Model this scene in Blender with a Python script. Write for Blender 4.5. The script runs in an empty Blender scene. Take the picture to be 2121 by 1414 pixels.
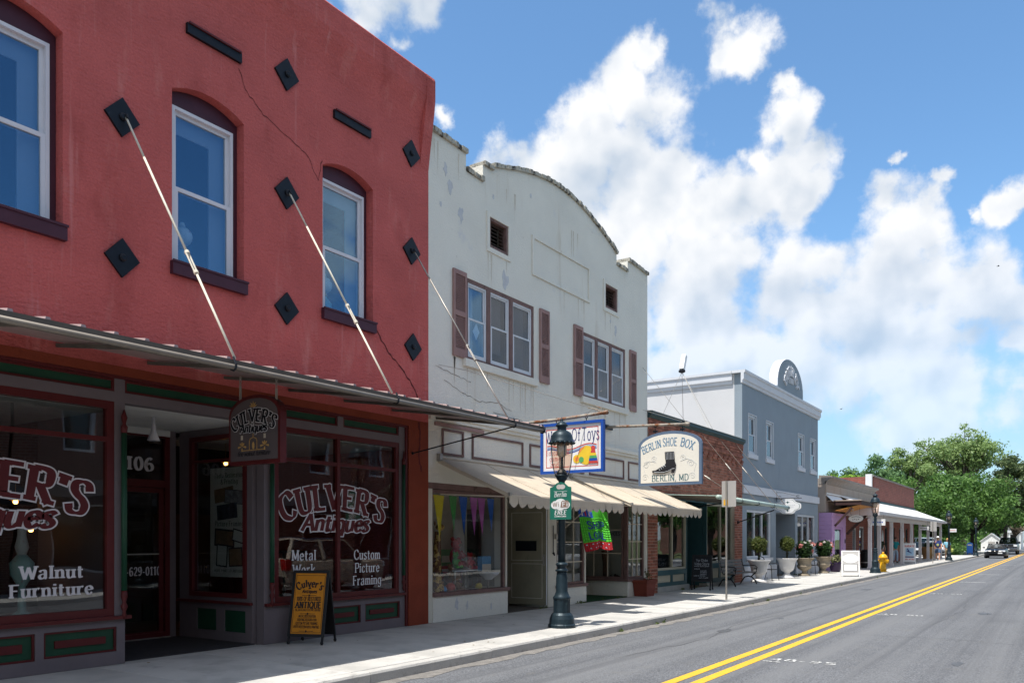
import bpy, math, random
import numpy as np
from mathutils import Vector, Matrix
R = math.radians
random.seed(11)
rng = np.random.default_rng(11)
sc = bpy.context.scene
col = sc.collection

# ---------------------------------------------------------------- camera
cam_d = bpy.data.cameras.new('camera')
cam = bpy.data.objects.new('camera', cam_d); col.objects.link(cam)
YAW = math.atan(1140 / 1700.)
cam.location = (0, -10.14, 1.62)
cam.rotation_euler = (R(90), 0, YAW - R(90))
cam_d.sensor_fit = 'HORIZONTAL'; cam_d.sensor_width = 36
cam_d.lens = 1700 / 2121 * 36
cam_d.shift_y = (1116 - 707) / 2121
cam_d.clip_start = .05; cam_d.clip_end = 4000
sc.camera = cam

# ---------------------------------------------------------------- sky
SUN = Vector((-1.12, .15, 2.82)).normalized()
EL = math.asin(SUN.z); AZ = math.atan2(SUN.x, SUN.y)
world = bpy.data.worlds.new('World'); sc.world = world; world.use_nodes = True
wt = world.node_tree; wt.nodes.clear()
def W(t, **k):
    n = wt.nodes.new(t)
    for a, b in k.items(): setattr(n, a, b)
    return n
def wl(a, b): wt.links.new(a, b)
def wmath(op, a, b=None, c=None, clamp=False):
    n = W('ShaderNodeMath', operation=op, use_clamp=clamp)
    for i, x in enumerate((a, b, c)):
        if x is None: continue
        if isinstance(x, (int, float)): n.inputs[i].default_value = x
        else: wl(x, n.inputs[i])
    return n.outputs[0]
sky = W('ShaderNodeTexSky', sky_type='NISHITA', sun_disc=False, sun_elevation=EL, sun_rotation=AZ,
        altitude=10, air_density=1.0, dust_density=.6, ozone_density=2.2)
tc = W('ShaderNodeTexCoord')
DIRV = tc.outputs['Generated']
CLOUDS = [(0.788,0.359,0.501,0.024),(0.79,0.388,0.475,0.04),(0.816,0.355,0.456,0.043),(0.795,0.414,0.443,0.044),(0.821,0.391,0.416,0.061),(0.793,0.442,0.419,0.042),(0.778,0.483,0.402,0.048),(0.751,0.517,0.411,0.031),(0.747,0.534,0.397,0.034),(0.81,0.452,0.373,0.074),(0.841,0.349,0.413,0.044),(0.851,0.382,0.36,0.085),(0.869,0.333,0.366,0.056),(0.896,0.326,0.303,0.08),(0.856,0.414,0.308,0.087),(0.856,0.234,0.461,0.017),(0.872,0.234,0.43,0.036),(0.887,0.213,0.41,0.029),(0.892,0.239,0.384,0.046),(0.875,0.26,0.408,0.024),(0.89,0.28,0.361,0.044),(0.904,0.235,0.356,0.033),(0.806,0.278,0.522,0.023),(0.822,0.274,0.499,0.036),(0.834,0.26,0.486,0.022),(0.819,0.287,0.497,0.023),(0.927,0.141,0.347,0.034),(0.941,0.12,0.317,0.037),(0.931,0.102,0.35,0.016),(0.943,0.139,0.302,0.051),(0.931,0.206,0.301,0.019),(0.957,0.127,0.263,0.061),(0.948,0.197,0.251,0.058),(0.936,0.246,0.251,0.059),(0.918,0.322,0.231,0.087),(0.96,0.175,0.219,0.075),(0.972,0.106,0.212,0.045),(0.968,0.083,0.238,0.02),(0.943,0.042,0.33,0.024),(0.943,0.066,0.326,0.013),(0.978,0.043,0.205,0.036),(0.985,0.085,0.151,0.056),(0.989,0.044,0.142,0.034),(0.956,0.225,0.187,0.08),(0.977,0.13,0.169,0.065),(0.939,0.296,0.176,0.07),(0.911,0.36,0.2,0.059),(0.892,0.37,0.26,0.07),(0.822,0.471,0.32,0.07),(0.61,0.587,0.532,0.039),(0.636,0.551,0.541,0.031),(0.64,0.571,0.515,0.022),(0.585,0.609,0.536,0.031),(0.688,0.559,0.463,0.016),(0.913,0.13,0.388,0.011),
 (0.954,0.189,0.233,0.12),(0.983,0.102,0.151,0.098),(0.902,0.349,0.255,0.105),(0.85,0.402,0.342,0.08),(0.957,0.145,0.25,.07),(0.927,0.26,0.272,.064),(.66,-.665,.36,.075),(.80,-.54,.27,.10),(0.975,0.06,0.26,.05),(0.968,0.17,0.19,.09)]
def fbm(vec, scale, detail, rough):
    n = W('ShaderNodeTexNoise'); n.inputs['Scale'].default_value = scale
    n.inputs['Detail'].default_value = detail; n.inputs['Roughness'].default_value = rough
    wl(vec, n.inputs['Vector']); return n.outputs[0]
wn = W('ShaderNodeTexNoise'); wn.inputs['Scale'].default_value = 13.; wn.inputs['Detail'].default_value = 6; wn.inputs['Roughness'].default_value = .6; wl(DIRV, wn.inputs['Vector'])
wv = W('ShaderNodeVectorMath', operation='SUBTRACT'); wl(wn.outputs['Color'], wv.inputs[0]); wv.inputs[1].default_value = (.5,.5,.5)
ws = W('ShaderNodeVectorMath', operation='MULTIPLY_ADD'); wl(wv.outputs[0], ws.inputs[0]); ws.inputs[1].default_value = (.085,.085,.085); wl(DIRV, ws.inputs[2])
WARP = ws.outputs[0]
def lumps(vec, scale, det, rough):          # rounded, cauliflower-like billows
    n = W('ShaderNodeTexVoronoi', feature='F1', normalize=True); n.inputs['Scale'].default_value = scale
    n.inputs['Detail'].default_value = det; n.inputs['Roughness'].default_value = rough
    wl(vec, n.inputs['Vector']); return wmath('SUBTRACT', 1., n.outputs['Distance'])
ws2 = W('ShaderNodeVectorMath', operation='MULTIPLY_ADD'); wl(wv.outputs[0], ws2.inputs[0]); ws2.inputs[1].default_value = (.035,.035,.035); wl(DIRV, ws2.inputs[2])
f1 = lumps(ws2.outputs[0], 14., 1.6, .5)
off = W('ShaderNodeVectorMath', operation='ADD'); wl(ws2.outputs[0], off.inputs[0]); off.inputs[1].default_value = (-.012, .009, .022)
f2 = lumps(off.outputs[0], 14., 1.6, .5)
fw = fbm(DIRV, 22., 8, .62)
f3 = fbm(DIRV, 4.2, 4, .5)
cur = None
for (x, y, z, r) in CLOUDS:
    d = W('ShaderNodeVectorMath', operation='DISTANCE'); wl(WARP, d.inputs[0])
    n = math.sqrt(x*x + y*y + z*z); d.inputs[1].default_value = (x/n, y/n, z/n)
    v = wmath('MULTIPLY_ADD', d.outputs['Value'], -1./r, 1.)
    cur = v if cur is None else wmath('SMOOTH_MAX', cur, v, .25)
# broken cumulus added over the unseen sky to brighten the shaded facades
def wdot(v):
    n = W('ShaderNodeVectorMath', operation='DOT_PRODUCT'); wl(DIRV, n.inputs[0]); n.inputs[1].default_value = Vector(v).normalized(); return n.outputs['Value']
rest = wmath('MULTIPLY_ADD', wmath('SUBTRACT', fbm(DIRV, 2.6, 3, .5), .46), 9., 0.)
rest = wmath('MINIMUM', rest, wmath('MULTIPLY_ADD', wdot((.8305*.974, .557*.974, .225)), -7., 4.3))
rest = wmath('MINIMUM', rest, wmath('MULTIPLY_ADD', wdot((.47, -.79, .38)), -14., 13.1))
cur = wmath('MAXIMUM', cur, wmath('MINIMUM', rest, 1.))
nz = wmath('SUBTRACT', f1, .69)
big = wmath('SUBTRACT', f3, .5)
wisp = wmath('SUBTRACT', fw, .5)
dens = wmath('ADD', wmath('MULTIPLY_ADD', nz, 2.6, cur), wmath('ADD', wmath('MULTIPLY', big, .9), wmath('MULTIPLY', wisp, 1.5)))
cov = W('ShaderNodeMapRange', interpolation_type='SMOOTHSTEP'); wl(dens, cov.inputs[0])
cov.inputs[1].default_value = -.12; cov.inputs[2].default_value = .62
fa = fbm(DIRV, 10., 3, .5)
off2 = W('ShaderNodeVectorMath', operation='ADD'); wl(DIRV, off2.inputs[0]); off2.inputs[1].default_value = (-.014, .010, .026)
fb = fbm(off2.outputs[0], 10., 3, .5)
lit = wmath('ADD', wmath('MULTIPLY_ADD', wmath('SUBTRACT', f1, f2), 2.2, .58), wmath('MULTIPLY', wmath('SUBTRACT', fa, fb), 2.6))
thick = W('ShaderNodeMapRange', interpolation_type='SMOOTHSTEP'); wl(dens, thick.inputs[0])
thick.inputs[1].default_value = .5; thick.inputs[2].default_value = 1.7; thick.inputs[3].default_value = .20; thick.inputs[4].default_value = -.14
litc = wmath('ADD', lit, thick.outputs[0], clamp=True)
sepd = W('ShaderNodeSeparateXYZ'); wl(DIRV, sepd.inputs[0])
cl_col = W('ShaderNodeMix', data_type='RGBA'); wl(litc, cl_col.inputs[0])
cl_col.inputs[6].default_value = (1.5, 1.75, 2.08, 1); cl_col.inputs[7].default_value = (2.68, 2.71, 2.76, 1)
# pale veil low over the horizon
veil = W('ShaderNodeMapRange', interpolation_type='SMOOTHSTEP'); wl(sepd.outputs[2], veil.inputs[0])
veil.inputs[1].default_value = .0; veil.inputs[2].default_value = .34; veil.inputs[3].default_value = .55; veil.inputs[4].default_value = 0.
tint = W('ShaderNodeMix', data_type='RGBA', blend_type='MULTIPLY'); tint.inputs[0].default_value = 1
wl(sky.outputs[0], tint.inputs[6]); tint.inputs[7].default_value = (.41, .53, .575, 1)
base = W('ShaderNodeMix', data_type='RGBA'); wl(veil.outputs[0], base.inputs[0]); wl(tint.outputs[2], base.inputs[6])
base.inputs[7].default_value = (1.18, 1.52, 1.95, 1)
thin = W('ShaderNodeMapRange', interpolation_type='SMOOTHSTEP'); wl(sepd.outputs[2], thin.inputs[0])
thin.inputs[1].default_value = .06; thin.inputs[2].default_value = .36; thin.inputs[3].default_value = .50; thin.inputs[4].default_value = 1.
fin = W('ShaderNodeMix', data_type='RGBA'); wl(wmath('MULTIPLY', cov.outputs[0], thin.outputs[0]), fin.inputs[0]); wl(base.outputs[2], fin.inputs[6]); wl(cl_col.outputs[2], fin.inputs[7])
bg = W('ShaderNodeBackground'); bg.inputs[1].default_value = .15; wl(fin.outputs[2], bg.inputs[0])
wo = W('ShaderNodeOutputWorld'); wl(bg.outputs[0], wo.inputs[0])

# ---------------------------------------------------------------- sun
sl = bpy.data.lights.new('sun', 'SUN'); sl.energy = 2.6; sl.angle = R(.53); sl.color = (1, .955, .88)
so = bpy.data.objects.new('sun', sl); col.objects.link(so)
so.rotation_euler = SUN.to_track_quat('Z', 'Y').to_euler(); so.location = (-20, 5, 60)
vs = sc.view_settings; vs.view_transform = 'Standard'; vs.look = 'None'; vs.gamma = 1; vs.exposure = 1.33
try: vs.use_curve_mapping = False
except Exception: pass
sc.cycles.max_bounces = 8; sc.cycles.diffuse_bounces = 4; sc.cycles.transparent_max_bounces = 16

# ---------------------------------------------------------------- materials
def mat(name, c, rough=.65, metal=0., var=.12, scale=3., bump=0., bscale=40., spec=.3, stain=None, squash=1., rand=0., coat=0., fine=0., relief=0.):
    """procedural surface: noise-varied colour, relief, optional stains (colour, threshold, softness, scale, zsquash)"""
    m = bpy.data.materials.new(name); m.use_nodes = True; t = m.node_tree; b = t.nodes['Principled BSDF']
    N = lambda ty: t.nodes.new(ty); L = t.links.new
    co = N('ShaderNodeTexCoord').outputs['Object']
    mp = N('ShaderNodeMapping'); mp.inputs['Scale'].default_value = (1, 1, squash); L(co, mp.inputs[0])
    n = N('ShaderNodeTexNoise'); n.inputs['Scale'].default_value = scale; n.inputs['Detail'].default_value = 6; n.inputs['Roughness'].default_value = .6
    L(mp.outputs[0], n.inputs['Vector'])
    rp = N('ShaderNodeMapRange'); L(n.outputs[0], rp.inputs[0]); rp.inputs[1].default_value = .25; rp.inputs[2].default_value = .75
    mx = N('ShaderNodeMix'); mx.data_type = 'RGBA'; L(rp.outputs[0], mx.inputs[0])
    mx.inputs[6].default_value = (*[x * (1 - var) for x in c], 1); mx.inputs[7].default_value = (*[min(1, x * (1 + var)) for x in c], 1)
    out = mx.outputs[2]
    if fine:
        n3 = N('ShaderNodeTexNoise'); n3.inputs['Scale'].default_value = bscale * 1.7; n3.inputs['Detail'].default_value = 2; L(co, n3.inputs['Vector'])
        r3 = N('ShaderNodeMapRange'); L(n3.outputs[0], r3.inputs[0]); r3.inputs[1].default_value = .3; r3.inputs[2].default_value = .7
        r3.inputs[3].default_value = 1 - fine; r3.inputs[4].default_value = 1 + fine
        v3 = N('ShaderNodeVectorMath'); v3.operation = 'SCALE'; L(out, v3.inputs[0]); L(r3.outputs[0], v3.inputs[3]); out = v3.outputs[0]
    if rand:
        g = N('ShaderNodeNewGeometry'); oi = N('ShaderNodeObjectInfo')
        a = N('ShaderNodeMath'); a.operation = 'ADD'; L(g.outputs['Random Per Island'], a.inputs[0]); L(oi.outputs['Random'], a.inputs[1])
        fr = N('ShaderNodeMath'); fr.operation = 'FRACT'; L(a.outputs[0], fr.inputs[0])
        h = N('ShaderNodeMapRange'); L(fr.outputs[0], h.inputs[0]); h.inputs[3].default_value = 1 - rand; h.inputs[4].default_value = 1 + rand
        v = N('ShaderNodeVectorMath'); v.operation = 'SCALE'; L(out, v.inputs[0]); L(h.outputs[0], v.inputs[3]); out = v.outputs[0]
    for st in ([] if not stain else stain if isinstance(stain, list) else [stain]):
        sc_c, lo, hi, ss, zq = st
        mp2 = N('ShaderNodeMapping'); mp2.inputs['Scale'].default_value = zq if isinstance(zq, tuple) else (1, 1, zq); mp2.inputs['Location'].default_value = (ss, 2.3 * ss, ss * .7); L(co, mp2.inputs[0])
        n2 = N('ShaderNodeTexNoise'); n2.inputs['Scale'].default_value = ss; n2.inputs['Detail'].default_value = 7; n2.inputs['Roughness'].default_value = .65; L(mp2.outputs[0], n2.inputs['Vector'])
        r2 = N('ShaderNodeMapRange'); L(n2.outputs[0], r2.inputs[0]); r2.inputs[1].default_value = lo; r2.inputs[2].default_value = hi
        m2 = N('ShaderNodeMix'); m2.data_type = 'RGBA'; L(r2.outputs[0], m2.inputs[0]); L(out, m2.inputs[6]); m2.inputs[7].default_value = (*sc_c, 1); out = m2.outputs[2]
    L(out, b.inputs['Base Color'])
    b.inputs['Roughness'].default_value = rough; b.inputs['Metallic'].default_value = metal
    b.inputs['Specular IOR Level'].default_value = spec
    if coat: b.inputs['Coat Weight'].default_value = coat
    if bump:
        nb = N('ShaderNodeTexNoise'); nb.inputs['Scale'].default_value = bscale; nb.inputs['Detail'].default_value = 5; L(co, nb.inputs['Vector'])
        bn = N('ShaderNodeBump'); bn.inputs['Strength'].default_value = bump; bn.inputs['Distance'].default_value = .02
        hh = nb.outputs[0]
        if relief:
            mp4 = N('ShaderNodeMapping'); mp4.inputs['Rotation'].default_value = (0, R(25), 0); mp4.inputs['Scale'].default_value = (1, 1, 2.6); L(co, mp4.inputs[0])
            n4 = N('ShaderNodeTexNoise'); n4.inputs['Scale'].default_value = bscale*.38; n4.inputs['Detail'].default_value = 3; L(mp4.outputs[0], n4.inputs['Vector'])
            a4 = N('ShaderNodeMath'); a4.operation = 'MULTIPLY_ADD'; L(n4.outputs[0], a4.inputs[0]); a4.inputs[1].default_value = relief; L(hh, a4.inputs[2]); hh = a4.outputs[0]
        L(hh, bn.inputs['Height']); L(bn.outputs[0], b.inputs['Normal'])
    return m
def glass(name, tint=(.8, .85, .85), f0=.04, rough=.0, gcol=(.95, .97, 1)):
    m = bpy.data.materials.new(name); m.use_nodes = True; t = m.node_tree; t.nodes.clear()
    N = lambda ty: t.nodes.new(ty); L = t.links.new
    tr = N('ShaderNodeBsdfTransparent'); tr.inputs[0].default_value = (*tint, 1)
    gl = N('ShaderNodeBsdfGlossy'); gl.inputs[1].default_value = rough; gl.inputs[0].default_value = (*gcol, 1)
    nz = N('ShaderNodeTexNoise'); nz.inputs['Scale'].default_value = 1.1; nz.inputs['Detail'].default_value = 1
    L(N('ShaderNodeTexCoord').outputs['Object'], nz.inputs['Vector'])
    bp = N('ShaderNodeBump'); bp.inputs['Strength'].default_value = .045; bp.inputs['Distance'].default_value = .08; L(nz.outputs[0], bp.inputs['Height'])
    L(bp.outputs[0], gl.inputs['Normal'])
    ge = N('ShaderNodeNewGeometry'); dt = N('ShaderNodeVectorMath'); dt.operation = 'DOT_PRODUCT'; L(ge.outputs['Normal'], dt.inputs[0]); L(ge.outputs['Incoming'], dt.inputs[1])
    def mth(op, a, b):
        n = N('ShaderNodeMath'); n.operation = op; n.use_clamp = op != 'MULTIPLY_ADD'
        for i, x in enumerate((a, b)):
            if isinstance(x, (int, float)): n.inputs[i].default_value = x
            else: L(x, n.inputs[i])
        return n
    ab = N('ShaderNodeMath'); ab.operation = 'ABSOLUTE'; L(dt.outputs['Value'], ab.inputs[0])
    pw = mth('POWER', mth('SUBTRACT', 1., ab.outputs[0]).outputs[0], 5.)
    ad = mth('MULTIPLY_ADD', pw.outputs[0], 1-f0); ad.inputs[2].default_value = f0   # Schlick, the same from both sides
    mx = N('ShaderNodeMixShader'); L(ad.outputs[0], mx.inputs[0]); L(tr.outputs[0], mx.inputs[1]); L(gl.outputs[0], mx.inputs[2])
    L(mx.outputs[0], N('ShaderNodeOutputMaterial').inputs[0]); return m
def emit(name, c, s):
    m = mat(name, c); b = m.node_tree.nodes['Principled BSDF']
    b.inputs['Emission Color'].default_value = (*c, 1); b.inputs['Emission Strength'].default_value = s; return m
def leafmat(name, c1, c2, sc_=.9):
    m = bpy.data.materials.new(name); m.use_nodes = True; t = m.node_tree; b = t.nodes['Principled BSDF']
    N = lambda ty: t.nodes.new(ty); L = t.links.new
    n = N('ShaderNodeTexNoise'); n.inputs['Scale'].default_value = sc_; n.inputs['Detail'].default_value = 3; L(N('ShaderNodeTexCoord').outputs['Object'], n.inputs['Vector'])
    g = N('ShaderNodeNewGeometry')
    a = N('ShaderNodeMath'); a.operation = 'MULTIPLY_ADD'; L(g.outputs['Random Per Island'], a.inputs[0]); a.inputs[1].default_value = .55; L(n.outputs[0], a.inputs[2])
    r = N('ShaderNodeMapRange'); L(a.outputs[0], r.inputs[0]); r.inputs[1].default_value = .4; r.inputs[2].default_value = 1.1
    mx = N('ShaderNodeMix'); mx.data_type = 'RGBA'; L(r.outputs[0], mx.inputs[0]); mx.inputs[6].default_value = (*c1, 1); mx.inputs[7].default_value = (*c2, 1)
    L(mx.outputs[2], b.inputs['Base Color']); b.inputs['Roughness'].default_value = .55; b.inputs['Specular IOR Level'].default_value = .35
    tl = N('ShaderNodeBsdfTranslucent'); v = N('ShaderNodeVectorMath'); v.operation = 'SCALE'; v.inputs[3].default_value = 1.5; L(mx.outputs[2], v.inputs[0]); L(v.outputs[0], tl.inputs[0])
    ms = N('ShaderNodeMixShader'); ms.inputs[0].default_value = .35; L(b.outputs[0], ms.inputs[1]); L(tl.outputs[0], ms.inputs[2])
    L(ms.outputs[0], t.nodes['Material Output'].inputs[0]); return m
def brickwall(name, c1, c2, mortar, bw=.215, bh=.075, ms=.012):
    """masonry seen too far off to pick bricks apart (or only in reflections)"""
    m = bpy.data.materials.new(name); m.use_nodes = True; t = m.node_tree; b = t.nodes['Principled BSDF']
    N = lambda ty: t.nodes.new(ty); L = t.links.new
    s = N('ShaderNodeSeparateXYZ'); L(N('ShaderNodeTexCoord').outputs['Object'], s.inputs[0])
    ad = N('ShaderNodeMath'); L(s.outputs[0], ad.inputs[0]); L(s.outputs[1], ad.inputs[1])
    c = N('ShaderNodeCombineXYZ'); L(ad.outputs[0], c.inputs[0]); L(s.outputs[2], c.inputs[1])
    br = N('ShaderNodeTexBrick'); L(c.outputs[0], br.inputs[0]); br.inputs['Scale'].default_value = 1
    br.inputs['Color1'].default_value = (*c1, 1); br.inputs['Color2'].default_value = (*c2, 1); br.inputs['Mortar'].default_value = (*mortar, 1)
    br.inputs['Mortar Size'].default_value = ms; br.inputs['Brick Width'].default_value = bw; br.inputs['Row Height'].default_value = bh
    n = N('ShaderNodeTexNoise'); n.inputs['Scale'].default_value = 2; n.inputs['Detail'].default_value = 6; L(c.outputs[0], n.inputs['Vector'])
    r = N('ShaderNodeMapRange'); L(n.outputs[0], r.inputs[0]); r.inputs[3].default_value = .6; r.inputs[4].default_value = 1.4
    v = N('ShaderNodeVectorMath'); v.operation = 'SCALE'; L(br.outputs[0], v.inputs[0]); L(r.outputs[0], v.inputs[3]); L(v.outputs[0], b.inputs['Base Color'])
    b.inputs['Roughness'].default_value = .85
    bp = N('ShaderNodeBump'); bp.inputs['Strength'].default_value = .5; bp.inputs['Distance'].default_value = .01; bp.invert = True; L(br.outputs[1], bp.inputs['Height']); L(bp.outputs[0], b.inputs['Normal'])
    return m

# ---------------------------------------------------------------- mesh builder
WROOT = set()
SPLIT = set('post bulkhead sill_board pilaster storefront_moulding entry_wall crown_moulding turned_end side_wall rear_wall plinth scroll_ornament leg ear end_bracket framing gutter_strap display_floor display_ceiling door_notice meter_box fascia clamp bolt hook chain hanger_rod wall_plate burner corner_brace fleuron bracket display_curtain ledge blind cage_bar door_frame brace lantern_hood candle_picture chandelier_picture inner_wall upper_floor muzzle'.split())
class MB:
    def __init__(s, T=None): s.v = []; s.f = []; s.T = T
    def add(s, vs, fs):
        o = len(s.v)
        s.v += [tuple(s.T @ Vector(p)) if s.T else tuple(p) for p in vs]
        s.f += [tuple(i + o for i in f) for f in fs]; return s
    def box(s, x0, y0, z0, x1, y1, z1):
        if x0 > x1: x0, x1 = x1, x0
        if y0 > y1: y0, y1 = y1, y0
        if z0 > z1: z0, z1 = z1, z0
        return s.add([(x0,y0,z0),(x1,y0,z0),(x1,y1,z0),(x0,y1,z0),(x0,y0,z1),(x1,y0,z1),(x1,y1,z1),(x0,y1,z1)],
              [(0,3,2,1),(4,5,6,7),(0,1,5,4),(1,2,6,5),(2,3,7,6),(3,0,4,7)])
    def prism(s, pts, ext):
        n = len(pts); e = Vector(ext); P = [Vector(p) for p in pts]
        nr = Vector((0,0,0))
        for i in range(n): nr += P[i].cross(P[(i+1) % n])
        if nr.dot(e) > 0: P = P[::-1]
        q = P + [p + e for p in P]
        return s.add(q, [tuple(range(n)), tuple(range(2*n-1, n-1, -1))] + [(i, i + n, (i+1) % n + n, (i+1) % n) for i in range(n)])
    def face(s, *p): return s.add(p, [tuple(range(len(p)))])
    def bar(s, a, b, w, h=None, up=(0,0,1)):
        """rectangular bar from a to b"""
        a = Vector(a); b = Vector(b); h = h or w; d = (b - a).normalized(); u = Vector(up)
        if abs(d.dot(u)) > .97: u = Vector((1,0,0))
        x = d.cross(u).normalized() * w/2; y = x.cross(d).normalized() * h/2
        return s.prism([a-x-y, a+x-y, a+x+y, a-x+y], b - a)
    def tube(s, path, r, n=8, cap=True):
        P = [Vector(p) for p in path]; m = len(P); rs = r if isinstance(r, (list, tuple)) else [r]*m
        vs = []; prev = None
        for i in range(m):
            d = (P[min(i+1, m-1)] - P[max(i-1, 0)]).normalized()
            if prev is None:
                u = Vector((0,0,1)) if abs(d.z) < .9 else Vector((1,0,0)); x = d.cross(u).normalized()
            else:
                x = (prev - d * prev.dot(d)).normalized()
            prev = x; y = d.cross(x)
            vs += [P[i] + (x*math.cos(2*math.pi*k/n) + y*math.sin(2*math.pi*k/n))*rs[i] for k in range(n)]
        fs = [(i*n+k, i*n+(k+1) % n, (i+1)*n+(k+1) % n, (i+1)*n+k) for i in range(m-1) for k in range(n)]
        if cap: fs += [tuple(range(n-1, -1, -1)), tuple(range((m-1)*n, m*n))]
        return s.add(vs, fs)
    def lathe(s, prof, n=20, c=(0,0,0), flute=0, nf=8):
        vs = []; fs = []; m = len(prof)
        for (r, z) in prof:
            for k in range(n):
                a = 2*math.pi*k/n; rr = r*(1 + flute*math.cos(nf*a)); vs.append((c[0]+rr*math.cos(a), c[1]+rr*math.sin(a), c[2]+z))
        fs = [(i*n+k, i*n+(k+1) % n, (i+1)*n+(k+1) % n, (i+1)*n+k) for i in range(m-1) for k in range(n)]
        fs += [tuple(range(n-1, -1, -1)), tuple(range((m-1)*n, m*n))]
        return s.add(vs, fs)
    def ball(s, c, r, n=12, m=8):
        rx, ry, rz = r if isinstance(r, (tuple, list)) else (r, r, r)
        vs = [(c[0], c[1], c[2]-rz)]
        for i in range(1, m):
            a = -math.pi/2 + math.pi*i/m
            vs += [(c[0]+rx*math.cos(a)*math.cos(2*math.pi*k/n), c[1]+ry*math.cos(a)*math.sin(2*math.pi*k/n), c[2]+rz*math.sin(a)) for k in range(n)]
        vs.append((c[0], c[1], c[2]+rz)); t = len(vs)-1
        fs = [(0, 1+(k+1) % n, 1+k) for k in range(n)] + [(1+i*n+k, 1+i*n+(k+1) % n, 1+(i+1)*n+(k+1) % n, 1+(i+1)*n+k) for i in range(m-2) for k in range(n)]
        fs += [(t, 1+(m-2)*n+k, 1+(m-2)*n+(k+1) % n) for k in range(n)]
        return s.add(vs, fs)
    def wallholes(s, x0, x1, z0, z1, holes, y0, y1, ax='x'):
        """wall slab between y0 (front) and y1 with rectangular holes; ax='y': the slab runs along y at x=y0..y1"""
        xs = sorted({x0, x1, *[h[0] for h in holes], *[h[1] for h in holes]}); zs = sorted({z0, z1, *[h[2] for h in holes], *[h[3] for h in holes]})
        xs = [x for x in xs if x0 <= x <= x1]; zs = [z for z in zs if z0 <= z <= z1]
        P = (lambda a, b, c: (a, b, c)) if ax == 'x' else (lambda a, b, c: (b, a, c))
        def solid(i, j):
            if i < 0 or j < 0 or i >= len(xs)-1 or j >= len(zs)-1: return False
            cx = (xs[i]+xs[i+1])/2; cz = (zs[j]+zs[j+1])/2
            return not any(h[0] < cx < h[1] and h[2] < cz < h[3] for h in holes)
        for i in range(len(xs)-1):
            for j in range(len(zs)-1):
                if not solid(i, j): continue
                a, b, c, d = xs[i], xs[i+1], zs[j], zs[j+1]
                s.face(P(a,y0,c), P(b,y0,c), P(b,y0,d), P(a,y0,d)); s.face(P(b,y1,c), P(a,y1,c), P(a,y1,d), P(b,y1,d))
                if not solid(i-1, j): s.face(P(a,y1,c), P(a,y0,c), P(a,y0,d), P(a,y1,d))
                if not solid(i+1, j): s.face(P(b,y0,c), P(b,y1,c), P(b,y1,d), P(b,y0,d))
                if not solid(i, j-1): s.face(P(a,y1,c), P(b,y1,c), P(b,y0,c), P(a,y0,c))
                if not solid(i, j+1): s.face(P(a,y0,d), P(b,y0,d), P(b,y1,d), P(a,y1,d))
        return s
    def frame(s, x0, x1, z0, z1, w, y0, y1):
        """rectangular frame of bars in the x-z plane, butted"""
        s.box(x0, y0, z0, x0+w, y1, z1); s.box(x1-w, y0, z0, x1, y1, z1)
        s.box(x0+w, y0, z0, x1-w, y1, z0+w); s.box(x0+w, y0, z1-w, x1-w, y1, z1); return s
    def islands(s):
        key = {}; par = list(range(len(s.v)))
        def find(i):
            while par[i] != i: par[i] = par[par[i]]; i = par[i]
            return i
        for i, p in enumerate(s.v):
            k = (round(p[0],4), round(p[1],4), round(p[2],4)); j = key.setdefault(k, i); par[find(i)] = find(j)
        for f in s.f:
            for a in f[1:]: par[find(a)] = find(f[0])
        g = {}
        for f in s.f: g.setdefault(find(f[0]), []).append(f)
        out = []
        for fs in g.values():
            b = MB(); mp = {}
            for f in fs:
                for a in f:
                    if a not in mp: mp[a] = len(b.v); b.v.append(s.v[a])
                b.f.append(tuple(mp[a] for a in f))
            out.append(b)
        return out
    def build(s, name, m, parent=None, smooth=False, label=None, kind=None, bevel=0):
        if name in SPLIT and not kind:
            I = s.islands()
            if 1 < len(I) < 40:
                return [b._build(name, m, parent, smooth, label, kind, bevel) for b in I][0]
        return s._build(name, m, parent, smooth, label, kind, bevel)
    def _build(s, name, m, parent=None, smooth=False, label=None, kind=None, bevel=0):
        me = bpy.data.meshes.new(name); me.from_pydata(s.v, [], s.f); me.update()
        if m: me.materials.append(m)
        if smooth: me.polygons.foreach_set('use_smooth', [True]*len(me.polygons))
        o = bpy.data.objects.new(name, me); col.objects.link(o)
        if bevel:
            bv = o.modifiers.new('bevel', 'BEVEL'); bv.width = bevel; bv.segments = 2; bv.limit_method = 'ANGLE'
        return link(o, parent, label, kind)
def link(o, parent, label=None, kind=None):
    if parent is not None:
        o.parent = parent
        if parent in WROOT: o.matrix_parent_inverse = Matrix.Translation(-parent.location)
    if label: o['label'] = label
    if kind: o['kind'] = kind
    return o
def thing(name, label, cat, loc=(0,0,0), rz=0, group=None, world=False):
    o = bpy.data.objects.new(name, None); o.empty_display_size = .2; col.objects.link(o)
    o.location = loc; o.rotation_euler = (0, 0, rz); o['label'] = label; o['category'] = cat
    if group: o['group'] = group
    if world: WROOT.add(o)
    return o
def tag(o, label, cat, group=None, kind=None):
    if label: o['label'] = label
    if cat: o['category'] = cat
    if group: o['group'] = group
    if kind: o['kind'] = kind
    return o
def dup(o, loc=None, rz=None, label=None, parent=None):
    c = o.copy(); col.objects.link(c)
    if parent: c.parent = parent
    if loc: c.location = loc
    if rz is not None: c.rotation_euler = (0, 0, rz)
    if label: c['label'] = label
    for ch in [x for x in o.children]: dup(ch, parent=c)
    return c
def B(*a): return MB().box(*a)
def arcpts(cx, cz, rx, rz, a0, a1, n, y=0):
    return [(cx+rx*math.cos(R(a0+(a1-a0)*i/n)), y, cz+rz*math.sin(R(a0+(a1-a0)*i/n))) for i in range(n+1)]
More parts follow.
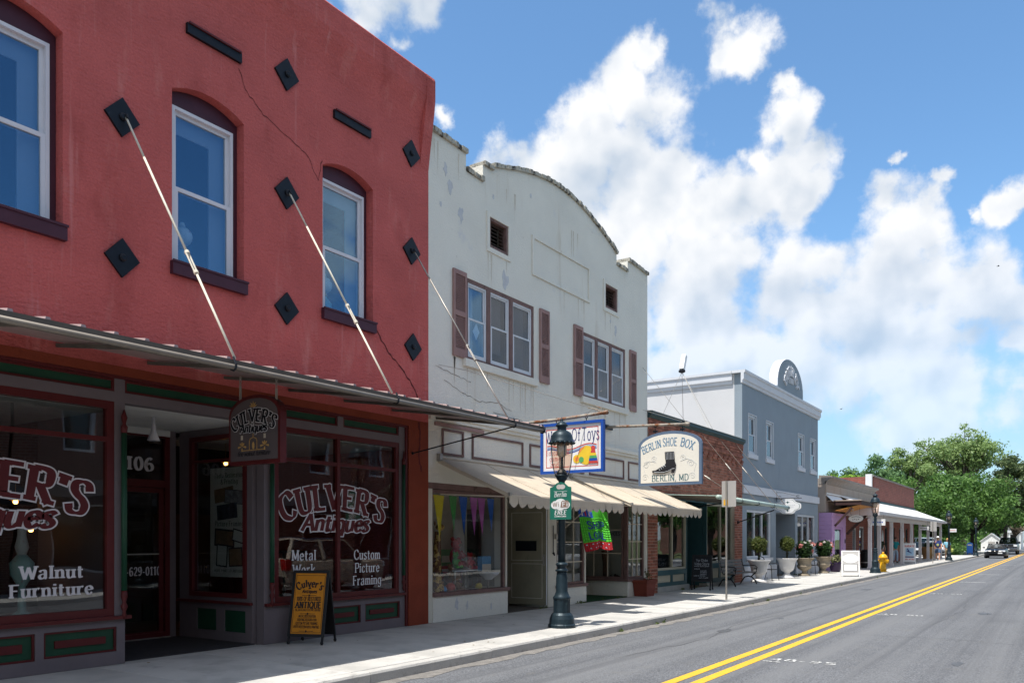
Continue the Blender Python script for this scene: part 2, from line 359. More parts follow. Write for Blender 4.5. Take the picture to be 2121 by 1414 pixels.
# ---------------------------------------------------------------- lettering: a broad-nib stroke alphabet
G_ = {}
def _el(cx, cy, rx, ry): return [(cx+rx*math.cos(2*math.pi*i/16+1.9), cy+ry*math.sin(2*math.pi*i/16+1.9)) for i in range(17)]
_raw = '''A 70:0,0 35,100|35,100 70,0|14,36 56,36
B 62:8,0 8,100|~8,100 38,100 54,90 54,64 38,53 8,53|~8,53 42,53 60,42 60,12 42,0 8,0
C 68:~66,76 54,97 36,101 10,85 2,50 10,15 36,-1 56,3 68,22
D 70:8,0 8,100|~8,100 36,100 60,85 68,50 60,15 36,0 8,0
E 58:8,0 8,100|8,98 56,98|8,52 46,52|8,2 58,2
F 54:8,0 8,100|8,98 54,98|8,52 44,52
G 72:~66,76 54,97 36,101 10,85 2,50 10,15 36,-1 56,3 66,14|66,4 66,40|48,42 74,42
H 72:8,0 8,100|64,0 64,100|8,52 64,52
I 20:10,0 10,100
J 40:~32,100 32,20 24,0 8,0 2,10
K 66:8,0 8,100|62,100 8,45|24,58 66,0
L 56:8,0 8,100|8,2 56,2
M 84:8,0 8,100|8,100 42,12|42,12 76,100|76,100 76,0
N 72:8,0 8,100|8,100 64,0|64,0 64,100
O 76:o38,50,35,51
P 58:8,0 8,100|~8,100 40,100 56,90 56,58 40,47 8,47
Q 76:o38,50,35,51|44,24 74,-10
R 66:8,0 8,100|~8,100 40,100 56,90 56,60 40,49 8,49|32,48 66,0
S 56:~52,80 42,98 24,101 6,90 6,70 20,56 40,46 54,30 50,8 30,-1 12,2 2,20
T 62:31,0 31,100|0,98 62,98
U 70:~8,100 8,30 16,5 35,-1 54,5 62,30 62,100
V 68:0,100 34,0|34,0 68,100
W 96:0,100 24,0|24,0 48,90|48,90 72,0|72,0 96,100
X 66:2,100 64,0|64,100 2,0
Y 64:0,100 32,48|64,100 32,48|32,48 32,0
Z 60:4,98 56,98|56,98 4,2|4,2 58,2
a 52:~6,52 14,64 32,66 42,54 42,10 50,0|~42,38 18,34 4,20 8,3 22,-1 42,14
b 54:8,100 8,0|~8,50 24,66 44,62 52,34 42,4 22,-1 8,14
c 46:~44,52 32,66 14,60 3,34 12,6 28,-1 46,14
d 54:46,100 46,0|~46,50 30,66 12,60 3,34 12,4 30,-1 46,14
e 48:~4,36 46,38 40,58 26,66 10,58 3,34 12,6 28,-1 46,14
f 34:~38,92 26,101 16,90 14,60 14,0|0,64 30,64
g 54:~46,50 30,66 12,60 3,36 12,8 30,4 46,16|~46,66 46,-10 36,-28 18,-30 4,-22
h 56:8,100 8,0|~8,46 22,64 40,62 46,46 46,0
i 20:10,66 10,0|10,84 10,94
j 24:~14,66 14,-14 4,-26 -6,-24|14,84 14,94
k 52:8,100 8,0|46,66 10,28|22,38 52,0
l 20:10,100 10,0
m 84:8,66 8,0|~8,46 20,64 34,62 40,46 40,0|~40,46 54,64 66,62 74,46 74,0
n 56:8,66 8,0|~8,46 22,64 40,62 46,46 46,0
o 52:o26,33,23,34
p 54:8,66 8,-30|~8,50 24,66 44,62 52,34 42,4 22,-1 8,14
q 54:46,66 46,-30|~46,50 30,66 12,60 3,34 12,4 30,-1 46,14
r 40:8,66 8,0|~8,42 18,60 30,66 40,60
s 42:~38,54 28,66 12,64 4,52 12,40 30,28 38,14 28,0 12,0 2,12
t 36:~14,90 14,14 20,0 36,6|0,64 34,64
u 56:~8,66 8,16 16,0 30,0 46,18|46,66 46,0
v 50:0,66 25,0|25,0 50,66
w 76:0,66 19,0|19,0 38,60|38,60 57,0|57,0 76,66
x 48:2,66 46,0|46,66 2,0
y 50:0,66 26,0|~50,66 26,0 14,-26 2,-28
z 46:4,64 42,64|42,64 4,2|4,2 44,2
0 54:o27,50,23,51
1 40:6,80 24,100|24,100 24,0
2 54:~6,76 18,98 38,98 48,78 38,50 6,4|6,2 52,2
3 54:~6,84 20,100 42,94 46,74 36,56 22,53|~22,53 42,48 50,28 40,4 18,-1 4,14
4 56:40,0 40,100|40,100 2,30|2,28 56,28
5 54:~8,50 28,62 48,48 50,24 36,2 14,-1 4,12|8,50 12,98|12,98 48,98
6 54:~46,88 30,100 12,80 4,40 14,4 32,-1 48,12 50,36 38,54 20,54 6,36
7 50:2,98 48,98|48,98 18,0
8 54:o27,76,19,25|o27,26,23,27
9 54:~8,12 24,0 42,20 50,60 40,96 22,101 6,88 4,64 16,46 34,46 48,64
' 18:9,100 8,72
- 34:4,36 30,36
, 20:~10,6 12,-4 4,-18
. 20:10,2 10,8
& 74:~70,0 22,70 22,92 36,100 48,90 44,70 10,36 8,12 24,-1 46,6 66,42
% 78:14,0 62,100|o18,80,13,19|o60,20,13,19'''
def _cat(P, k=5):
    out = []
    for i in range(len(P)-1):
        p0 = P[max(i-1, 0)]; p1 = P[i]; p2 = P[i+1]; p3 = P[min(i+2, len(P)-1)]
        for j in range(k):
            t = j/k
            out.append(tuple(.5*((2*p1[d]) + (p2[d]-p0[d])*t + (2*p0[d]-5*p1[d]+4*p2[d]-p3[d])*t*t + (3*p1[d]-p0[d]-3*p2[d]+p3[d])*t**3) for d in (0, 1)))
    return out + [P[-1]]
for ln in _raw.split('\n'):
    h, body = ln.split(':', 1); ch, w = h[0], float(h[2:])
    st = []
    for s_ in body.split('|'):
        if s_[0] == 'o': st.append((True, _el(*map(float, s_[1:].split(',')))))
        else:
            sm = s_[0] == '~'; pts = [tuple(map(float, q.split(','))) for q in s_.lstrip('~').split()]
            st.append((sm, _cat(pts) if sm else pts))
    G_[ch] = (w, st)
def text(mb, s, o, ux, uz, h, th=.15, tn=.06, serif=True, slant=0., arc=0., ex=0., lay=.004, fit=None, sp=19, align='c', depth=0., jig=0.):
    """letters of cap height h; o = middle of the baseline; arc = radius (in metres) of the baseline; ex widens strokes (outline layer)"""
    o = Vector(o); ux = Vector(ux).normalized(); uz = Vector(uz).normalized(); nn = ux.cross(uz)
    pen = 0.; quads = []; rj = random.Random(len(s))
    for ch in s:
        if ch == ' ': pen += 38; continue
        w, strokes = G_[ch]; allp = [p for _, st in strokes for p in (st[0], st[-1])]
        dy = rj.uniform(-1, 1)*jig; lst = []
        for (sm, P) in strokes:
            lst.append(P)
            if serif:
                for (a, b) in ((P[0], P[1]), (P[-1], P[-2])):
                    if abs(a[0]-b[0]) < abs(a[1]-b[1])*.75 and min(abs(a[1]-q) for q in (0, 100, 66, -30)) < 2.5 and (abs(a[0]-b[0]) < 1 or allp.count(a) < 2):
                        yy = a[1] + (tn*45 if a[1] < b[1] else -tn*45); L_ = th*52+3.5
                        lst.append([(a[0]-L_, yy), (a[0]+L_, yy)])
        for k, P in enumerate(lst):
            n = len(P); e = ex/h*100; prev = None
            for i in range(n):
                a = P[max(i-1, 0)]; b = P[min(i+1, n-1)]; dx, dz = b[0]-a[0], b[1]-a[1]; l = math.hypot(dx, dz) or 1; dx /= l; dz /= l
                ang = math.atan2(dz, dx); wd = (tn + (th-tn)*abs(math.sin(ang-R(15))))*50 + e
                x, z = P[i]
                ext = e + (2 if n == 2 else 0)
                if i == 0: x -= dx*ext; z -= dz*ext
                if i == n-1: x += dx*ext; z += dz*ext
                c = ((pen+x-dz*wd, z+dx*wd+dy), (pen+x+dz*wd, z-dx*wd+dy))
                if prev: quads.append((prev[0], prev[1], c[1], c[0], k))
                prev = c
        pen += w + sp
    tot = max(pen - sp, 1); kx = h/100*(fit/(tot*h/100) if fit else 1.); kz = h/100
    x0 = {'c': tot/2, 'l': 0, 'r': tot}[align]
    def mp(p, k, back=0.):
        u = (p[0] + slant*p[1] - x0)*kx; v = p[1]*kz
        if arc:
            t = u/arc; q = ux*((arc+v)*math.sin(t)) + uz*((arc+v)*math.cos(t)-arc)
        else: q = ux*u + uz*v
        return o + q + nn*(lay + .0006*(k % 7) - back)
    for (a, b, c, d, k) in quads:
        f = [mp(p, k) for p in (a, b, c, d)]
        if (f[1]-f[0]).cross(f[2]-f[0]).dot(nn) < 0: f = f[::-1]
        if depth:
            g = [p - nn*depth for p in f]
            mb.add(f+g, [(0,1,2,3), (7,6,5,4), (0,4,5,1), (1,5,6,2), (2,6,7,3), (3,7,4,0)])
        else: mb.face(*f)
    return mb
# ================================================================ materials
m_asph = mat('asphalt', (.128,.132,.142), .85, var=.12, scale=.5, bump=1., bscale=30, fine=.55, spec=.25, stain=[((.098,.102,.112),.55,.78,.35,1), ((.15,.148,.142),.58,.74,2.2,1), ((.165,.168,.175),.44,.72,1.2,(.03,1.5,1)), ((.092,.094,.102),.52,.70,.9,(.02,2.2,1)), ((.055,.055,.058),.70,.76,1.7,(.5,1,1))])
m_conc = mat('concrete', (.47,.455,.43), .9, var=.08, scale=1.4, bump=.25, bscale=90, fine=.08, spec=.15, stain=[((.33,.315,.30),.58,.72,3.1,1), ((.22,.21,.20),.72,.76,16,1), ((.37,.36,.34),.5,.66,.9,1)], rand=.06)
m_curb = mat('curb concrete', (.46,.445,.42), .9, var=.10, scale=2, bump=.4, bscale=60, fine=.12, spec=.15, stain=((.30,.29,.27),.55,.68,4,1), rand=.06)
m_grit = mat('gutter grit', (.215,.20,.185), .95, var=.3, scale=6, bump=.8, bscale=120, fine=.3)
m_yel = mat('road paint yellow', (.72,.40,.03), .7, var=.08, scale=4, bump=.3, bscale=120, fine=.12, stain=[((.46,.30,.06),.52,.72,9,1), ((.20,.17,.11),.60,.68,45,1)])
m_wpaint = mat('road paint white', (.72,.72,.70), .7, var=.1, scale=5, stain=((.2,.2,.2),.42,.60,24,1))
m_earth = mat('earth grass', (.09,.11,.04), .95, var=.4, scale=.3, bump=.5, bscale=20)
m_leafl = mat('dry leaf', (.18,.12,.04), .8, rand=.4)

# ================================================================ setting
def structure(o): o['kind'] = 'structure'; return o
g = structure(MB().face((-900,-900,-.30),(1500,-900,-.30),(1500,900,-.30),(-900,900,-.30)).build('ground', m_earth))
road = structure(MB().face((-60,-12.4,-.15),(420,-12.4,-.15),(420,-3.1,-.15),(-60,-3.1,-.15)).build('road', m_asph))
rn = random.Random(3)
mb = MB(); top = []; xx = -10.
while xx < 150:
    top.append((xx, -3.1-.16-rn.uniform(0,.17), -.146)); xx += rn.uniform(.15,.5)
for i in range(len(top)-1):
    a, b = top[i], top[i+1]; mb.face((a[0],a[1],a[2]),(b[0],b[1],b[2]),(b[0],-3.1,-.146),(a[0],-3.1,-.146))
structure(mb.build('gutter_grit', m_grit, road))
for y in (-6.11, -6.40):
    structure(MB().face((-20,y-.07,-.146),(300,y-.07,-.146),(300,y+.07,-.146),(-20,y+.07,-.146)).build('centre_line', m_yel, road))
m_seal = mat('crack sealer', (.075,.076,.08), .7, var=.2, scale=20)
for pts in ([(11,-4.6),(14,-4.9),(17,-4.5),(22,-4.8)],[(9.5,-7.6),(10.6,-8.3),(11.0,-9.2)],[(19,-7.9),(23,-8.1),(28,-7.8),(36,-8.2)],[(26,-3.9),(26.3,-5.9)],[(16.2,-6.6),(16.4,-8.4),(16.1,-9.8)]):
    mb = MB(); rr = random.Random(len(pts)*7+int(pts[0][0])); P = []
    for (xa,ya),(xb,yb_) in zip(pts, pts[1:]):
        for j in range(9): t = j/9; P.append((xa+(xb-xa)*t+rr.uniform(-.05,.05), ya+(yb_-ya)*t+rr.uniform(-.05,.05)))
    P.append(pts[-1])
    for a, b in zip(P, P[1:]):
        l = math.hypot(b[0]-a[0], b[1]-a[1]) or 1; w = rr.uniform(.003,.009); nx, ny = -(b[1]-a[1])/l*w, (b[0]-a[0])/l*w
        mb.face((a[0]-nx,a[1]-ny,-.147),(b[0]-nx,b[1]-ny,-.147),(b[0]+nx,b[1]+ny,-.147),(a[0]+nx,a[1]+ny,-.147))
    structure(mb.build('sealed_crack', m_seal, road))
m_oil = mat('oil stain', (.088,.09,.096), .55, var=.3, scale=9)
for i,(x,y,r) in enumerate(((15.5,-4.7,.22),(22.5,-8.6,.3),(13.2,-8.9,.16),(31,-4.4,.35),(18.6,-4.9,.12))):
    rr = random.Random(i); MBo = MB(); MBo.add([(x+r*1.6*rr.uniform(.5,1.1)*math.cos(6.283*k/14), y+r*.6*rr.uniform(.5,1.1)*math.sin(6.283*k/14), -.1465) for k in range(14)],[tuple(range(14))]); structure(MBo.build('oil_stain', m_oil, road))
mk = 0
for i in range(7):
    X = 12.05 + 8.8*i
    mb = MB()
    if i < 3:
        text(mb, ('48-25','48-50','48-75')[i], (X+.05,-7.02,-.146), (0,-1,0), (1,0,0), .21, th=.15, tn=.1, serif=False, fit=.9, lay=.001)
        mb.face((X-.12,-6.78,-.145),(X-.12,-6.52,-.145),(X-.07,-6.52,-.145),(X-.07,-6.78,-.145))
    else:
        mb.face((X,-7.55,-.146),(X+.14,-7.55,-.146),(X+.14,-6.6,-.146),(X,-6.6,-.146))
    structure(mb.build('survey_mark', m_wpaint, road))
# near sidewalk: poured slabs, with a bed beneath
pav = structure(MB().box(-12,-2.94,-.28,96,14,-.03).build('sidewalk', m_conc))
sl_ = 1.535; k0 = 10.31 - 13*sl_
slab_me = None
for i in range(60):
    x0 = k0 + i*sl_
    if slab_me is None:
        o = MB().box(-sl_/2+.008,-1.45,-.06,sl_/2-.008,1.45,0).build('slab', m_conc, pav, bevel=.006); slab_me = o.data
    else:
        o = bpy.data.objects.new('slab', slab_me); col.objects.link(o); o.parent = pav
        bv = o.modifiers.new('bevel','BEVEL'); bv.width = .006; bv.segments = 1; bv.limit_method = 'ANGLE'
    o.location = (x0+sl_/2, -1.485, rn.uniform(-.003,.003))
    if i < 60 and x0 > 30 and False: pass
MB().box(-12,-.034,-.06,96,9,-.004).build('apron', m_conc, pav)
curb = structure(MB().box(-12,-3.07,-.40,96,-2.96,-.03).build('curb', m_curb))
prof = [(-2.95,-.3),(-3.1,-.3),(-3.1,-.035),(-3.085,-.008),(-3.06,.0),(-2.95,.0)]
cme = None; xs_ = 9.97 - 2.58*6
for i in range(42):
    if cme is None:
        o = MB().prism([(0,p[0],p[1]) for p in prof], (2.57,0,0)).build('curb_stone', m_curb, curb); cme = o.data
    else:
        o = bpy.data.objects.new('curb_stone', cme); col.objects.link(o); o.parent = curb
    o.location = (xs_ + 2.58*i, rn.uniform(-.006,.006), rn.uniform(-.004,.002))
structure(MB().box(110,-3.1,-.28,420,14,0).build('far_sidewalk', m_conc))
structure(MB().box(90,-2.9,-.28,112,14,-.1).build('side_road', m_asph))
# far side of the street (behind the camera, seen in the shop windows)
structure(MB().box(-60,-15.6,-.28,420,-12.4,0).build('opposite_sidewalk', m_conc))
mb = MB()
for i in range(70):
    x, y = rn.uniform(3,40), rn.uniform(-2.9,-.1); a = rn.uniform(0,6.3); s_ = rn.uniform(.012,.03)
    mb.face((x+s_*math.cos(a),y+s_*math.sin(a),.006),(x-s_*.6*math.sin(a),y+s_*.6*math.cos(a),.012),(x-s_*math.cos(a),y-s_*math.sin(a),.006),(x+s_*.6*math.sin(a),y-s_*.6*math.cos(a),.005))
mb.build('fallen_leaves', m_leafl, pav, kind='stuff')
# ================================================================ red shop building
m_red = mat('red stucco', (.47,.108,.100), .88, var=.14, scale=1.1, bump=.75, bscale=24, fine=.10, relief=1.5, spec=.18, stain=[((.54,.19,.17),.57,.80,3.2,.25), ((.31,.062,.056),.56,.78,1.3,.4), ((.52,.17,.16),.62,.72,5,.06)])
m_orange = mat('rust orange stucco', (.225,.046,.024), .85, var=.15, scale=2, bump=.5, bscale=40, spec=.2)
m_purple = mat('dark plum paint', (.060,.017,.030), .5, var=.15, scale=6)
m_vinyl = mat('white vinyl', (.62,.62,.66), .4, var=.04)
m_maroon = mat('maroon paint', (.095,.013,.014), .45, var=.15, scale=5)
m_grey = mat('mauve grey paint', (.155,.130,.140), .6, var=.08, scale=4, bump=.1, bscale=60)
m_green = mat('dark green paint', (.012,.060,.032), .45, var=.15, scale=5)
m_black = mat('black iron', (.008,.010,.015), .45, metal=.3, var=.3, scale=8, stain=((.03,.035,.045),.6,.72,9,1))
m_metal = mat('galvanised', (.36,.34,.31), .5, metal=.6, var=.2, scale=4, stain=((.16,.10,.06),.62,.75,5,1))
m_gut = mat('gutter paint', (.20,.175,.15), .55, metal=.2, var=.15, scale=3, stain=((.16,.13,.10),.58,.72,4,1))
m_rodw = mat('rod paint cream', (.62,.58,.48), .5, var=.15, scale=9)
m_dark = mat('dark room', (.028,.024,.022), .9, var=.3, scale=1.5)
m_ceil = mat('ceiling white', (.62,.62,.60), .8)
m_floor = mat('timber floor', (.10,.06,.035), .5, var=.3, scale=3, squash=1)
m_roof = mat('flat roof', (.22,.22,.22), .9)
gl_sky = glass('upper window glass', (.78,.84,.88), .13, 0, (.46,.73,1))
gl_shop = glass('shop glass', (.78,.80,.80), .062)
m_vletter = mat('vinyl lettering white', (.62,.60,.62), .5, var=.03)
m_vmaroon = mat('vinyl lettering maroon', (.10,.012,.014), .5, var=.05)
m_curtain = mat('blind fabric', (.30,.34,.39), .8, var=.05)

RB = thing('red_building', 'two storey red stucco shop building with black diamond wall plates and a red storefront', 'building', (7, 4, 0), world=True)
WX = [(4.07,5.27),(6.75,7.94),(9.51,10.70)]
wz0, wz1, wz2 = 5.43, 7.80, 7.97
holes = [(a,b,wz0,wz2) for a,b in WX]
mb = MB().wallholes(1.7, 12.23, 3.86, 9.2, holes, 0, .30)
for a, b in WX:      # segmental arch heads
    c = (a+b)/2
    A_ = arcpts(c, wz1-1.065, 1.22, 1.22, 119.2, 90, 8); A2 = arcpts(c, wz1-1.065, 1.22, 1.22, 90, 60.8, 8)
    A_[0] = (a,0,wz1); A2[-1] = (b,0,wz1)
    mb.prism([(a,0,wz2)] + A_ + ([(c,0,wz2)] if A_[-1][2] < wz2-1e-4 else []), (0,.30,0))
    mb.prism(A2 + [(b,0,wz2)] + ([(c,0,wz2)] if A2[0][2] < wz2-1e-4 else []), (0,.30,0))
mb.build('wall', m_red, RB)
# coved parapet that flares out to the street
cp = [(0.30,9.2),(0,9.2),(-.008,9.32),(-.03,9.5),(-.075,9.70),(-.135,9.88),(-.165,10.0),(-.17,10.38),(-.14,10.42),(.30,10.42)]
MB().prism([(1.7,y,z) for y,z in cp], (10.28,0,0)).build('cornice', m_red, RB)
# end bracket of the parapet at the right corner
MB().prism([(11.98,y,z) for y,z in [(.3,8.7),(-.002,8.7),(-.04,9.0),(-.10,9.4),(-.155,9.8),(-.174,10.0),(-.174,10.36),(-.15,10.415),(.3,10.415)]], (.25,0,0)).build('cornice_end', m_red, RB)
mb = MB(); mb.box(1.7,.3,0,1.95,13,10.2); mb.box(11.98,.3,0,12.23,13,10.2); mb.box(1.95,12.75,0,11.98,13,10.0)
mb.build('side_wall', m_red, RB)
MB().box(1.95,.3,9.6,11.98,12.75,9.75).build('roof', m_roof, RB)
mb = MB(); mb.box(1.96,.31,4.2,11.97,12.74,4.3); mb.build('upper_floor', m_floor, RB)
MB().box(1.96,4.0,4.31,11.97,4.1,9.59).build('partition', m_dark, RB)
for wi, (a, b) in enumerate(WX):
    DT = Matrix.Translation((0,.04,0)); f = MB(DT); f.box(a+.003,.12,wz0,a+.09,.24,7.66); f.box(b-.09,.12,wz0,b-.003,.24,7.66)
    c = (a+b)/2; top_ = arcpts(c, wz1-1.065, 1.215, 1.215, 119.2, 60.8, 14, .12)
    f.prism([(a+.003,.12,7.66)] + [(min(max(p[0],a+.003),b-.003), p[1], p[2]) for p in top_] + [(b-.003,.12,7.66)], (0,.12,0))
    surround = f.build('window', m_purple, RB)
    w = MB(DT); x0, x1 = a+.09, b-.09
    w.frame(x0, x1, 5.43, 7.66, .045, .095, .235)
    w.frame(x0+.045, x1-.045, 6.50, 7.615, .05, .15, .20)     # upper sash
    w.frame(x0+.045, x1-.045, 5.475, 6.545, .055, .105, .149)  # lower sash
    w.build('sash_frame', m_vinyl, surround)
    MB(DT).box(x0+.095,.172,6.55,x1-.095,.176,7.565).build('pane', gl_sky, surround)
    MB(DT).box(x0+.10,.125,5.53,x1-.10,.129,6.49).build('pane', gl_sky, surround)
    s_ = MB(); s_.box(a-.03,-.075,5.25,b+.02,-.002,5.43); s_.box(a-.04,-.09,5.41,b+.03,-.076,5.44); s_.box(a+.003,-.002,5.40,b-.003,.159,5.44); s_.build('sill', m_purple, surround)
    cr = MB(DT); cr.box(x1-.30,.26,5.45,x1-.02,.28,7.64); cr.box(x0+.02,.26,7.36,x1-.30,.28,7.64); cr.build('blind', m_curtain, surround)
for (a, b) in ((6.96,7.87),(9.74,10.61),(4.25,5.15)):
    v = MB(); v.box(a,-.05,8.66,b,-.002,8.80); v.build('vent_slot', m_black, RB)
    MB().box(a+.02,-.075,8.79,b-.02,-.051,8.815).build('vent_slot_cap', m_maroon, RB)
plates = [(6.02,7.08,1),(6.02,5.26,0),(8.74,8.91,0),(8.74,7.05,1),(8.74,5.24,0),(11.71,8.83,0),(11.72,7.01,1),(11.76,5.22,0),(3.2,7.05,0),(3.2,5.25,0)]
for (x, z, rod) in plates:
    k = .24
    p = MB().prism([(x-k,0,z),(x,0,z-.255),(x+k,0,z),(x,0,z+.255)], (0,-.035,0)).build('anchor_plate', m_black, RB)
    MB(Matrix.Translation((x,-.035,z)) @ Matrix.Rotation(R(90),4,'X')).lathe([(.05,0),(.05,.02),(.03,.035)],10).build('bolt', m_black, p)
# plaster crack lines: thin recessed-looking ribs of darker filler
m_crack = mat('crack', (.11,.022,.022), .95)
def crackline(pts, w, par, m=m_crack, y=-.004):
    mb = MB(); rr = random.Random(len(pts)); P = []
    for i in range(len(pts)-1):
        for j in range(6):
            t = j/6; P.append((pts[i][0]*(1-t)+pts[i+1][0]*t+rr.uniform(-.018,.018), pts[i][1]*(1-t)+pts[i+1][1]*t+rr.uniform(-.018,.018)))
    P.append(pts[-1])
    for i in range(len(P)-1):
        a, b = P[i], P[i+1]; dx, dz = b[0]-a[0], b[1]-a[1]; l = math.hypot(dx,dz) or 1; nx, nz = -dz/l*w*rr.uniform(.5,1.2), dx/l*w*rr.uniform(.5,1.2)
        mb.face((a[0]+nx,y,a[1]+nz),(a[0]-nx,y,a[1]-nz),(b[0]-nx,y,b[1]-nz),(b[0]+nx,y,b[1]+nz))
    return mb.build('crack', m, par)
crackline([(7.85,8.6),(8.0,8.3),(8.3,8.1),(8.8,7.95),(9.2,7.8),(9.4,7.5),(9.5,7.85)], .007, RB)
crackline([(10.75,5.35),(11.1,5.0),(11.5,4.75),(11.85,4.4),(12.0,4.0)], .016, RB)
# ---------------- storefront
sf = .05
mb = MB(); mb.box(11.66,0,0,12.23,.5,3.858); mb.box(1.7,0,0,2.2,.5,3.858); mb.box(2.2,0,3.74,11.66,.5,3.858); mb.build('pilaster', m_orange, RB)
crackline([(11.95,3.85),(11.98,3.5),(11.93,3.2),(12.02,2.9)], .02, RB)
mb = MB(); mb.box(2.2,.02,3.70,11.66,.4,3.738); mb.box(11.60,.02,0.0,11.658,.4,3.699); mb.build('storefront_moulding', m_maroon, RB)
def greyframe(x0, x1):
    return [(x0, x1)]
# painted timber fascia with green transom panels (openings for glazing and panels)
gp = [(2.45,3.55,3.53,3.70),(3.7,5.96,3.53,3.70),(6.10,8.60,3.53,3.70),(8.75,9.90,3.53,3.70),(10.03,11.44,3.53,3.70)]
FH = [(2.5,5.96,.63,3.40),(6.10,8.35,0,3.40),(8.56,11.45,.63,3.40)]
# the fascia's right and left fields
mb = MB().wallholes(2.2, 11.60, 0.0, 3.70, FH + gp + [(2.62,3.5,.17,.49),(3.6,4.97,.16,.49),(5.07,5.99,.17,.49),(9.05,9.60,.17,.48),(9.70,10.45,.17,.48),(10.56,11.47,.17,.48)], sf, .22)
mb.build('storefront_frame', m_grey, RB)
for (a,b,c,d) in gp:
    p = MB().box(a+.03,sf+.035,c+.03,b-.03,.20,d-.03).build('transom_panel', m_green, RB)
    MB().frame(a+.001,b-.001,c+.001,d-.001,.03,sf+.012,.21).build('panel_moulding', m_maroon, p)
for (a,b,c,d) in [(2.62,3.5,.17,.49),(3.6,4.97,.16,.49),(5.07,5.99,.17,.49),(9.05,9.60,.17,.48),(9.70,10.45,.17,.48),(10.56,11.47,.17,.48)]:
    p = MB().box(a+.025,sf+.04,c+.025,b-.025,.20,d-.025).build('bulkhead_panel', m_green, RB)
    MB().frame(a+.001,b-.001,c+.001,d-.001,.025,sf+.015,.21).build('panel_moulding', m_maroon, p)
    MB().box(a+.14,sf+.018,c+.115,b-.14,sf+.039,d-.115).build('raised_field', m_maroon, p)
for (a,b) in ((2.2,6.16),(8.36,11.60)):
    MB().box(a,sf-.06,.585,b,sf-.002,.63).build('sill_board', m_maroon, RB)
def shopwin(x0,x1,z0,z1,tz,mull,par,m,g,y,w=.07):
    """frame with a transom bar and mullions; returns the window part, panes as sub-parts"""
    f = MB().frame(x0+.001,x1-.001,z0+.001,z1-.001,w,y-.03,y+.07)
    cols = [x0+w] + mull + [x1-w]
    for q in mull: f.box(q-.035,y-.035,z0+w,q+.035,y+.065,z1-w)
    if tz:
        for i in range(len(cols)-1):
            f.box(cols[i]+(.035 if i else 0),y-.028,tz-.03,cols[i+1]-(.035 if i < len(cols)-2 else 0),y+.062,tz+.03)
    wd = f.build('display_window', m, par)
    zz = [z0+w,tz-.03,tz+.03,z1-w] if tz else [z0+w,z1-w]
    for i in range(len(cols)-1):
        for j in range(0,len(zz),2):
            MB().box(cols[i]+(.035 if i else 0),y+.015,zz[j],cols[i+1]-(.035 if i < len(cols)-2 else 0),y+.021,zz[j+1]).build('pane', g, wd)
    return wd
lw = shopwin(2.5,5.96,.63,3.40,2.905,[],RB,m_maroon,gl_shop,sf+.04,.095)
rw = shopwin(8.56,11.45,.63,3.40,2.885,[9.93],RB,m_maroon,gl_shop,sf+.04,.085)
def culvers(win, cx, z1, y, ux=(1,0,0), k=1.):
    for ex, m_, ly, nm in ((.019*k,m_vletter,.003,'lettering_outline'),(0,m_vmaroon,.006,'lettering')):
        mb = MB()
        text(mb, "CULVER'S", (cx,y,z1), ux, (0,0,1), .40*k, th=.27, tn=.09, arc=2.9*k, ex=ex, lay=ly*k, fit=2.28*k, sp=22)
        text(mb, 'Antiques', (cx,y,z1-.37*k), ux, (0,0,1), .27*k, th=.24, tn=.13, serif=False, slant=.22, ex=ex, lay=ly*k+.001, fit=1.52*k, sp=10)
        mb.build(nm, m_, win)
culvers(rw, 9.91, 2.13, sf+.052)
culvers(lw, 4.44, 2.14, sf+.052)
mb = MB(); y_ = sf+.052
for s_, x, z, w_ in (('Custom',10.66,1.27,.64),('Picture',10.66,1.04,.60),('Framing',10.66,.82,.70),('Metal',9.20,1.28,.5),('Work',9.20,1.05,.46)):
    text(mb, s_, (x,y_,z), (1,0,0), (0,0,1), .16, th=.185, tn=.06, fit=w_)
mb.build('lettering', m_vletter, rw)
mb = MB(); text(mb,'Walnut',(5.20,y_,1.145),(1,0,0),(0,0,1),.15,th=.22,tn=.07,fit=.74); text(mb,'Furniture',(5.20,y_,.93),(1,0,0),(0,0,1),.15,th=.22,tn=.07,fit=.98); mb.build('lettering', m_vletter, lw)
# recessed entry
MB().box(6.10,.06,3.402,8.36,2.2,3.46).build('entry_ceiling', m_ceil, RB)
mb = MB(); mb.box(6.10,2.06,3.30,8.09,2.09,3.40); mb.box(6.102,.3,3.30,6.13,2.06,3.40); mb.build('crown_moulding', m_ceil, RB)
MB().box(6.15,.2,-.02,8.3,2.1,.012).build('entry_floor', mat('door mat',(.035,.033,.036),.95,var=.3,scale=9,bump=.5,bscale=150), RB)
mb = MB(); mb.box(6.11,2.1,0,7.10,2.25,3.40); mb.box(8.11,2.1,0,8.22,2.25,3.40); mb.box(7.1,2.1,3.36,8.11,2.25,3.40); mb.build('entry_wall', m_grey, RB)
d = MB(); d.frame(7.10,8.11,.02,3.36,.085,2.10,2.2); d.box(7.185,2.10,2.46,8.025,2.2,2.58)
d.frame(7.20,8.01,.05,2.45,.075,2.13,2.18)
dr = d.build('door', m_maroon, RB)
MB().box(7.275,2.15,.125,7.935,2.156,2.375).build('pane', gl_shop, dr); MB().box(7.185,2.15,2.58,8.025,2.156,3.275).build('pane', gl_shop, dr)
MB().box(7.29,2.105,1.37,7.92,2.129,1.39).build('push_bar', m_metal, dr); MB().box(7.12,2.06,.0,8.1,2.099,.03).build('threshold', m_metal, dr)
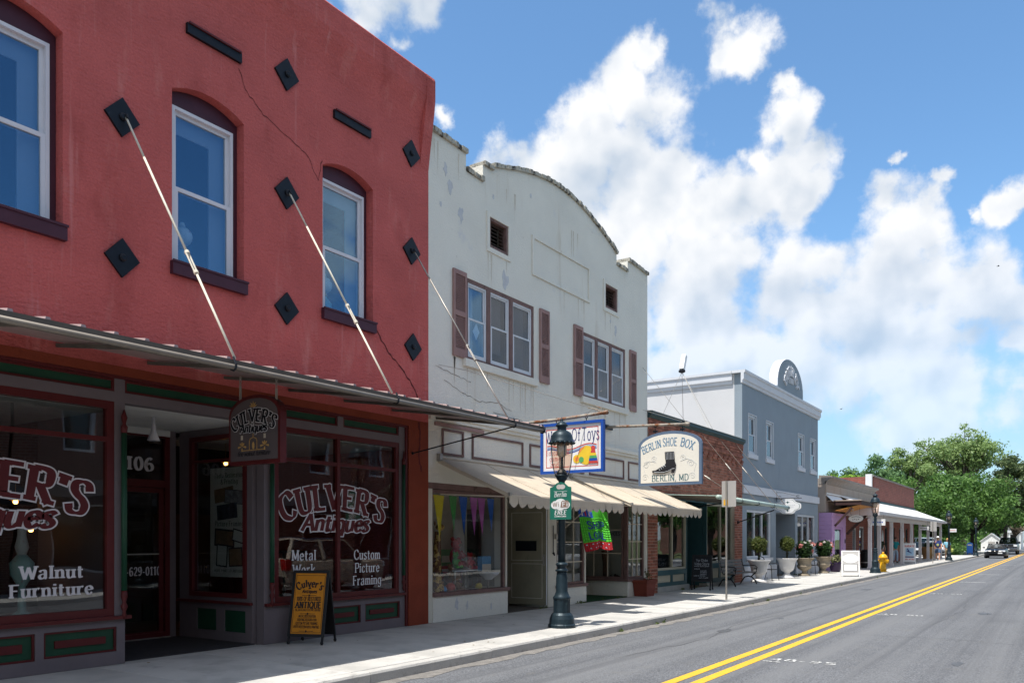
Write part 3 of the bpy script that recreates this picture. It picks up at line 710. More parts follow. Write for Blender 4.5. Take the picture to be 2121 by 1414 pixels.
mb = MB(); text(mb,'106',(7.60,2.145,2.73),(1,0,0),(0,0,1),.20,th=.24,tn=.08,fit=.46); text(mb,'410-629-0110',(7.56,2.145,1.04),(1,0,0),(0,0,1),.13,th=.2,tn=.07,fit=.80); mb.build('lettering', m_vletter, dr)
# right return of the entry: panelled bulkhead with a display window facing the door
mb = MB().wallholes(.24, 2.09, 0, 3.40, [(.36,1.78,.70,3.28),(.40,.92,.16,.50),(1.12,1.62,.16,.50)], 8.28, 8.42, 'y'); mb.build('entry_wall', m_grey, RB)
MB().box(8.22,.22,.60,8.279,2.09,.64).build('sill_board', m_maroon, RB)
for (a,b) in ((.40,.92),(1.12,1.62)): MB().box(8.30,a+.002,.162,8.40,b-.002,.498).build('bulkhead_panel', m_green, RB)
f = MB(); f.box(8.25,.36,.70,8.35,.43,3.28); f.box(8.25,1.71,.70,8.35,1.78,3.28); f.box(8.25,.43,.70,8.35,1.71,.77); f.box(8.25,.43,3.21,8.35,1.71,3.28); f.box(8.252,.43,2.86,8.348,1.71,2.90)
ew = f.build('display_window', m_maroon, RB)
MB().box(8.30,.43,.77,8.306,1.71,2.86).build('pane', gl_shop, ew); MB().box(8.30,.43,2.90,8.306,1.71,3.21).build('pane', gl_shop, ew)
mb = MB().wallholes(.24, 2.09, 0, 3.40, [], 6.0, 6.098, 'y'); mb.build('entry_wall', m_grey, RB)
for x in (6.06, 8.47):    # turned half columns beside the entry, and one at the far right
    c = MB().lathe([(.035,.95),(.035,3.0)],12,(x,.0,0)).build('column', m_green, RB, smooth=True)
    MB().lathe([(.012,.58),(.03,.64),(.018,.68),(.045,.75),(.02,.80),(.04,.87),(.036,.95)],12,(x,0,0)).lathe([(.036,3.0),(.045,3.08),(.02,3.12),(.04,3.2),(.01,3.3)],12,(x,0,0)).build('turned_end', m_maroon, c, smooth=True)
c = MB().lathe([(.03,.95),(.03,3.0)],12,(11.53,.01,0)).build('column', m_green, RB, smooth=True)
MB().lathe([(.012,.66),(.028,.72),(.018,.76),(.04,.83),(.02,.87),(.03,.95)],12,(11.53,.01,0)).lathe([(.03,3.0),(.04,3.08),(.02,3.12),(.01,3.25)],12,(11.53,.01,0)).build('turned_end', m_maroon, c, smooth=True)
l = MB().lathe([(.02,0),(.025,-.12),(.035,-.13),(.035,-.2),(.09,-.34),(.085,-.345),(.0,-.30)],14,(7.05,.9,3.402)).build('entry_lamp', m_vinyl, RB, smooth=True)
# shop interior
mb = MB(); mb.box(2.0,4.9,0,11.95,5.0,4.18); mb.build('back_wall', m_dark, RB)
mb = MB(); mb.box(2.0,.31,.25,6.0,1.7,.62); mb.box(8.43,.31,.25,11.59,1.9,.62); mb.build('display_floor', m_floor, RB)
mb = MB(); mb.box(2.0,.24,3.31,6.0,3.2,3.35); mb.box(8.43,.24,3.31,11.6,3.2,3.35); mb.build('display_ceiling', m_ceil, RB)
MB().box(2.0,.3,-.02,11.9,4.9,.01).build('shop_floor', m_floor, RB)
# poster hung inside the return window
m_paper = mat('poster paper', (.56,.56,.50), .8, var=.05); m_ink = mat('ink', (.02,.02,.022), .7); m_sepia = mat('sepia print', (.22,.14,.08), .8, var=.4, scale=9); m_photo = mat('photo print', (.25,.25,.26), .8, var=.7, scale=12); m_phd = mat('dark photo print', (.05,.06,.08), .8, var=.8, scale=9)
po = thing('poster', 'cream hanging poster for photo restoration and picture framing behind entry glass', 'poster', (8.43,.85,1.0), world=True)
MB().box(8.325,.34,1.02,8.337,1.33,2.76).build('sheet', m_paper, po)
mb = MB(); U, V_ = (0,-1,0), (0,0,1)
text(mb,'Photo Restoration',(8.325,.85,2.60),U,V_,.075,fit=.72); text(mb,'& Printing',(8.325,.85,2.50),U,V_,.075,fit=.42); text(mb,'Picture Framing',(8.325,.85,1.83),U,V_,.075,fit=.70); text(mb,'HOME PANELED ANTIQUES',(8.325,.85,1.10),U,V_,.04,fit=.74)
mb.build('lettering', m_ink, po)
def tilt(cy, cz, w, h, a, x=8.321):
    c, s_ = math.cos(R(a)), math.sin(R(a)); return [(x, cy-(u*c-v*s_), cz+(u*s_+v*c)) for u, v in ((-w/2,-h/2),(w/2,-h/2),(w/2,h/2),(-w/2,h/2))]
for i, (cy, cz, w, h, a, mm, fr_) in enumerate(((.98,2.33,.48,.22,7,m_sepia,0),(.73,2.29,.46,.22,-5,m_photo,.02),(.90,2.06,.50,.24,5,m_phd,0),(.96,1.64,.50,.28,-4,m_sepia,.06),(.62,1.67,.28,.2,-12,m_paper,.04),(1.02,1.36,.28,.36,-4,m_paper,.05),(.68,1.34,.34,.30,3,m_sepia,.04))):
    x = 8.322-.0015*i
    p = MB().prism(tilt(cy,cz,w,h,a,x), (.0015,0,0)).build('print', m_ink if fr_ else mm, po)
    if fr_: MB().prism(tilt(cy,cz,w-fr_,h-fr_,a,x-.0006), (.0005,0,0)).build('print_centre', mm, p)
# ---------------- standing seam street canopy with gutter and tie rods
m_sheet = mat('corrugated sheet', (.42,.32,.31), .5, metal=.3, var=.15, scale=2)
CA = thing('metal_canopy', 'long metal sidewalk canopy with brown half round gutter and slanting tie rods', 'canopy', (7,-1,3.7), world=True)
yb, yf, zb, zf = -.01, -2.12, 4.02, 3.70
m_edge = mat('weathered edge board', (.10,.088,.076), .7, var=.2, scale=4)
mb = MB(); n = 0; x = 1.0
while x < 13.05:
    w_ = .34
    x2 = min(x+w_, 13.05)
    mb.prism([(x,yf,zf),(x2-.06,yf,zf),(x2-.05,yf,zf+.035),(x2-.01,yf,zf+.035),(x2,yf,zf),(x2,yf,zf-.008),(x,yf,zf-.008)] if x2-x > .1 else [(x,yf,zf),(x2,yf,zf),(x2,yf,zf-.008)], (0,yb-yf,zb-zf)); x = x2
# keep the sheet clear of the neighbour's wall face
mb.build('roof_sheet', m_sheet, CA)
gprof = [(yf-.01,zf+.0),(yf-.01,zf-.035),(yf-.03,zf-.085),(yf-.075,zf-.105),(yf-.125,zf-.085),(yf-.145,zf-.04),(yf-.145,zf-.005),(yf-.155,zf-.005),(yf-.157,zf-.045),(yf-.132,zf-.095),(yf-.075,zf-.117),(yf-.025,zf-.097),(yf,zf-.04),(yf,zf)]
MB().prism([(1.0,y,z) for y,z in [(yf-.005,zf-.06),(yf-.03,zf-.06),(yf-.03,zf+.002),(yf-.005,zf+.002)]], (12.04,0,0)).build('edge_board', m_edge, CA)
MB().tube([(1.0,yf-.05,zf-.088),(12.96,yf-.05,zf-.088)],.031,10).build('gutter', m_gut, CA, smooth=True)
mb = MB(); mb.prism([(1.0,y,z) for y,z in [(yf+.02,zf-.012),(yf+.02,zf-.10),(yf+.06,zf-.10),(yf+.06,zf-.012)]], (11.9,0,0))
for x in np.arange(1.6,13.0,1.2): mb.bar((x,yf+.065,zf-.033),(x,-.01,zb-.05),.045,.045)
mb.build('framing', m_edge, CA)
mb = MB()
for x in (3.0,6.1,8.9,11.95,12.9): mb.tube([(x,yf-.04,zf+.03),(x,yf-.09,zf-.06),(x,yf-.085,zf-.11),(x,yf-.05,zf-.128),(x,yf-.0,zf-.11)],.013,6)
mb.build('gutter_strap', m_black, CA)
for (x, z) in ((6.05,7.08),(8.76,7.05),(11.74,7.01)):
    a, b = Vector((x,-.06,z)), Vector((x+.12,yf+.02,zf+.03)); q = lambda t: a.lerp(b,t)
    md = m_rodw if x < 11 else m_metal
    r = MB().tube([q(.0),q(.18)],.014,8).tube([q(.181),q(.60)],.015,8).tube([q(.66),q(1)],.015,8).build('tie_rod', md, CA, smooth=True)
    MB().tube([q(.585)+Vector((.02,0,0)),q(.665)+Vector((.02,0,0))],.011,6).tube([q(.585)-Vector((.02,0,0)),q(.665)-Vector((.02,0,0))],.011,6).tube([q(.58),q(.59)],.03,8).tube([q(.66),q(.67)],.03,8).build('turnbuckle', md, r)
    MB().tube([a+Vector((0,.05,.0)),a+Vector((0,-.02,.03)),a+Vector((0,-.03,-.02))],.018,6).build('eye_bolt', m_black, r)
MB().tube([(11.75,-.02,3.23),(12.06,-2.05,3.60)],.013,6).ball((11.75,-.02,3.23),.03,8,6).build('brace', m_black, CA)
# ---------------- hanging sign
m_signg = mat('sign brown grey', (.105,.085,.088), .6, var=.08); m_gold = mat('sign gold', (.50,.30,.10), .5, var=.3, scale=20); m_cream = mat('sign cream', (.55,.48,.38), .5)
HS = thing('hanging_sign', 'arched dark hanging sign with white antiques lettering and chandelier picture', 'sign', (7.5,-.84,2.66), world=True)
def archpts(x, y0, y1, z0, zs, zt, n=12):
    """outline in the y-z plane: straight sides, arched top (y0 = wall side)"""
    c = (y0+y1)/2; r = abs(y0-y1)/2
    return [(x,y0,z0),(x,y0,zs)] + [(x, c+(y0-c)*math.cos(math.pi*i/n), zs+(zt-zs)*math.sin(math.pi*i/n)) for i in range(1,n)] + [(x,y1,zs),(x,y1,z0)]
hx, hy, hk = 7.45, -.84, .88
def hz(z): return 2.66+(z-2.74)*hk
MB().prism(archpts(hx,hy+.54,hy-.54,hz(2.74),hz(3.53),hz(3.83)), (.11,0,0)).build('board', m_maroon, HS)
MB().prism(archpts(hx-.006,hy+.495,hy-.495,hz(2.80),hz(3.51),hz(3.775)), (.0055,0,0)).build('face', m_signg, HS)
hf = hx-.006; U, V_ = (0,-1,0), (0,0,1)
for ex, m_, ly in ((.009,m_vletter,.004),(0,m_black,.0085)):
    mb = MB(); text(mb,"CULVER'S",(hf,hy,hz(3.41)),U,V_,.175,th=.25,tn=.1,arc=.72,ex=ex,lay=ly,fit=.86,sp=20); text(mb,'Antiques',(hf,hy,hz(3.245)),U,V_,.115,th=.24,tn=.13,serif=False,slant=.2,ex=ex*.8,lay=ly+.001,fit=.56,sp=9); mb.build('lettering_outline' if ex else 'lettering', m_, HS)
mb = MB(); text(mb,'fine walnut furniture',(hf,hy,hz(2.875)),U,V_,.065,th=.14,tn=.06,serif=False,slant=.3,fit=.68,lay=.004,sp=4); mb.build('lettering', m_black, HS)
mb = MB(Matrix.Translation((hf-.005,hy,2.66)) @ Matrix.Scale(hk,4) @ Matrix.Translation((0,0,-2.74)))
for cy in (.27,-.27):
    for a in (-60,-25,0,25,60):
        mb.prism([(0,cy,3.03),(0,cy-.10*math.sin(R(a-9)),3.03+.13*math.cos(R(a-9))-.08),(0,cy-.12*math.sin(R(a)),3.03+.15*math.cos(R(a))-.08),(0,cy-.10*math.sin(R(a+9)),3.03+.13*math.cos(R(a+9))-.08)], (-.003,0,0))
    mb.prism([(0,cy-.015,2.95),(0,cy+.015,2.95),(0,cy+.012,3.0),(0,cy-.012,3.0)],(-.003,0,0))
for pts in ([(0,3.22),(0,3.16)],[(.09,2.97),(.09,3.10),(.07,3.14),(0,3.16),(-.07,3.14),(-.09,3.10),(-.09,2.97)],[(.25,2.96),(-.25,2.96)]): mb.tube([(-.003,p[0],p[1]) for p in pts],.006,5)
mb.ball((0,0,3.03),(.008,.03,.06),8,6)
for a in (-70,-40,0,40,70): mb.prism([(0,0,3.63),(0,-.05*math.sin(R(a-12)),3.63+.06*math.cos(R(a-12))),(0,-.10*math.sin(R(a)),3.63+.10*math.cos(R(a))),(0,-.05*math.sin(R(a+12)),3.63+.06*math.cos(R(a+12)))],(-.003,0,0))
mb.build('chandelier_picture', m_gold, HS)
mb = MB()
for y in (-.24,.24): mb.box(hf-.009,hy+y-.02,hz(3.13),hf-.005,hy+y+.02,hz(3.20))
mb.build('candle_picture', m_cream, HS)
for y, zt in ((hy+.36,3.93),(hy-.40,3.82)):
    MB().tube([(hx+.055,y,3.46),(hx+.055,y,zt-.15)],.017,8).build('hanger_rod', m_metal, HS)
    for i in range(3):
        z = zt-.13+.05*i; MB().tube([(hx+.055+.014*math.cos(a)*(i%2),y+.014*math.cos(a)*(1-i%2),z+.032*math.sin(a)) for a in np.linspace(0,6.28,9)],.005,5).build('chain_link', m_metal, HS)
# ================================================================ cream stucco building
m_cst = mat('cream stucco', (.71,.69,.62), .9, var=.06, scale=.9, bump=.5, bscale=30, relief=.8, fine=.05, spec=.15,
            stain=[((.54,.47,.37),.60,.80,2.1,.12), ((.60,.60,.60),.62,.72,1.1,1), ((.25,.23,.2),.70,.78,5,1)])
m_cope = mat('weathered coping', (.42,.40,.34), .95, var=.2, scale=3, bump=.8, bscale=35, stain=[((.055,.05,.045),.50,.62,7,.35), ((.10,.11,.05),.62,.7,3,1)])
m_mau = mat('faded mauve paint', (.30,.185,.17), .75, var=.15, scale=3, stain=((.16,.09,.07),.6,.72,7,.3))
m_mau2 = mat('brown mauve timber', (.175,.105,.095), .75, var=.25, scale=5, bump=.3, bscale=50, stain=((.05,.03,.025),.6,.7,9,.4))
m_wfr = mat('white window paint', (.60,.62,.65), .45, var=.06, scale=4)
m_blk0 = mat('vent dark',(.02,.018,.016),.9)
m_lou = mat('vent louver', (.20,.16,.14), .8, var=.3, scale=8)
m_screen = glass('screened glass', (.55,.58,.62), .06, .03)
CB = thing('cream_building', 'two storey weathered cream stucco building with arched parapet and mauve shutters', 'building', (17, 4, 0), world=True)
X0, X1 = 12.232, 22.27
wg = [(13.44,16.03,5.30,6.98),(18.35,20.80,5.24,6.90)]
vt = [(14.23,14.96,7.83,8.50),(19.55,20.29,7.80,8.46)]
mb = MB().wallholes(X0, X1, 2.72, 9.08, wg+vt, 0, .32)
def top(p): mb.prism(p, (0,.32,0))
top([(X0,0,9.08),(13.43,0,9.08),(13.43,0,9.50),(X0,0,9.52)])
top([(13.43,0,9.08),(14.02,0,9.08),(14.02,0,9.13),(13.43,0,9.15)])
top([(14.02,0,9.08),(14.40,0,9.08),(14.40,0,9.50),(14.02,0,9.50)])
AR = [(14.40,9.58)] + [(14.40+5.86*t, 9.58 - .15*t + .62*math.sin(math.pi*t)) for t in np.linspace(.04,.96,22)] + [(20.26,9.40)]
top([(14.40,0,9.08)] + [(20.26,0,9.08)] + [(x,0,z) for x,z in AR[::-1]])
top([(20.26,0,9.0801),(20.95,0,9.0801),(20.95,0,9.10),(20.26,0,9.11)])
top([(20.95,0,9.08),(X1,0,9.08),(X1,0,9.36),(21.25,0,9.42),(20.95,0,9.42)])
mb.box(X0,.32,0,X0+.2,14,8.4); mb.box(X1-.2,.32,0,X1,14,8.4); mb.box(X0+.2,13.8,0,X1-.2,14,8.4)
mb.build('wall', m_cst, CB)
MB().box(X0+.2,.32,8.2,X1-.2,13.8,8.3).build('roof', m_roof, CB)
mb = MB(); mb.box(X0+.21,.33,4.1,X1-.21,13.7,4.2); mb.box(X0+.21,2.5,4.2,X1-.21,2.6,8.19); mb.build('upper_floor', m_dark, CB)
mb = MB()   # coping with ragged brick-on-edge pieces
def cop(pts, w=.07):
    for i in range(len(pts)-1):
        (xa,za),(xb,zb) = pts[i],pts[i+1]; mb.prism([(xa,-.05,za+.002),(xb,-.05,zb+.002),(xb,-.05,zb+w),(xa,-.05,za+w)], (0,.42,0))
rq = random.Random(5)
def copbits(pts, m_, par):
    L_ = sum(math.hypot(b[0]-a[0], b[1]-a[1]) for a, b in zip(pts, pts[1:])); st = .115; acc = 0
    for a, b in zip(pts, pts[1:]):
        l = math.hypot(b[0]-a[0], b[1]-a[1]); n = max(1, round(l/st)); an = math.atan2(b[1]-a[1], b[0]-a[0])
        for i in range(n):
            t = (i+.5)/n; x = a[0]+(b[0]-a[0])*t; z = a[1]+(b[1]-a[1])*t; h = .085+rq.uniform(-.012,.016); w = l/n*.46
            T = Matrix.Translation((x,0,z)) @ Matrix.Rotation(-an,4,'Y')
            MBc.T = T; MBc.box(-w,-.045-rq.uniform(0,.02),.001,w,.36,h)
MBc = MB()
copbits([(X0,9.52),(13.46,9.50)], m_cope, CB); copbits([(13.43,9.15),(14.02,9.13)], m_cope, CB); copbits([(14.02,9.50),(14.38,9.50)], m_cope, CB); copbits(AR, m_cope, CB)
copbits([(20.28,9.11),(20.93,9.10)], m_cope, CB); copbits([(20.95,9.42),(21.25,9.42)], m_cope, CB); copbits([(21.25,9.42),(X1,9.36)], m_cope, CB)
MBc.build('coping_brick', m_cope, CB, kind='stuff')
# blank raised sign panel
mb = MB(); mb.frame(15.93,18.70,7.70,8.62,.07,-.035,-.002); mb.build('sign_panel_border', m_cst, CB)
for (a,b,c,d) in vt:
    f = MB().frame(a-.09,b+.09,c-.10,d+.08,.10,-.03,.05).build('vent', m_cst, CB)
    MB().frame(a+.012,b-.012,c+.012,d-.012,.06,-.005,.2).build('vent_frame', m_mau2, f)
    MB().box(a,.29,c,b,.33,d).build('vent_back', m_blk0, f)
    n = 7
    for i in range(n):
        z = c+.10+(d-c-.2)*i/(n-1); MB().prism([(a+.075,.05,z-.03),(a+.075,.062,z-.03),(a+.075,.17,z+.045),(a+.075,.158,z+.045)], (b-a-.15,0,0)).build('louver', m_lou, f)
for gi, (a,b,c,d) in enumerate(wg):
    f = MB().frame(a+.002,b-.002,c+.002,d-.002,.07,.01,.12); w_ = (b-a-.14)
    cols = [a+.07, a+.07+w_*.30, a+.07+w_*.65, b-.07]
    for q in cols[1:3]: f.box(q-.065,.006,c+.07,q+.065,.115,d-.07)
    wd = f.build('window', m_mau2, CB)
    for i in range(3):
        x0 = cols[i]+(.066 if i else .001); x1 = cols[i+1]-(.066 if i < 2 else .001)
        s_ = MB().frame(x0,x1,c+.071,d-.071,.045,.03,.10); m_ = (c+d)/2+.03
        s_.frame(x0+.045,x1-.045,m_-.02,d-.116,.035,.055,.095); s_.frame(x0+.045,x1-.045,c+.116,m_+.015,.035,.03,.054)
        s_.build('sash_frame', m_wfr, wd)
        g_ = gl_sky if (gi == 0 and i == 0) else m_screen
        MB().box(x0+.08,.072,m_+.015,x1-.08,.076,d-.151).build('pane', g_, wd); MB().box(x0+.08,.040,c+.151,x1-.08,.044,m_-.02).build('pane', g_, wd)
        MB().box(x0+.05,.15,c+.1+(d-c)*.15*(i%2),x1-.05-(.1 if i else .28),.16,d-.1).build('blind', mat('window blind',(.34,.34,.33),.8,var=.1), wd)
    MB().box(a-.12,-.08,c-.15,b+.10,-.002,c-.0).build('sill', m_cst, wd)
    MB().box(a+.002,-.002,c-.02,b-.002,.009,c+.03).build('sill_top', m_cst, wd)
MB().prism([(13.75,.068,5.95),(13.87,.068,5.78),(13.99,.068,5.97),(13.87,.068,6.14)],(0,-.003,0)).build('window_note', m_wfr, CB)
for (a,b,c,d) in ((12.97,13.40,5.30,7.04),(16.25,16.66,5.28,7.0),(17.86,18.30,5.22,6.98),(21.04,21.44,5.24,6.95)):
    f = MB(); f.box(a,-.05,c,a+.055,-.004,d); f.box(b-.055,-.05,c,b,-.004,d)
    m_ = (c+d)/2
    for z0,z1 in ((c,c+.16),(m_-.05,m_+.05),(d-.09,d)): f.box(a+.055,-.05,z0,b-.055,-.004,z1)
    sh = f.build('shutter', m_mau, CB)
    l = MB(); l.box(a+.055,-.014,c+.16,b-.055,-.006,m_-.05); l.box(a+.055,-.014,m_+.05,b-.055,-.006,d-.09)
    for z0,z1 in ((c+.16,m_-.05),(m_+.05,d-.09)):
        z = z0+.01
        while z < z1-.02: l.prism([(a+.056,-.045,z),(a+.056,-.038,z-.004),(a+.056,-.016,z+.026),(a+.056,-.022,z+.03)],(b-a-.112,0,0)); z += .036
    l.build('louvers', m_mau, sh, kind='stuff')
# peeled patches of render: irregular thin flakes
m_peel = mat('peeled render', (.52,.53,.55), .95, var=.15, scale=9, bump=.4)
def flake(x, z, r, par, m, sd, y=-.004, sq=1.5):
    rr = random.Random(sd); P = []
    for i in range(13):
        a = 2*math.pi*i/13; q = r*rr.uniform(.45,1.1); P.append((x+q*math.cos(a)*.8, y, z+q*math.sin(a)*sq))
    MB().prism(P,(0,.003,0)).build('peeled_patch', m, par)
for i,(x,z,r) in enumerate(((12.9,8.65,.12),(13.25,8.2,.13),(14.85,7.28,.17),(12.75,8.95,.1),(15.9,9.5,.06),(20.2,7.3,.1),(12.6,8.2,.05),(14.4,8.95,.06),(19.9,7.5,.05))): flake(x,z,r,CB,m_peel,i)
for i,(x,z,r) in enumerate(((13.1,.34,.09),(13.45,.28,.07),(14.3,.2,.05))): flake(x,z,r,CB,m_peel,i+30,-.018)
m_hair = mat('hairline crack', (.25,.21,.17), .95)
m_streak = mat('run stain', (.58,.53,.44), .95, var=.2, scale=8)
rs = random.Random(21)
for (xa,xb,zt,n_) in ((12.98,13.4,5.28,3),(13.4,16.1,5.13,9),(18.3,20.9,5.07,8),(15.9,18.7,7.68,4),(14.2,15.0,7.7,3),(19.5,20.3,7.66,2),(14.4,20.2,9.3,6),(12.4,13.4,9.4,3)):
    mb = MB()
    for i in range(n_):
        x = rs.uniform(xa,xb); w = rs.uniform(.012,.035); l = rs.uniform(.25,.85); k = 6; P = [(x-w*(1-j/k)*rs.uniform(.6,1.2),-.0025,zt-l*j/k) for j in range(k)]+[(x,-.0025,zt-l)]+[(x+w*(1-j/k)*rs.uniform(.6,1.2),-.0025,zt-l*j/k) for j in range(k-1,-1,-1)]
        mb.add(P,[tuple(range(len(P)))])
    mb.build('run_stain', m_streak, CB, kind='stuff')
for pts in ([(12.7,4.75),(13.3,4.6),(13.9,4.5),(14.6,4.55),(15.1,4.45)],[(14.4,4.35),(15.2,4.3),(16,4.25),(16.6,4.2)],[(18.6,4.4),(19.4,4.1),(20.1,4.0)],[(12.45,5.0),(13.2,4.9),(13.6,4.85)]): crackline(pts,.006,CB,m_hair)
# ---------------- ground floor
m_cgf = mat('cream timber paint', (.58,.555,.475), .75, var=.08, scale=1.5, bump=.2, bscale=40, stain=[((.28,.23,.16),.62,.8,2.4,.2),((.12,.10,.08),.70,.76,6,1)])
mb = MB(); mb.box(X0,.02,3.02,X1-.003,.3,2.719) if False else None
mb.wallholes(X0, X1-.003, 2.60, 2.719, [], .0, .3); mb.build('lintel', m_mau2, CB)
mb = MB(); mb.box(X0+.002,-.10,4.0,X1-.01,-.002,4.08); mb.box(X0+.002,-.06,3.93,X1-.01,-.002,3.999); mb.build('ledge', m_cst, CB)
for (a,b) in ((12.63,13.33),(13.62,15.55),(15.83,18.40),(18.68,20.69),(20.97,21.72)):
    MB().frame(a,b,3.28,3.80,.045,-.028,-.002).build('fascia_moulding', m_mau2, CB)
MB().box(12.4,-.05,3.835,14.0,-.003,3.90).build('fascia_board', m_mau, CB)
mb = MB(); mb.box(X0,-.0,0,12.35,.3,2.599); mb.box(14.87,.0,0,14.93,.3,2.599); mb.box(16.66,0,0,17.05,.3,2.599); mb.box(18.45,.0,0,18.52,.3,2.599); mb.box(22.05,.0,0,X1-.003,.3,2.599)
mb.build('post', m_cgf, CB)
mb = MB(); mb.box(12.352,-.014,0,14.93,.12,.495); mb.box(17.052,-.014,0,18.52,.12,.43); mb.box(20.93,-.014,0,22.05,.12,.43); mb.box(20.93,.121,0,21.05,1.62,.43)
mb.build('bulkhead', m_cst, CB)
mb = MB(); mb.box(12.352,-.05,.497,14.99,.10,.575); mb.box(17.0,-.05,.432,18.56,.10,.50); mb.box(20.86,-.05,.432,22.06,.10,.50); mb.box(20.86,.101,.432,21.0,1.6,.50)
mb.build('sill_board', m_mau2, CB)
f = MB(); f.box(12.352,.03,.58,12.40,.09,2.59); f.box(14.80,.02,.58,14.868,.09,2.59); f.box(12.40,.03,2.52,14.80,.09,2.59)
dw = f.build('display_window', m_mau2, CB)
gl_clear = glass('clear display glass',(.95,.96,.96),.035)
MB().box(12.40,.05,.577,14.80,.056,2.52).build('pane', gl_clear, dw)
MB().box(14.89,.31,.577,14.896,1.15,2.59).build('pane', gl_shop, dw)
def gridwin(x0,x1,z0,z1,nx,nz,ax,y,name='display_window'):
    T = Matrix.Identity(4) if ax == 'x' else Matrix(((0,1,0,0),(1,0,0,0),(0,0,1,0),(0,0,0,1)))
    w = MB(T).frame(x0,x1,z0,z1,.055,y-.03,y+.04).build(name, m_mau2, CB)
    mt = MB(T)
    for i in range(1,nx): q = x0+.055+(x1-x0-.11)*i/nx; mt.box(q-.012,y-.012,z0+.056,q+.012,y+.012,z1-.056)
    for j in range(1,nz):
        q = z0+.055+(z1-z0-.11)*j/nz
        for i in range(nx):
            a = x0+.056+(x1-x0-.112)*i/nx+(.012 if i else 0); b = x0+.056+(x1-x0-.112)*(i+1)/nx-(.012 if i < nx-1 else 0)
            mt.box(a,y-.010,q-.012,b,y+.010,q+.012)
    mt.build('muntins', m_cream, w)
    MB(T).box(x0+.055,y+.014,z0+.055,x1-.055,y+.018,z1-.055).build('pane', gl_shop, w)
    return w
gridwin(17.05,18.45,.505,2.595,3,4,'x',.05); gridwin(20.99,22.05,.505,2.595,3,4,'x',.05)
w_side = gridwin(.13,1.58,.505,2.595,3,3,'y',20.96)
mb = MB(); mb.box(20.94,.001,.505,20.985,.10,2.599); mb.build('post', m_mau2, CB)
# entries: side walls, back walls, doors
mb = MB(); mb.box(14.935,1.16,0,15.0,2.2,2.6); mb.box(15.0,2.0,0,16.8,2.1,2.6); mb.box(16.66,.301,0,16.74,2.0,2.599); mb.box(18.45,.301,0,18.52,3.2,2.599); mb.box(18.521,3.1,0,22.2,3.2,2.6); mb.build('entry_wall', m_cgf, CB)
mb = MB(); mb.box(X0+.21,1.5,.0,14.93,1.55,2.61); mb.build('window_back_wall', mat('pegboard tan',(.42,.37,.30),.85,var=.2,scale=2), CB)
mb = MB(); mb.box(X0+.21,.33,2.61,X1-.21,3.2,2.66); mb.build('soffit', m_cgf, CB)
mb = MB(); mb.box(X0+.21,.13,.40,14.87,1.49,.52); mb.box(21.06,.13,.3,22.2,1.6,.44); mb.box(17.06,.13,.3,18.44,1.6,.44); mb.build('display_floor', mat('display shelf',(.50,.44,.36),.7,var=.2), CB)
MB().box(X0+.21,.0,-.02,22.2,3.1,.006).build('entry_floor', mat('entry boards',(.10,.085,.07),.9,var=.3,scale=4), CB)
MB().box(18.53,.0,.007,20.92,3.05,.02).build('turf_mat', mat('turf mat',(.015,.07,.025),.95,var=.35,scale=30,bump=.8,bscale=300), CB)
MB().box(19.2,3.04,.02,20.2,3.09,2.2).build('door', m_dark, CB)
m_door = mat('dirty cream door', (.25,.235,.17), .7, var=.15, scale=2, stain=((.10,.09,.06),.6,.75,2.5,.3))
T = Matrix.Translation((16.62,.02,.06)) @ Matrix.Rotation(R(97),4,'Z')
MBd = MB(T); MBd.box(0,-.02,0,1.02,.02,2.30)
dr = MBd.build('door', m_door, CB)
mb = MB(T); mb.frame(.10,.92,1.05,2.20,.012,.02,.026); mb.frame(.10,.92,.15,.98,.012,.02,.026); mb.build('door_moulding', m_cgf, dr)
MB(T).box(.25,.021,1.28,.80,.034,1.52).build('door_sign', m_black, dr)
MB(T).box(-.004,-.022,0,.0,.021,2.30).build('door_edge', m_wfr, dr)
mb = MB(T); mb.tube([(.06,.03,1.12),(.06,.07,1.12),(.06,.07,.98)],.012,6); mb.box(.03,.021,.93,.09,.03,1.2); mb.build('handle', m_metal, dr)
mb = MB(); mb.box(15.06,1.9,0,15.14,1.99,2.35); mb.box(16.5,1.9,0,16.58,1.99,2.35); mb.box(15.14,1.9,2.25,16.5,1.99,2.35); mb.build('door_frame', m_mau2, CB)
MB().box(15.15,1.94,.05,16.49,1.96,2.24).build('inner_door', m_dark, CB)
MB().tube([(16.85,-.03,1.95),(16.85,-.03,1.3)],.012,6).tube([(16.83,-.03,1.3),(16.85,-.06,1.24),(16.87,-.03,1.3)],.02,6).build('awning_crank', m_black, CB)
MB().box(16.95,-.05,1.62,17.03,-.001,1.74).build('switch_box', m_metal, CB)
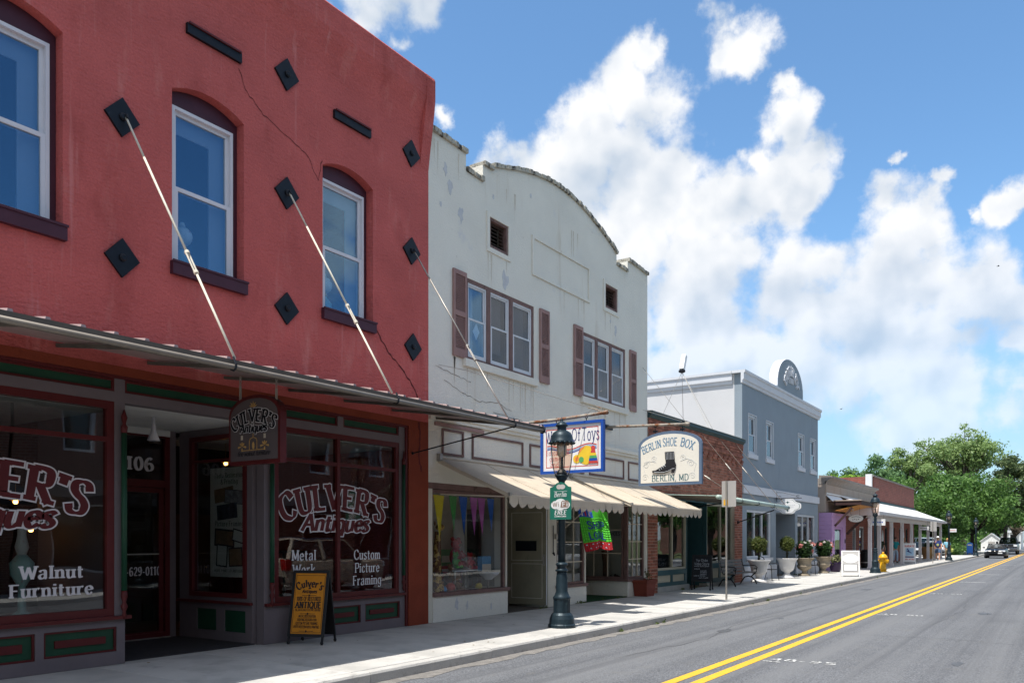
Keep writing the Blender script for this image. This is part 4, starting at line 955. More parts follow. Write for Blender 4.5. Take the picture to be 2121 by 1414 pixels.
# ---------------- two canvas awnings
m_canvas = mat('awning canvas', (.50,.43,.34), .85, var=.08, scale=2.5, bump=.12, bscale=200, stain=[((.36,.31,.25),.55,.75,1.6,.4), ((.26,.23,.19),.64,.72,5,.3)])
def awning(x0, x1, lab, n):
    A = thing('canvas_awning', lab, 'awning', ((x0+x1)/2,-.8,2.8), group='canvas awnings on the cream building', world=True)
    yw, zw, yf_, zf_ = -.03, 3.20, -1.70, 2.45
    mb = MB(); N_ = 24; K = 8
    for i in range(N_):
        for j in range(K):
            def pt(a, b):
                t = b/K; x = x0+(x1-x0)*a/N_; sag = -.03*math.sin(math.pi*t); return (x, yw+(yf_-yw)*t, zw+(zf_-zw)*t+sag)
            mb.face(pt(i,j),pt(i,j+1),pt(i+1,j+1),pt(i+1,j))
    c = mb.build('canvas', m_canvas, A, smooth=True)
    mb = MB(); ns = round((x1-x0)/.30); w = (x1-x0)/ns
    for i in range(ns):
        P = [(x0+w*i,yf_-.004,zf_-.012)]
        P += [(x0+w*i+w*t, yf_-.004-.012*math.sin(6*t+i), zf_-.16-.085*math.sin(math.pi*t)**.7) for t in np.linspace(0,1,7)] + [(x0+w*(i+1),yf_-.004,zf_-.012)]
        mb.add(P+[(p[0],p[1]+.005,p[2]) for p in P], [tuple(range(len(P)))[::-1], tuple(range(len(P),2*len(P)))])
    mb.build('valance', m_canvas, A)
    mb = MB(); mb.tube([(x0+.02,yf_+.01,zf_-.02),(x1-.02,yf_+.01,zf_-.02)],.018,6); mb.tube([(x0,yw,zw+.02),(x1,yw,zw+.02)],.035,8)
    for x in (x0+.03,x1-.03): mb.bar((x,yw+.03,zw-.05),(x,yf_+.01,zf_-.03),.03,.07)
    for x in (x0+.08,x1-.08): mb.bar((x,-.02,2.50),(x,yf_+.04,zf_-.045),.022)
    mb.build('frame', m_cream, A)
    mb = MB()
    for x in (x0+.02,x1-.02): mb.box(x-.03,yf_-.02,zf_-.03,x+.03,yf_+.03,zf_+.03)
    for x in (x0-.02, x1-.06): mb.box(x,-.09,zw-.06,x+.07,-.002,zw+.09)
    mb.build('end_bracket', m_metal, A)
    mb = MB()
    for k in range(1,n):
        x = x0+(x1-x0)*k/n; P = [(x, yw+(yf_-yw)*t, zw+(zf_-zw)*t-.03*math.sin(math.pi*t)+.006) for t in np.linspace(0,1,7)]; mb.tube(P,.006,5)
    mb.build('seam', m_canvas, A)
awning(12.50, 17.22, 'left canvas awning, over the toy shop window and its open door', 3)
awning(17.66, 22.15, 'right canvas awning, over the shoe shop windows and recess', 3)
# ---------------- toy window contents
m_giA = mat('plush yellow', (.50,.33,.10), .95, var=.1, scale=8, stain=((.12,.05,.02),.47,.49,9,1)); m_tan = mat('plush tan', (.18,.10,.05), .95, var=.2, scale=20, bump=.5); m_redp = mat('plush red', (.36,.02,.02), .95, var=.15, scale=20, bump=.5)
m_blk = mat('plush black', (.015,.015,.018), .9); m_teal = mat('plush teal', (.02,.13,.12), .95, bump=.4); m_lime = mat('plush lime', (.10,.35,.05), .95)
gir = thing('giraffe_plush', 'tall spotted giraffe plush at the left end of toy window', 'toy', (12.86,.30,.52))
MB().ball((0,0,.25),(.10,.10,.26),12,8).tube([(0,0,.3),(.01,-.0,.9),(.02,-.01,1.25)],[.09,.075,.06],10).build('body', m_giA, gir, smooth=True)
h = MB().ball((.05,-.04,1.34),(.12,.07,.07),10,6).build('head', m_giA, gir, smooth=True)
MB().ball((-.02,-.06,1.42),(.02,.015,.05),6,4).ball((-.02,.04,1.42),(.02,.015,.05),6,4).build('ear', m_tan, h)
MB().tube([(.06,-.08,0),(.06,-.08,.25)],.04,8).tube([(-.06,-.06,0),(-.06,-.06,.25)],.04,8).build('leg', m_giA, gir)
def bear(x,y,z,s,m,lab,nm='teddy_bear'):
    t = thing(nm, lab, 'toy', (x,y,z)); 
    MB().ball((0,0,.22*s),(.15*s,.13*s,.20*s),12,8).build('body', m, t, smooth=True)
    h = MB().ball((0,-.02*s,.50*s),(.13*s,.12*s,.12*s),12,8).ball((-.10*s,0,.60*s),.05*s,8,5).ball((.10*s,0,.60*s),.05*s,8,5).build('head', m, t, smooth=True)
    MB().ball((0,-.13*s,.47*s),(.05*s,.045*s,.04*s),8,5).build('muzzle', m_tan if m != m_tan else m_cream, h); MB().ball((-.045*s,-.125*s,.54*s),.014*s,6,4).ball((.045*s,-.125*s,.54*s),.014*s,6,4).ball((0,-.17*s,.48*s),.014*s,6,4).build('eye', m_blk, h)
    for sx in (-1,1):
        MB().tube([(sx*.13*s,-.02*s,.33*s),(sx*.2*s,-.10*s,.2*s)],[.055*s,.05*s],8).build('arm', m, t, smooth=True); MB().tube([(sx*.09*s,-.08*s,.07*s),(sx*.14*s,-.26*s,.06*s)],[.07*s,.06*s],8).build('leg', m, t, smooth=True)
bear(14.05,.75,1.02,1.0,m_redp,'large red plush bear sitting high in the middle of toy window'); bear(14.12,.42,.98,.55,m_redp,'small red plush bear in front of the larger red one')
bear(13.55,.5,.75,.55,m_tan,'brown teddy bear lying among dark plush toys'); bear(14.45,.6,.92,.6,m_tan,'brown plush beside the red bears near right post'); bear(13.15,.5,.52,.75,m_blk,'black plush toy on the display floor by the giraffe'); bear(12.98,.62,.62,.7,m_teal,'teal plush toy behind the black one'); bear(13.85,.6,1.0,.55,m_lime,'lime green plush left of the red bears')
bear(13.68,.42,.52,.55,m_tan,'brown teddy bear sitting low on the display floor')
st_ = thing('toy_shelf', 'wire toy stand carrying plush toys in shop window', 'stand', (14.05,.65,.52))
MB().box(-.5,-.28,.42,.75,.35,.45).build('top', m_wfr, st_)
for dx in (-.47,.72):
    for dy in (-.25,.32): MB().box(dx-.015,dy-.015,0,dx+.015,dy+.015,.42).build('leg', m_metal, st_)
ch = thing('red_chair', 'dark red padded child chair behind the plush toys', 'chair', (13.35,1.1,.52))
MB().prism([(-.32,0,.85),(-.28,0,1.75),(-.18,0,1.82),(.25,0,1.82),(.34,0,1.75),(.36,0,.85)],(0,.08,0)).build('backrest', mat('dark red fabric',(.13,.012,.02),.9,var=.2,scale=12), ch)
MB().prism([(-.26,-.12,.1),(-.28,-.12,.75),(-.2,-.12,.84),(-.05,-.12,.9),(.1,-.12,.9),(.26,-.12,.82),(.34,-.12,.7),(.34,-.12,.1)],(0,.08,0)).build('front_panel', mat('pale pink panel',(.36,.27,.26),.8), ch)
bx = thing('toy_box', 'blue and cream boxed game beside right post of toy window', 'box', (14.55,.32,.93)); MB().box(-.2,-.06,0,.13,.06,.32).build('carton', mat('carton blue',(.05,.22,.42),.6,var=.3,scale=9), bx); MB().box(-.198,-.064,0,.128,-.061,.15).build('carton_label', m_cream, bx)
MB().lathe([(.07,0),(.10,.03),(.22,.12),(.24,.16),(.2,.16)],16,(14.58,.25,.74)).build('x', m_wfr).name = 'bowl'; tag(bpy.data.objects['bowl'],'white bowl shaped toy tub at right of toy window','tub')
for i,(x,y,w,d,m) in enumerate(((13.05,.22,.3,.18,m_cream),(13.5,.25,.35,.2,m_mau),(13.95,.25,.35,.2,mat('book blue',(.10,.13,.2),.6)),(12.6,.22,.25,.2,mat('pale cloth',(.55,.42,.40),.9,var=.4,scale=12)))):
    bk = MB(Matrix.Translation((x,y,.53)) @ Matrix.Rotation(R(-14),4,'X') @ Matrix.Rotation(R(i*9-10),4,'Z')).box(-w/2,-d/2,0,w/2,d/2,.025).build('book', m); tag(bk, ('cream picture book next to giraffe plush','mauve picture book below the bears','blue picture book below the toy stand','folded pale cloth under the giraffe')[i], 'book' if i<3 else 'cloth')
    if i == 3: bk.name = 'folded_cloth'
pn = thing('pennant_string', 'string of coloured pennants across the top of toy window', 'bunting', (13.5,.2,2.5), world=True)
MB().tube([(12.36,.16,2.5),(13.5,.16,2.46),(14.8,.16,2.5)],.004,4).build('string', m_cream, pn)
for i,(x,w,l,c) in enumerate(((12.42,.26,.75,(.55,.12,.02)),(12.72,.34,.85,(.62,.50,.02)),(13.18,.26,.72,(.05,.26,.06)),(13.52,.28,.80,(.01,.10,.45)),(13.88,.26,.80,(.40,.10,.38)),(14.16,.28,.80,(.40,.10,.38)),(14.50,.26,.72,(.01,.10,.45)))):
    MB().prism([(x-w/2,.14,2.50),(x+w/2,.14,2.49),(x+.02,.13,2.50-l)],(0,.004,0)).build('pennant', mat('pennant cloth',c,.8,var=.1), pn)
rt = random.Random(12)
for i,(x,y,z,w,d,h,c,lab) in enumerate(((12.95,1.25,.53,.34,.2,.46,(.45,.30,.05),'yellow toy carton at the back left of toy window'),(13.0,1.25,.995,.3,.2,.3,(.06,.25,.40),'blue toy carton stacked on the yellow one'),(14.35,1.3,.53,.4,.2,.5,(.40,.06,.06),'red toy carton at the back right of toy window'),(14.3,1.3,1.035,.34,.2,.36,(.10,.30,.12),'green toy carton stacked on the red one'),(14.7,1.25,.53,.22,.2,.8,(.42,.22,.34),'pink tall toy carton in the back right corner'),(13.8,1.32,.53,.4,.15,.62,(.48,.46,.42),'pale toy carton behind the toy stand'))):
    t = thing('toy_carton', lab, 'box', (x,y,z), rz=rt.uniform(-.15,.15)); MB().box(-w/2,-d/2,0,w/2,d/2,h).build('carton', mat('printed carton',c,.6,var=.25,scale=9), t); MB().box(-w*.38,-d/2-.003,h*.2,w*.38,-d/2-.0005,h*.62).build('carton_label', m_cream if i%2 else m_mau, t)
for i,(x,y,r,c,lab) in enumerate(((13.3,.3,.10,(.45,.05,.04),'red play ball at the front of toy window'),(13.05,.28,.07,(.05,.22,.45),'small blue play ball beside the red one'),(14.25,.28,.08,(.50,.38,.03),'yellow play ball under the toy stand'))): tag(MB().ball((x,y,.53+r),r,14,9).build('play_ball', mat('ball rubber',c,.4,var=.05), smooth=True), lab, 'ball')
# shoe window contents
ss = thing('window_sign', 'white shoe repair notice with black letters in shoe shop return window', 'sign', (21.6,.5,1.7), world=True)
MB().box(21.6,.06,1.66,21.61,.86,1.90).build('board', m_wfr, ss); mb = MB(); text(mb,'SHOES REPAIRED',(21.6,.46,1.725),(0,-1,0),(0,0,1),.11,th=.2,tn=.13,serif=False,fit=.86); mb.build('lettering', m_ink, ss)
rq = random.Random(8)
m_leather = mat('brown leather', (.10,.045,.025), .5, var=.5, scale=3)
for i in range(4):
    x = 21.2+rq.uniform(0,.7); y = .25+.19*i
    t = thing('shoe', ('brown leather shoe nearest the front glass of shoe window','black shoe second from the front glass of shoe window','brown leather shoe third from the front glass of shoe window','black shoe farthest back on the shoe window shelf')[i], 'shoe', (x,y,.44), rz=rq.uniform(-.6,.6), group='shoes in the shoe shop window')
    MB().ball((0,-.06,.05),(.05,.12,.05),8,5).ball((0,.06,.08),(.045,.06,.08),8,5).build('upper', m_leather if i%2 else m_blk, t, smooth=True); MB().box(-.045,-.16,0,.045,.12,.018).build('sole', m_blk, t)
bo = thing('tall_boot', 'tall tan leather boot standing in the shoe window', 'boot', (21.35,.9,.44)); MB().tube([(0,0,.05),(0,0,.5),(.0,.02,.85)],[.08,.085,.11],10).build('shaft', mat('tan leather',(.22,.08,.04),.6,var=.2), bo, smooth=True); MB().ball((0,-.12,.06),(.07,.17,.06),8,5).build('foot', m_leather, bo, smooth=True)
# ---------------- projecting signs on pipes
m_rust = mat('rusted pipe', (.32,.29,.25), .7, metal=.3, var=.3, scale=6, stain=[((.20,.075,.03),.48,.6,5,1),((.05,.03,.02),.62,.7,9,1)])
m_blue = mat('sign blue', (.015,.075,.36), .4, var=.06); m_sw = mat('sign white', (.74,.74,.74), .45, var=.02); m_navy = mat('sign navy', (.025,.03,.16), .5); m_rl = mat('sign red', (.52,.06,.05), .5)
TS = thing('toy_shop_sign', 'rectangular white toy shop sign with blue frame hanging from rusty pipe', 'sign', (15.12,-1.55,3.03), world=True)
sx = 15.12; y0, y1, z0, z1 = -.74, -2.27, 3.02, 4.10
f = MB(); f.box(sx,y0-.06,z0,sx+.09,y0,z1); f.box(sx,y1,z0,sx+.09,y1+.06,z1); f.box(sx,y1+.06,z0,sx+.09,y0-.06,z0+.06); f.box(sx,y1+.06,z1-.06,sx+.09,y0-.06,z1); f.build('frame', m_blue, TS)
MB().box(sx+.03,y1+.061,z0+.061,sx+.06,y0-.061,z1-.061).build('board', m_sw, TS)
F_ = sx+.03; U, V_ = (0,-1,0), (0,0,1)
mb = MB()
for (a,b,c,d) in ((y0-.13,y0-.145,z0+.13,z1-.13),(y1+.145,y1+.13,z0+.13,z1-.13)): mb.face((F_-.002,a,c),(F_-.002,b,c),(F_-.002,b,d),(F_-.002,a,d))
for z in (z0+.13,z1-.145): mb.face((F_-.0025,y0-.13,z),(F_-.0025,y1+.13,z),(F_-.0025,y1+.13,z+.015),(F_-.0025,y0-.13,z+.015))
mb.build('border_line', m_rl, TS)
mb = MB(); text(mb,'World',(F_,y0-.38,z1-.42),U,V_,.25,th=.10,tn=.08,serif=True,fit=.50,jig=6,slant=-.02); text(mb,'Of',(F_,y0-.87,z1-.41),U,V_,.25,th=.10,tn=.08,fit=.20,jig=4); text(mb,'Toys',(F_,y0-1.22,z1-.40),U,V_,.27,th=.10,tn=.08,fit=.40,jig=5); mb.build('lettering', m_navy, TS)
mb = MB(); text(mb,'Educational',(F_,y0-.42,z0+.40),U,V_,.10,th=.09,tn=.06,fit=.56); text(mb,'games',(F_,y0-.38,z0+.275),U,V_,.10,th=.09,tn=.06,fit=.32); text(mb,'and',(F_,y0-.34,z0+.15),U,V_,.10,th=.09,tn=.06,fit=.2); mb.build('lettering', m_rl, TS)
def wave(mb, dz, w, ph=0):
    P = [(F_-.003, y0-.16-1.20*t, z1-.56+dz+.05*math.sin(2*math.pi*t*1.25+1.2)) for t in np.linspace(0,1,24)]
    for a, b in zip(P, P[1:]): mb.face((a[0],a[1],a[2]-w),(b[0],b[1],b[2]-w),(b[0],b[1],b[2]+w),(a[0],a[1],a[2]+w))
for dz, m_, w in ((.03,m_rl,.011),(-.005,mat('sign light blue',(.25,.40,.62),.5),.011),(-.04,m_blue,.011)):
    mb = MB(); wave(mb,dz,w); mb.build('wave_stripe', m_, TS)
def disc(cy, cz, r, m, x, a0=0, a1=360, rz=None, nm='toy_picture'):
    P = [(x, cy-r*math.cos(R(a)), cz+(rz or r)*math.sin(R(a))) for a in np.linspace(a0,a1,22)]
    MB().prism(P if a1-a0 < 360 else P[:-1], (-.0012,0,0)).build(nm, m, TS)
m_yl = mat('sign yellow', (.72,.50,.04), .5); m_or = mat('sign orange', (.72,.25,.06), .5); m_gr = mat('sign green', (.08,.35,.12), .5)
cy = y0-1.12; cz = z0+.38
disc(cy,cz-.02,.20,m_yl,F_-.004); disc(cy,cz-.02,.20,m_or,F_-.0055,95,175); disc(cy,cz-.02,.20,m_rl,F_-.0055,20,60); disc(cy-.0,cz-.02,.09,m_yl,F_-.007,0,360,.2)
disc(cy+.23,cz-.09,.09,m_yl,F_-.006); disc(cy+.23,cz-.09,.055,m_or,F_-.0075); disc(cy+.12,cz-.11,.06,m_gr,F_-.009)
for i,(w,m_) in enumerate(((.11,m_rl),(.10,m_blue),(.09,m_gr),(.075,m_yl),(.055,m_rl))):
    z = cz-.2+.055*i; MB().prism([(F_-.010,cy-.16+w,z),(F_-.010,cy-.16-w,z),(F_-.010,cy-.16-w*.92,z+.052),(F_-.010,cy-.16+w*.92,z+.052)],(-.001,0,0)).build('toy_picture', m_, TS)
disc(cy-.16,cz+.12,.05,m_rl,F_-.010)
for y in (y0-.38,y1+.42):
    MB().tube([(sx+.045,y,z1-.0),(sx+.045,y,z1+.05)],.012,6).tube([(sx+.045,y+.03*math.cos(a),z1+.085+.035*math.sin(a)) for a in np.linspace(0,6.28,9)],.009,5).build('hook', m_black, TS)
PT = thing('sign_pipe', 'rusty pipe bracket carrying the blue framed toy sign', 'bracket', (15.16,0,4.16), world=True)
MB().tube([(15.165,-.01,4.16),(15.165,-1.2,4.18),(15.165,-2.30,4.235)],.034,10).tube([(15.165,-2.24,4.235),(15.165,-2.35,4.24)],.045,8).build('pipe', m_rust, PT, smooth=True)
MB().box(14.45,-.06,4.14,15.3,-.11,4.20).box(15.08,-.06,4.05,15.25,-.002,4.28).build('wall_plate', m_black, PT)
MB().tube([(15.165,-2.2,4.26),(15.165,-2.05,4.33),(15.165,-1.9,4.37)],.018,5).tube([(15.165,-2.22,4.24),(15.165,-2.2,4.34),(15.15,-2.1,4.38)],.012,5).build('clamp', m_rust, PT)
def wire(pts, r, lab, m=None, nm='guy_wire'):
    o = MB().tube(pts, r, 5).build(nm, m or m_metal); return tag(o, lab, 'wire')
wire([(12.5,-.03,5.02),(13.0,-.3,4.97),(15.165,-1.95,4.36)],.007,'thin guy wire from cream wall corner down to the toy sign pipe')
wire([(17.9,-.02,4.62),(15.165,-2.0,4.32)],.006,'thin guy wire from cream wall middle to the toy sign pipe')
# shoe shop sign
m_swd = mat('sign cream white', (.70,.67,.60), .5, var=.03); m_slate = mat('sign slate blue', (.10,.145,.22), .5, var=.1); m_letb = mat('letter blue', (.085,.20,.33), .5); m_letg = mat('letter green', (.05,.13,.15), .5); m_scr = mat('scroll grey', (.52,.55,.58), .5)
SS = thing('shoe_shop_sign', 'arched cream shoe shop sign with black boot and blue letters', 'sign', (19.5,-1.87,3.0), world=True)
sx = 19.50; ya, yb2 = -1.01, -2.72
MB().prism(archpts(sx,ya,yb2,2.99,4.0,4.36,16), (.09,0,0)).build('frame', m_slate, SS)
MB().prism(archpts(sx-.006,ya-.07,yb2+.07,3.06,3.98,4.285,16), (.006,0,0)).build('board', m_swd, SS)
F_ = sx-.006; yc = (ya+yb2)/2
mb = MB(); text(mb,'BERLIN',(F_,yc+.47,3.905),(0,-.95,.31),(0,.24,.97),.18,th=.16,tn=.06,fit=.52,arc=2.6); text(mb,'SHOE',(F_,yc-.02,3.985),(0,-1,0),V_,.20,th=.16,tn=.06,fit=.36,arc=2.6); text(mb,'BOX',(F_,yc-.46,3.915),(0,-.93,-.36),(0,-.28,.96),.20,th=.16,tn=.06,fit=.34,arc=2.6); mb.build('lettering', m_letb, SS)
mb = MB(); text(mb,'BERLIN, MD',(F_,yc-.02,3.10),U,V_,.15,th=.14,tn=.06,fit=.98); mb.build('lettering', m_letg, SS)
mb = MB()
def spiral(cy, cz, r, turns, a0, sg):
    P = [(F_-.003, cy-sg*r*(1-t*.85)*math.cos(a0+turns*2*math.pi*t), cz+r*(1-t*.85)*math.sin(a0+turns*2*math.pi*t)) for t in np.linspace(0,1,26)]; mb.tube(P,.0032,4)
for (dy,z,r) in ((.62,3.52,.10),(.42,3.66,.08),(.66,3.2,.09)):
    spiral(yc+dy,z,r,1.6,0,1); spiral(yc-dy+.04,z,r,1.6,0,-1)
mb.tube([(F_-.003,yc+.66,3.3),(F_-.003,yc+.72,3.5),(F_-.003,yc+.55,3.62),(F_-.003,yc+.35,3.58)],.0032,4); mb.tube([(F_-.003,yc-.66,3.3),(F_-.003,yc-.72,3.5),(F_-.003,yc-.5,3.64),(F_-.003,yc-.3,3.58)],.0032,4)
mb.build('scroll_ornament', m_scr, SS)
bpts = [(.44,3.335),(.43,3.30),(.30,3.27),(.12,3.265),(.0,3.30),(-.06,3.345),(-.10,3.35),(-.085,3.27),(-.15,3.265),(-.19,3.37),(-.21,3.46),(-.175,3.55),(-.155,3.80),(.09,3.80),(.075,3.62),(.06,3.52),(.10,3.46),(.24,3.40),(.34,3.345)]
MB().prism([(F_-.002,yc+.02+y,z+.03) for y,z in bpts],(-.03,0,0)).build('boot_emblem', m_blk, SS)
mb = MB()
for k in range(6): mb.tube([(F_-.034,yc+.075-.04*k,3.785),(F_-.034,yc+.06-.036*k,3.60)],.004,4)
for k in range(4): mb.tube([(F_-.034,yc+.12+.05*k,3.47-.03*k),(F_-.034,yc+.09+.05*k,3.43-.03*k)],.006,4)
mb.tube([(F_-.034,yc+.40,3.30),(F_-.034,yc+.15,3.285),(F_-.034,yc+.0,3.32),(F_-.034,yc-.10,3.37),(F_-.034,yc-.16,3.37)],.005,4)
mb.v = [(p[0],p[1],p[2]+.03) for p in mb.v]; mb.build('boot_highlight', m_scr, SS)
for y in (-1.46,-2.2):
    MB().tube([(sx+.045,y,4.22),(sx+.045,y,4.46)],.012,6).box(sx+.02,y-.06,4.36,sx+.07,y+.06,4.40).tube([(sx+.045,y+.045*math.cos(a),4.53+.05*math.sin(a)) for a in np.linspace(0,6.28,9)],.012,5).build('hook', m_black, SS)
PS = thing('sign_pipe', 'rusty pipe bracket carrying the arched shoe sign', 'bracket', (19.54,0,4.6), world=True)
MB().tube([(19.545,-.01,4.60),(19.545,-2.34,4.505)],.036,10).tube([(19.545,-2.27,4.507),(19.545,-2.38,4.503)],.05,8).build('pipe', m_rust, PS, smooth=True)
MB().box(19.3,-.05,4.56,19.95,-.002,4.66).box(19.45,-.10,4.58,19.64,-.051,4.66).build('wall_plate', m_black, PS)
wire([(21.9,-.02,6.6),(19.545,-2.3,4.55)],.007,'thin guy wire from cream wall right edge to the shoe sign pipe')
wire([(22.2,.2,5.45),(19.545,-2.25,4.56)],.006,'thin guy wire from brick roof corner to the shoe sign pipe')
# ================================================================ small brick shop
m_brick = mat('shop brick', (.29,.112,.076), .85, var=.22, scale=5, bump=.4, bscale=60, rand=.32, spec=.2, stain=((.05,.022,.018),.6,.75,3,1))
m_mort = mat('mortar', (.46,.38,.31), .95, var=.12, scale=8, bump=.4, bscale=90)
m_teal2 = mat('blue green paint', (.030,.085,.095), .5, var=.12, scale=4); m_beige = mat('beige paint', (.40,.37,.28), .6, var=.06, scale=5); m_mint = mat('mint canopy paint', (.38,.48,.43), .5, var=.12, scale=4, stain=((.2,.2,.17),.62,.72,6,1)); m_stone = mat('plinth stone', (.36,.35,.32), .9, var=.15, scale=3, bump=.4)
BB = thing('brick_shop', 'single storey red brick shop with green capped parapet and beige window frames', 'building', (26.5,4,0), world=True)
bx0, bx1 = 22.285, 30.855
mb = MB().wallholes(bx0, bx1, 0, 5.20, [(22.98,25.44,0,2.98),(25.44,27.30,0,2.98),(27.30,29.98,0,2.98)], -.004, .3)
mb.box(bx0,.3,0,bx0+.2,11,5.0); mb.box(bx1-.2,.3,0,bx1,11,5.0); mb.box(bx0+.2,10.8,0,bx1-.2,11,5.0); mb.build('wall', m_mort, BB)
MB().box(bx0+.2,.3,4.75,bx1-.2,10.8,4.85).build('roof', m_roof, BB)
bw, bh, jt = .235, .080, .012
bl = []
row = 0; z = 0.0
while z < 5.17:
    off_ = 0 if row % 2 else -(bw+jt)/2; x = bx0+off_
    proud = .04 if 4.62 < z < 4.72 or 4.95 < z else (.02 if 4.85 < z < 4.95 else 0)
    dent = 4.40 < z < 4.60
    i = 0
    while x < bx1:
        a, b = max(x, bx0+.002), min(x+bw, bx1-.002)
        for (ha,hb,hc,hd) in ((22.98,29.98,0,2.99),):
            if z < hd:
                if a < ha < b: b = ha-.002
                elif a < hb < b: a = hb+.002
                elif a >= ha and b <= hb: a = b
        if b-a > .03: bl.append((a,b,z,min(z+bh,5.19),proud+(.045 if dent and i % 2 == row//2 % 2 else 0)))
        x += bw+jt; i += 1
    z += bh+jt; row += 1
cx = lambda q: (q[0])**2 + 100*(0 if q[2] < 3 and q[0] < 24 else 1) + (0 if q[2] < 3 else 3*(q[2]-3))
bl.sort(key=cx)
cache = {}
def brick_mesh(w, h):
    k = (round(w,2), round(h,2))
    if k not in cache:
        me = bpy.data.meshes.new('brick'); b = MB().box(0,-.012,0,w,.013,h); me.from_pydata(b.v,[],b.f); me.materials.append(m_brick); cache[k] = me
    return cache[k]
rb = random.Random(4)
for (a,b,c,d,p) in bl[:300]:
    o = bpy.data.objects.new('brick', brick_mesh(b-a, d-c)); col.objects.link(o); link(o, BB); o.location = (a, -p-rb.uniform(0,.005), c)
mb = MB()
for (a,b,c,d,p) in bl[300:]:
    q = p+rb.uniform(0,.006); mb.box(a,-.012-q,c,b,.013,d)
mb.build('brickwork', m_brick, BB, kind='stuff')
mb = MB(); mb.prism([(bx0-.02,y,z) for y,z in [(.3,5.2),(-.06,5.2),(-.10,5.26),(-.14,5.28),(-.14,5.38),(.3,5.40)]],(bx1-bx0+.03,0,0)); mb.build('parapet_cap', mat('dark cap paint',(.018,.042,.046),.5,var=.15,scale=4), BB)
MB().prism([(bx0-.02,y,z) for y,z in [(.3,5.403),(-.16,5.383),(-.16,5.40),(.3,5.43)]],(bx1-bx0+.03,0,0)).build('parapet_flashing', m_metal, BB)
# shopfront
mb = MB(); mb.box(22.985,.10,2.86,29.975,.25,2.975); mb.build('lintel_board', m_teal2, BB)
def bwin(x0,x1,z0,z1,mull):
    f = MB().frame(x0,x1,z0,z1,.07,.08,.2)
    for q in mull: f.box(q-.03,.085,z0+.07,q+.03,.19,z1-.07)
    w = f.build('display_window', m_beige, BB); cs = [x0+.07]+mull+[x1-.07]
    for i in range(len(cs)-1): MB().box(cs[i]+(.03 if i else 0),.14,z0+.07,cs[i+1]-(.03 if i < len(cs)-2 else 0),.146,z1-.07).build('pane', gl_ref, w)
gl_ref = glass('dark shop glass', (.55,.58,.58), .11)
bwin(22.985,25.44,.66,2.859,[24.35]); bwin(27.32,29.975,.78,2.859,[28.75])
mb = MB(); mb.box(22.985,.02,0,25.6,.3,.16); mb.box(27.2,.02,0,29.975,.3,.10); mb.build('plinth', m_stone, BB)
mb = MB().wallholes(22.985,25.44,.161,.659,[(23.15,24.18,.28,.50),(24.32,25.30,.28,.50)],.06,.2); mb.wallholes(27.32,29.975,.101,.779,[(27.5,28.5,.25,.6),(28.7,29.8,.25,.6)],.06,.2); mb.box(25.441,.06,.101,25.50,.2,2.859); mb.box(27.26,.06,.101,27.319,.2,2.859); mb.build('bulkhead', m_teal2, BB)
for (a,b,c,d) in ((23.15,24.18,.28,.50),(24.32,25.30,.28,.50),(27.5,28.5,.25,.6),(28.7,29.8,.25,.6)): MB().box(a+.003,.085,c+.003,b-.003,.18,d-.003).build('bulkhead_panel', m_beige, BB)
mb = MB(); mb.box(25.44,.21,0,25.52,1.6,2.86); mb.box(27.24,.21,0,27.319,1.6,2.86); mb.box(25.52,1.55,2.3,27.24,1.65,2.86); mb.box(25.52,1.55,0,26.05,1.65,2.3); mb.box(27.0,1.55,0,27.24,1.65,2.3); mb.build('entry_wall', m_teal2, BB)
d_ = MB().frame(26.052,26.998,.02,2.298,.09,1.56,1.62).build('door', m_beige, BB); MB().box(26.142,1.585,.11,26.908,1.59,2.208).build('pane', gl_shop, d_)
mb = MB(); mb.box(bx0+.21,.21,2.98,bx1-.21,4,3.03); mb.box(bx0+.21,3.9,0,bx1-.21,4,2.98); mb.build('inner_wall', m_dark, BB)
mb = MB(); mb.box(bx0+.21,.05,-.02,bx1-.21,3.9,.02); mb.build('shop_floor', m_floor, BB)
for x,z in ((25.75,1.55),(25.95,1.25)): MB().box(x-.06,1.53,z-.3,x+.06,1.549,z+.3).build('door_notice', m_wfr, BB)
# flat canopy hung on rods
m_rod2 = mat('weathered rod', (.13,.105,.09), .6, metal=.3, var=.3, scale=8)
FC = thing('flat_canopy', 'thin mint green sidewalk canopy hung from the brick shop', 'canopy', (26,-1,2.85), world=True)
cx0, cx1 = 22.45, 29.55; zl, zr = 2.86, 2.78
MB().add([(cx0,-2.02,zl),(cx1,-2.02,zr),(cx1,-.02,zr+.10),(cx0,-.02,zl+.10),(cx0,-2.02,zl-.02),(cx1,-2.02,zr-.02),(cx1,-.02,zr+.08),(cx0,-.02,zl+.08)],[(0,1,2,3),(7,6,5,4),(0,4,5,1),(1,5,6,2),(2,6,7,3),(3,7,4,0)]).build('deck', m_mint, FC)
mb = MB(); mb.tube([(cx0-.02,-2.08,zl-.05),(cx1+.05,-2.08,zr-.05)],.065,10); mb.build('gutter', m_mint, FC, smooth=True)
mb = MB()
for x in np.linspace(cx0+.3,cx1-.3,9): mb.bar((x,-2.0,zl-.055),(x,-.03,zl+.045),.05,.07)
mb.build('framing', m_gut, FC)
for x, zz in ((24.3,4.2),(25.9,5.16),(27.6,5.17),(29.3,5.18)):
    e = (x+.1,-2.06,zl-.01-(x-22.45)*.011); a = Vector((x+(0 if zz < 5 else .55),-.07,zz)); b = Vector(e)
    r = MB().tube([a,b],.010,6).build('tie_rod', m_rod2, FC); q = lambda t: a.lerp(b,t)
    MB().tube([q(.45),q(.47),q(.53),q(.55)],[.010,.022,.022,.010],6).build('turnbuckle', m_metal, r)
mb = MB()
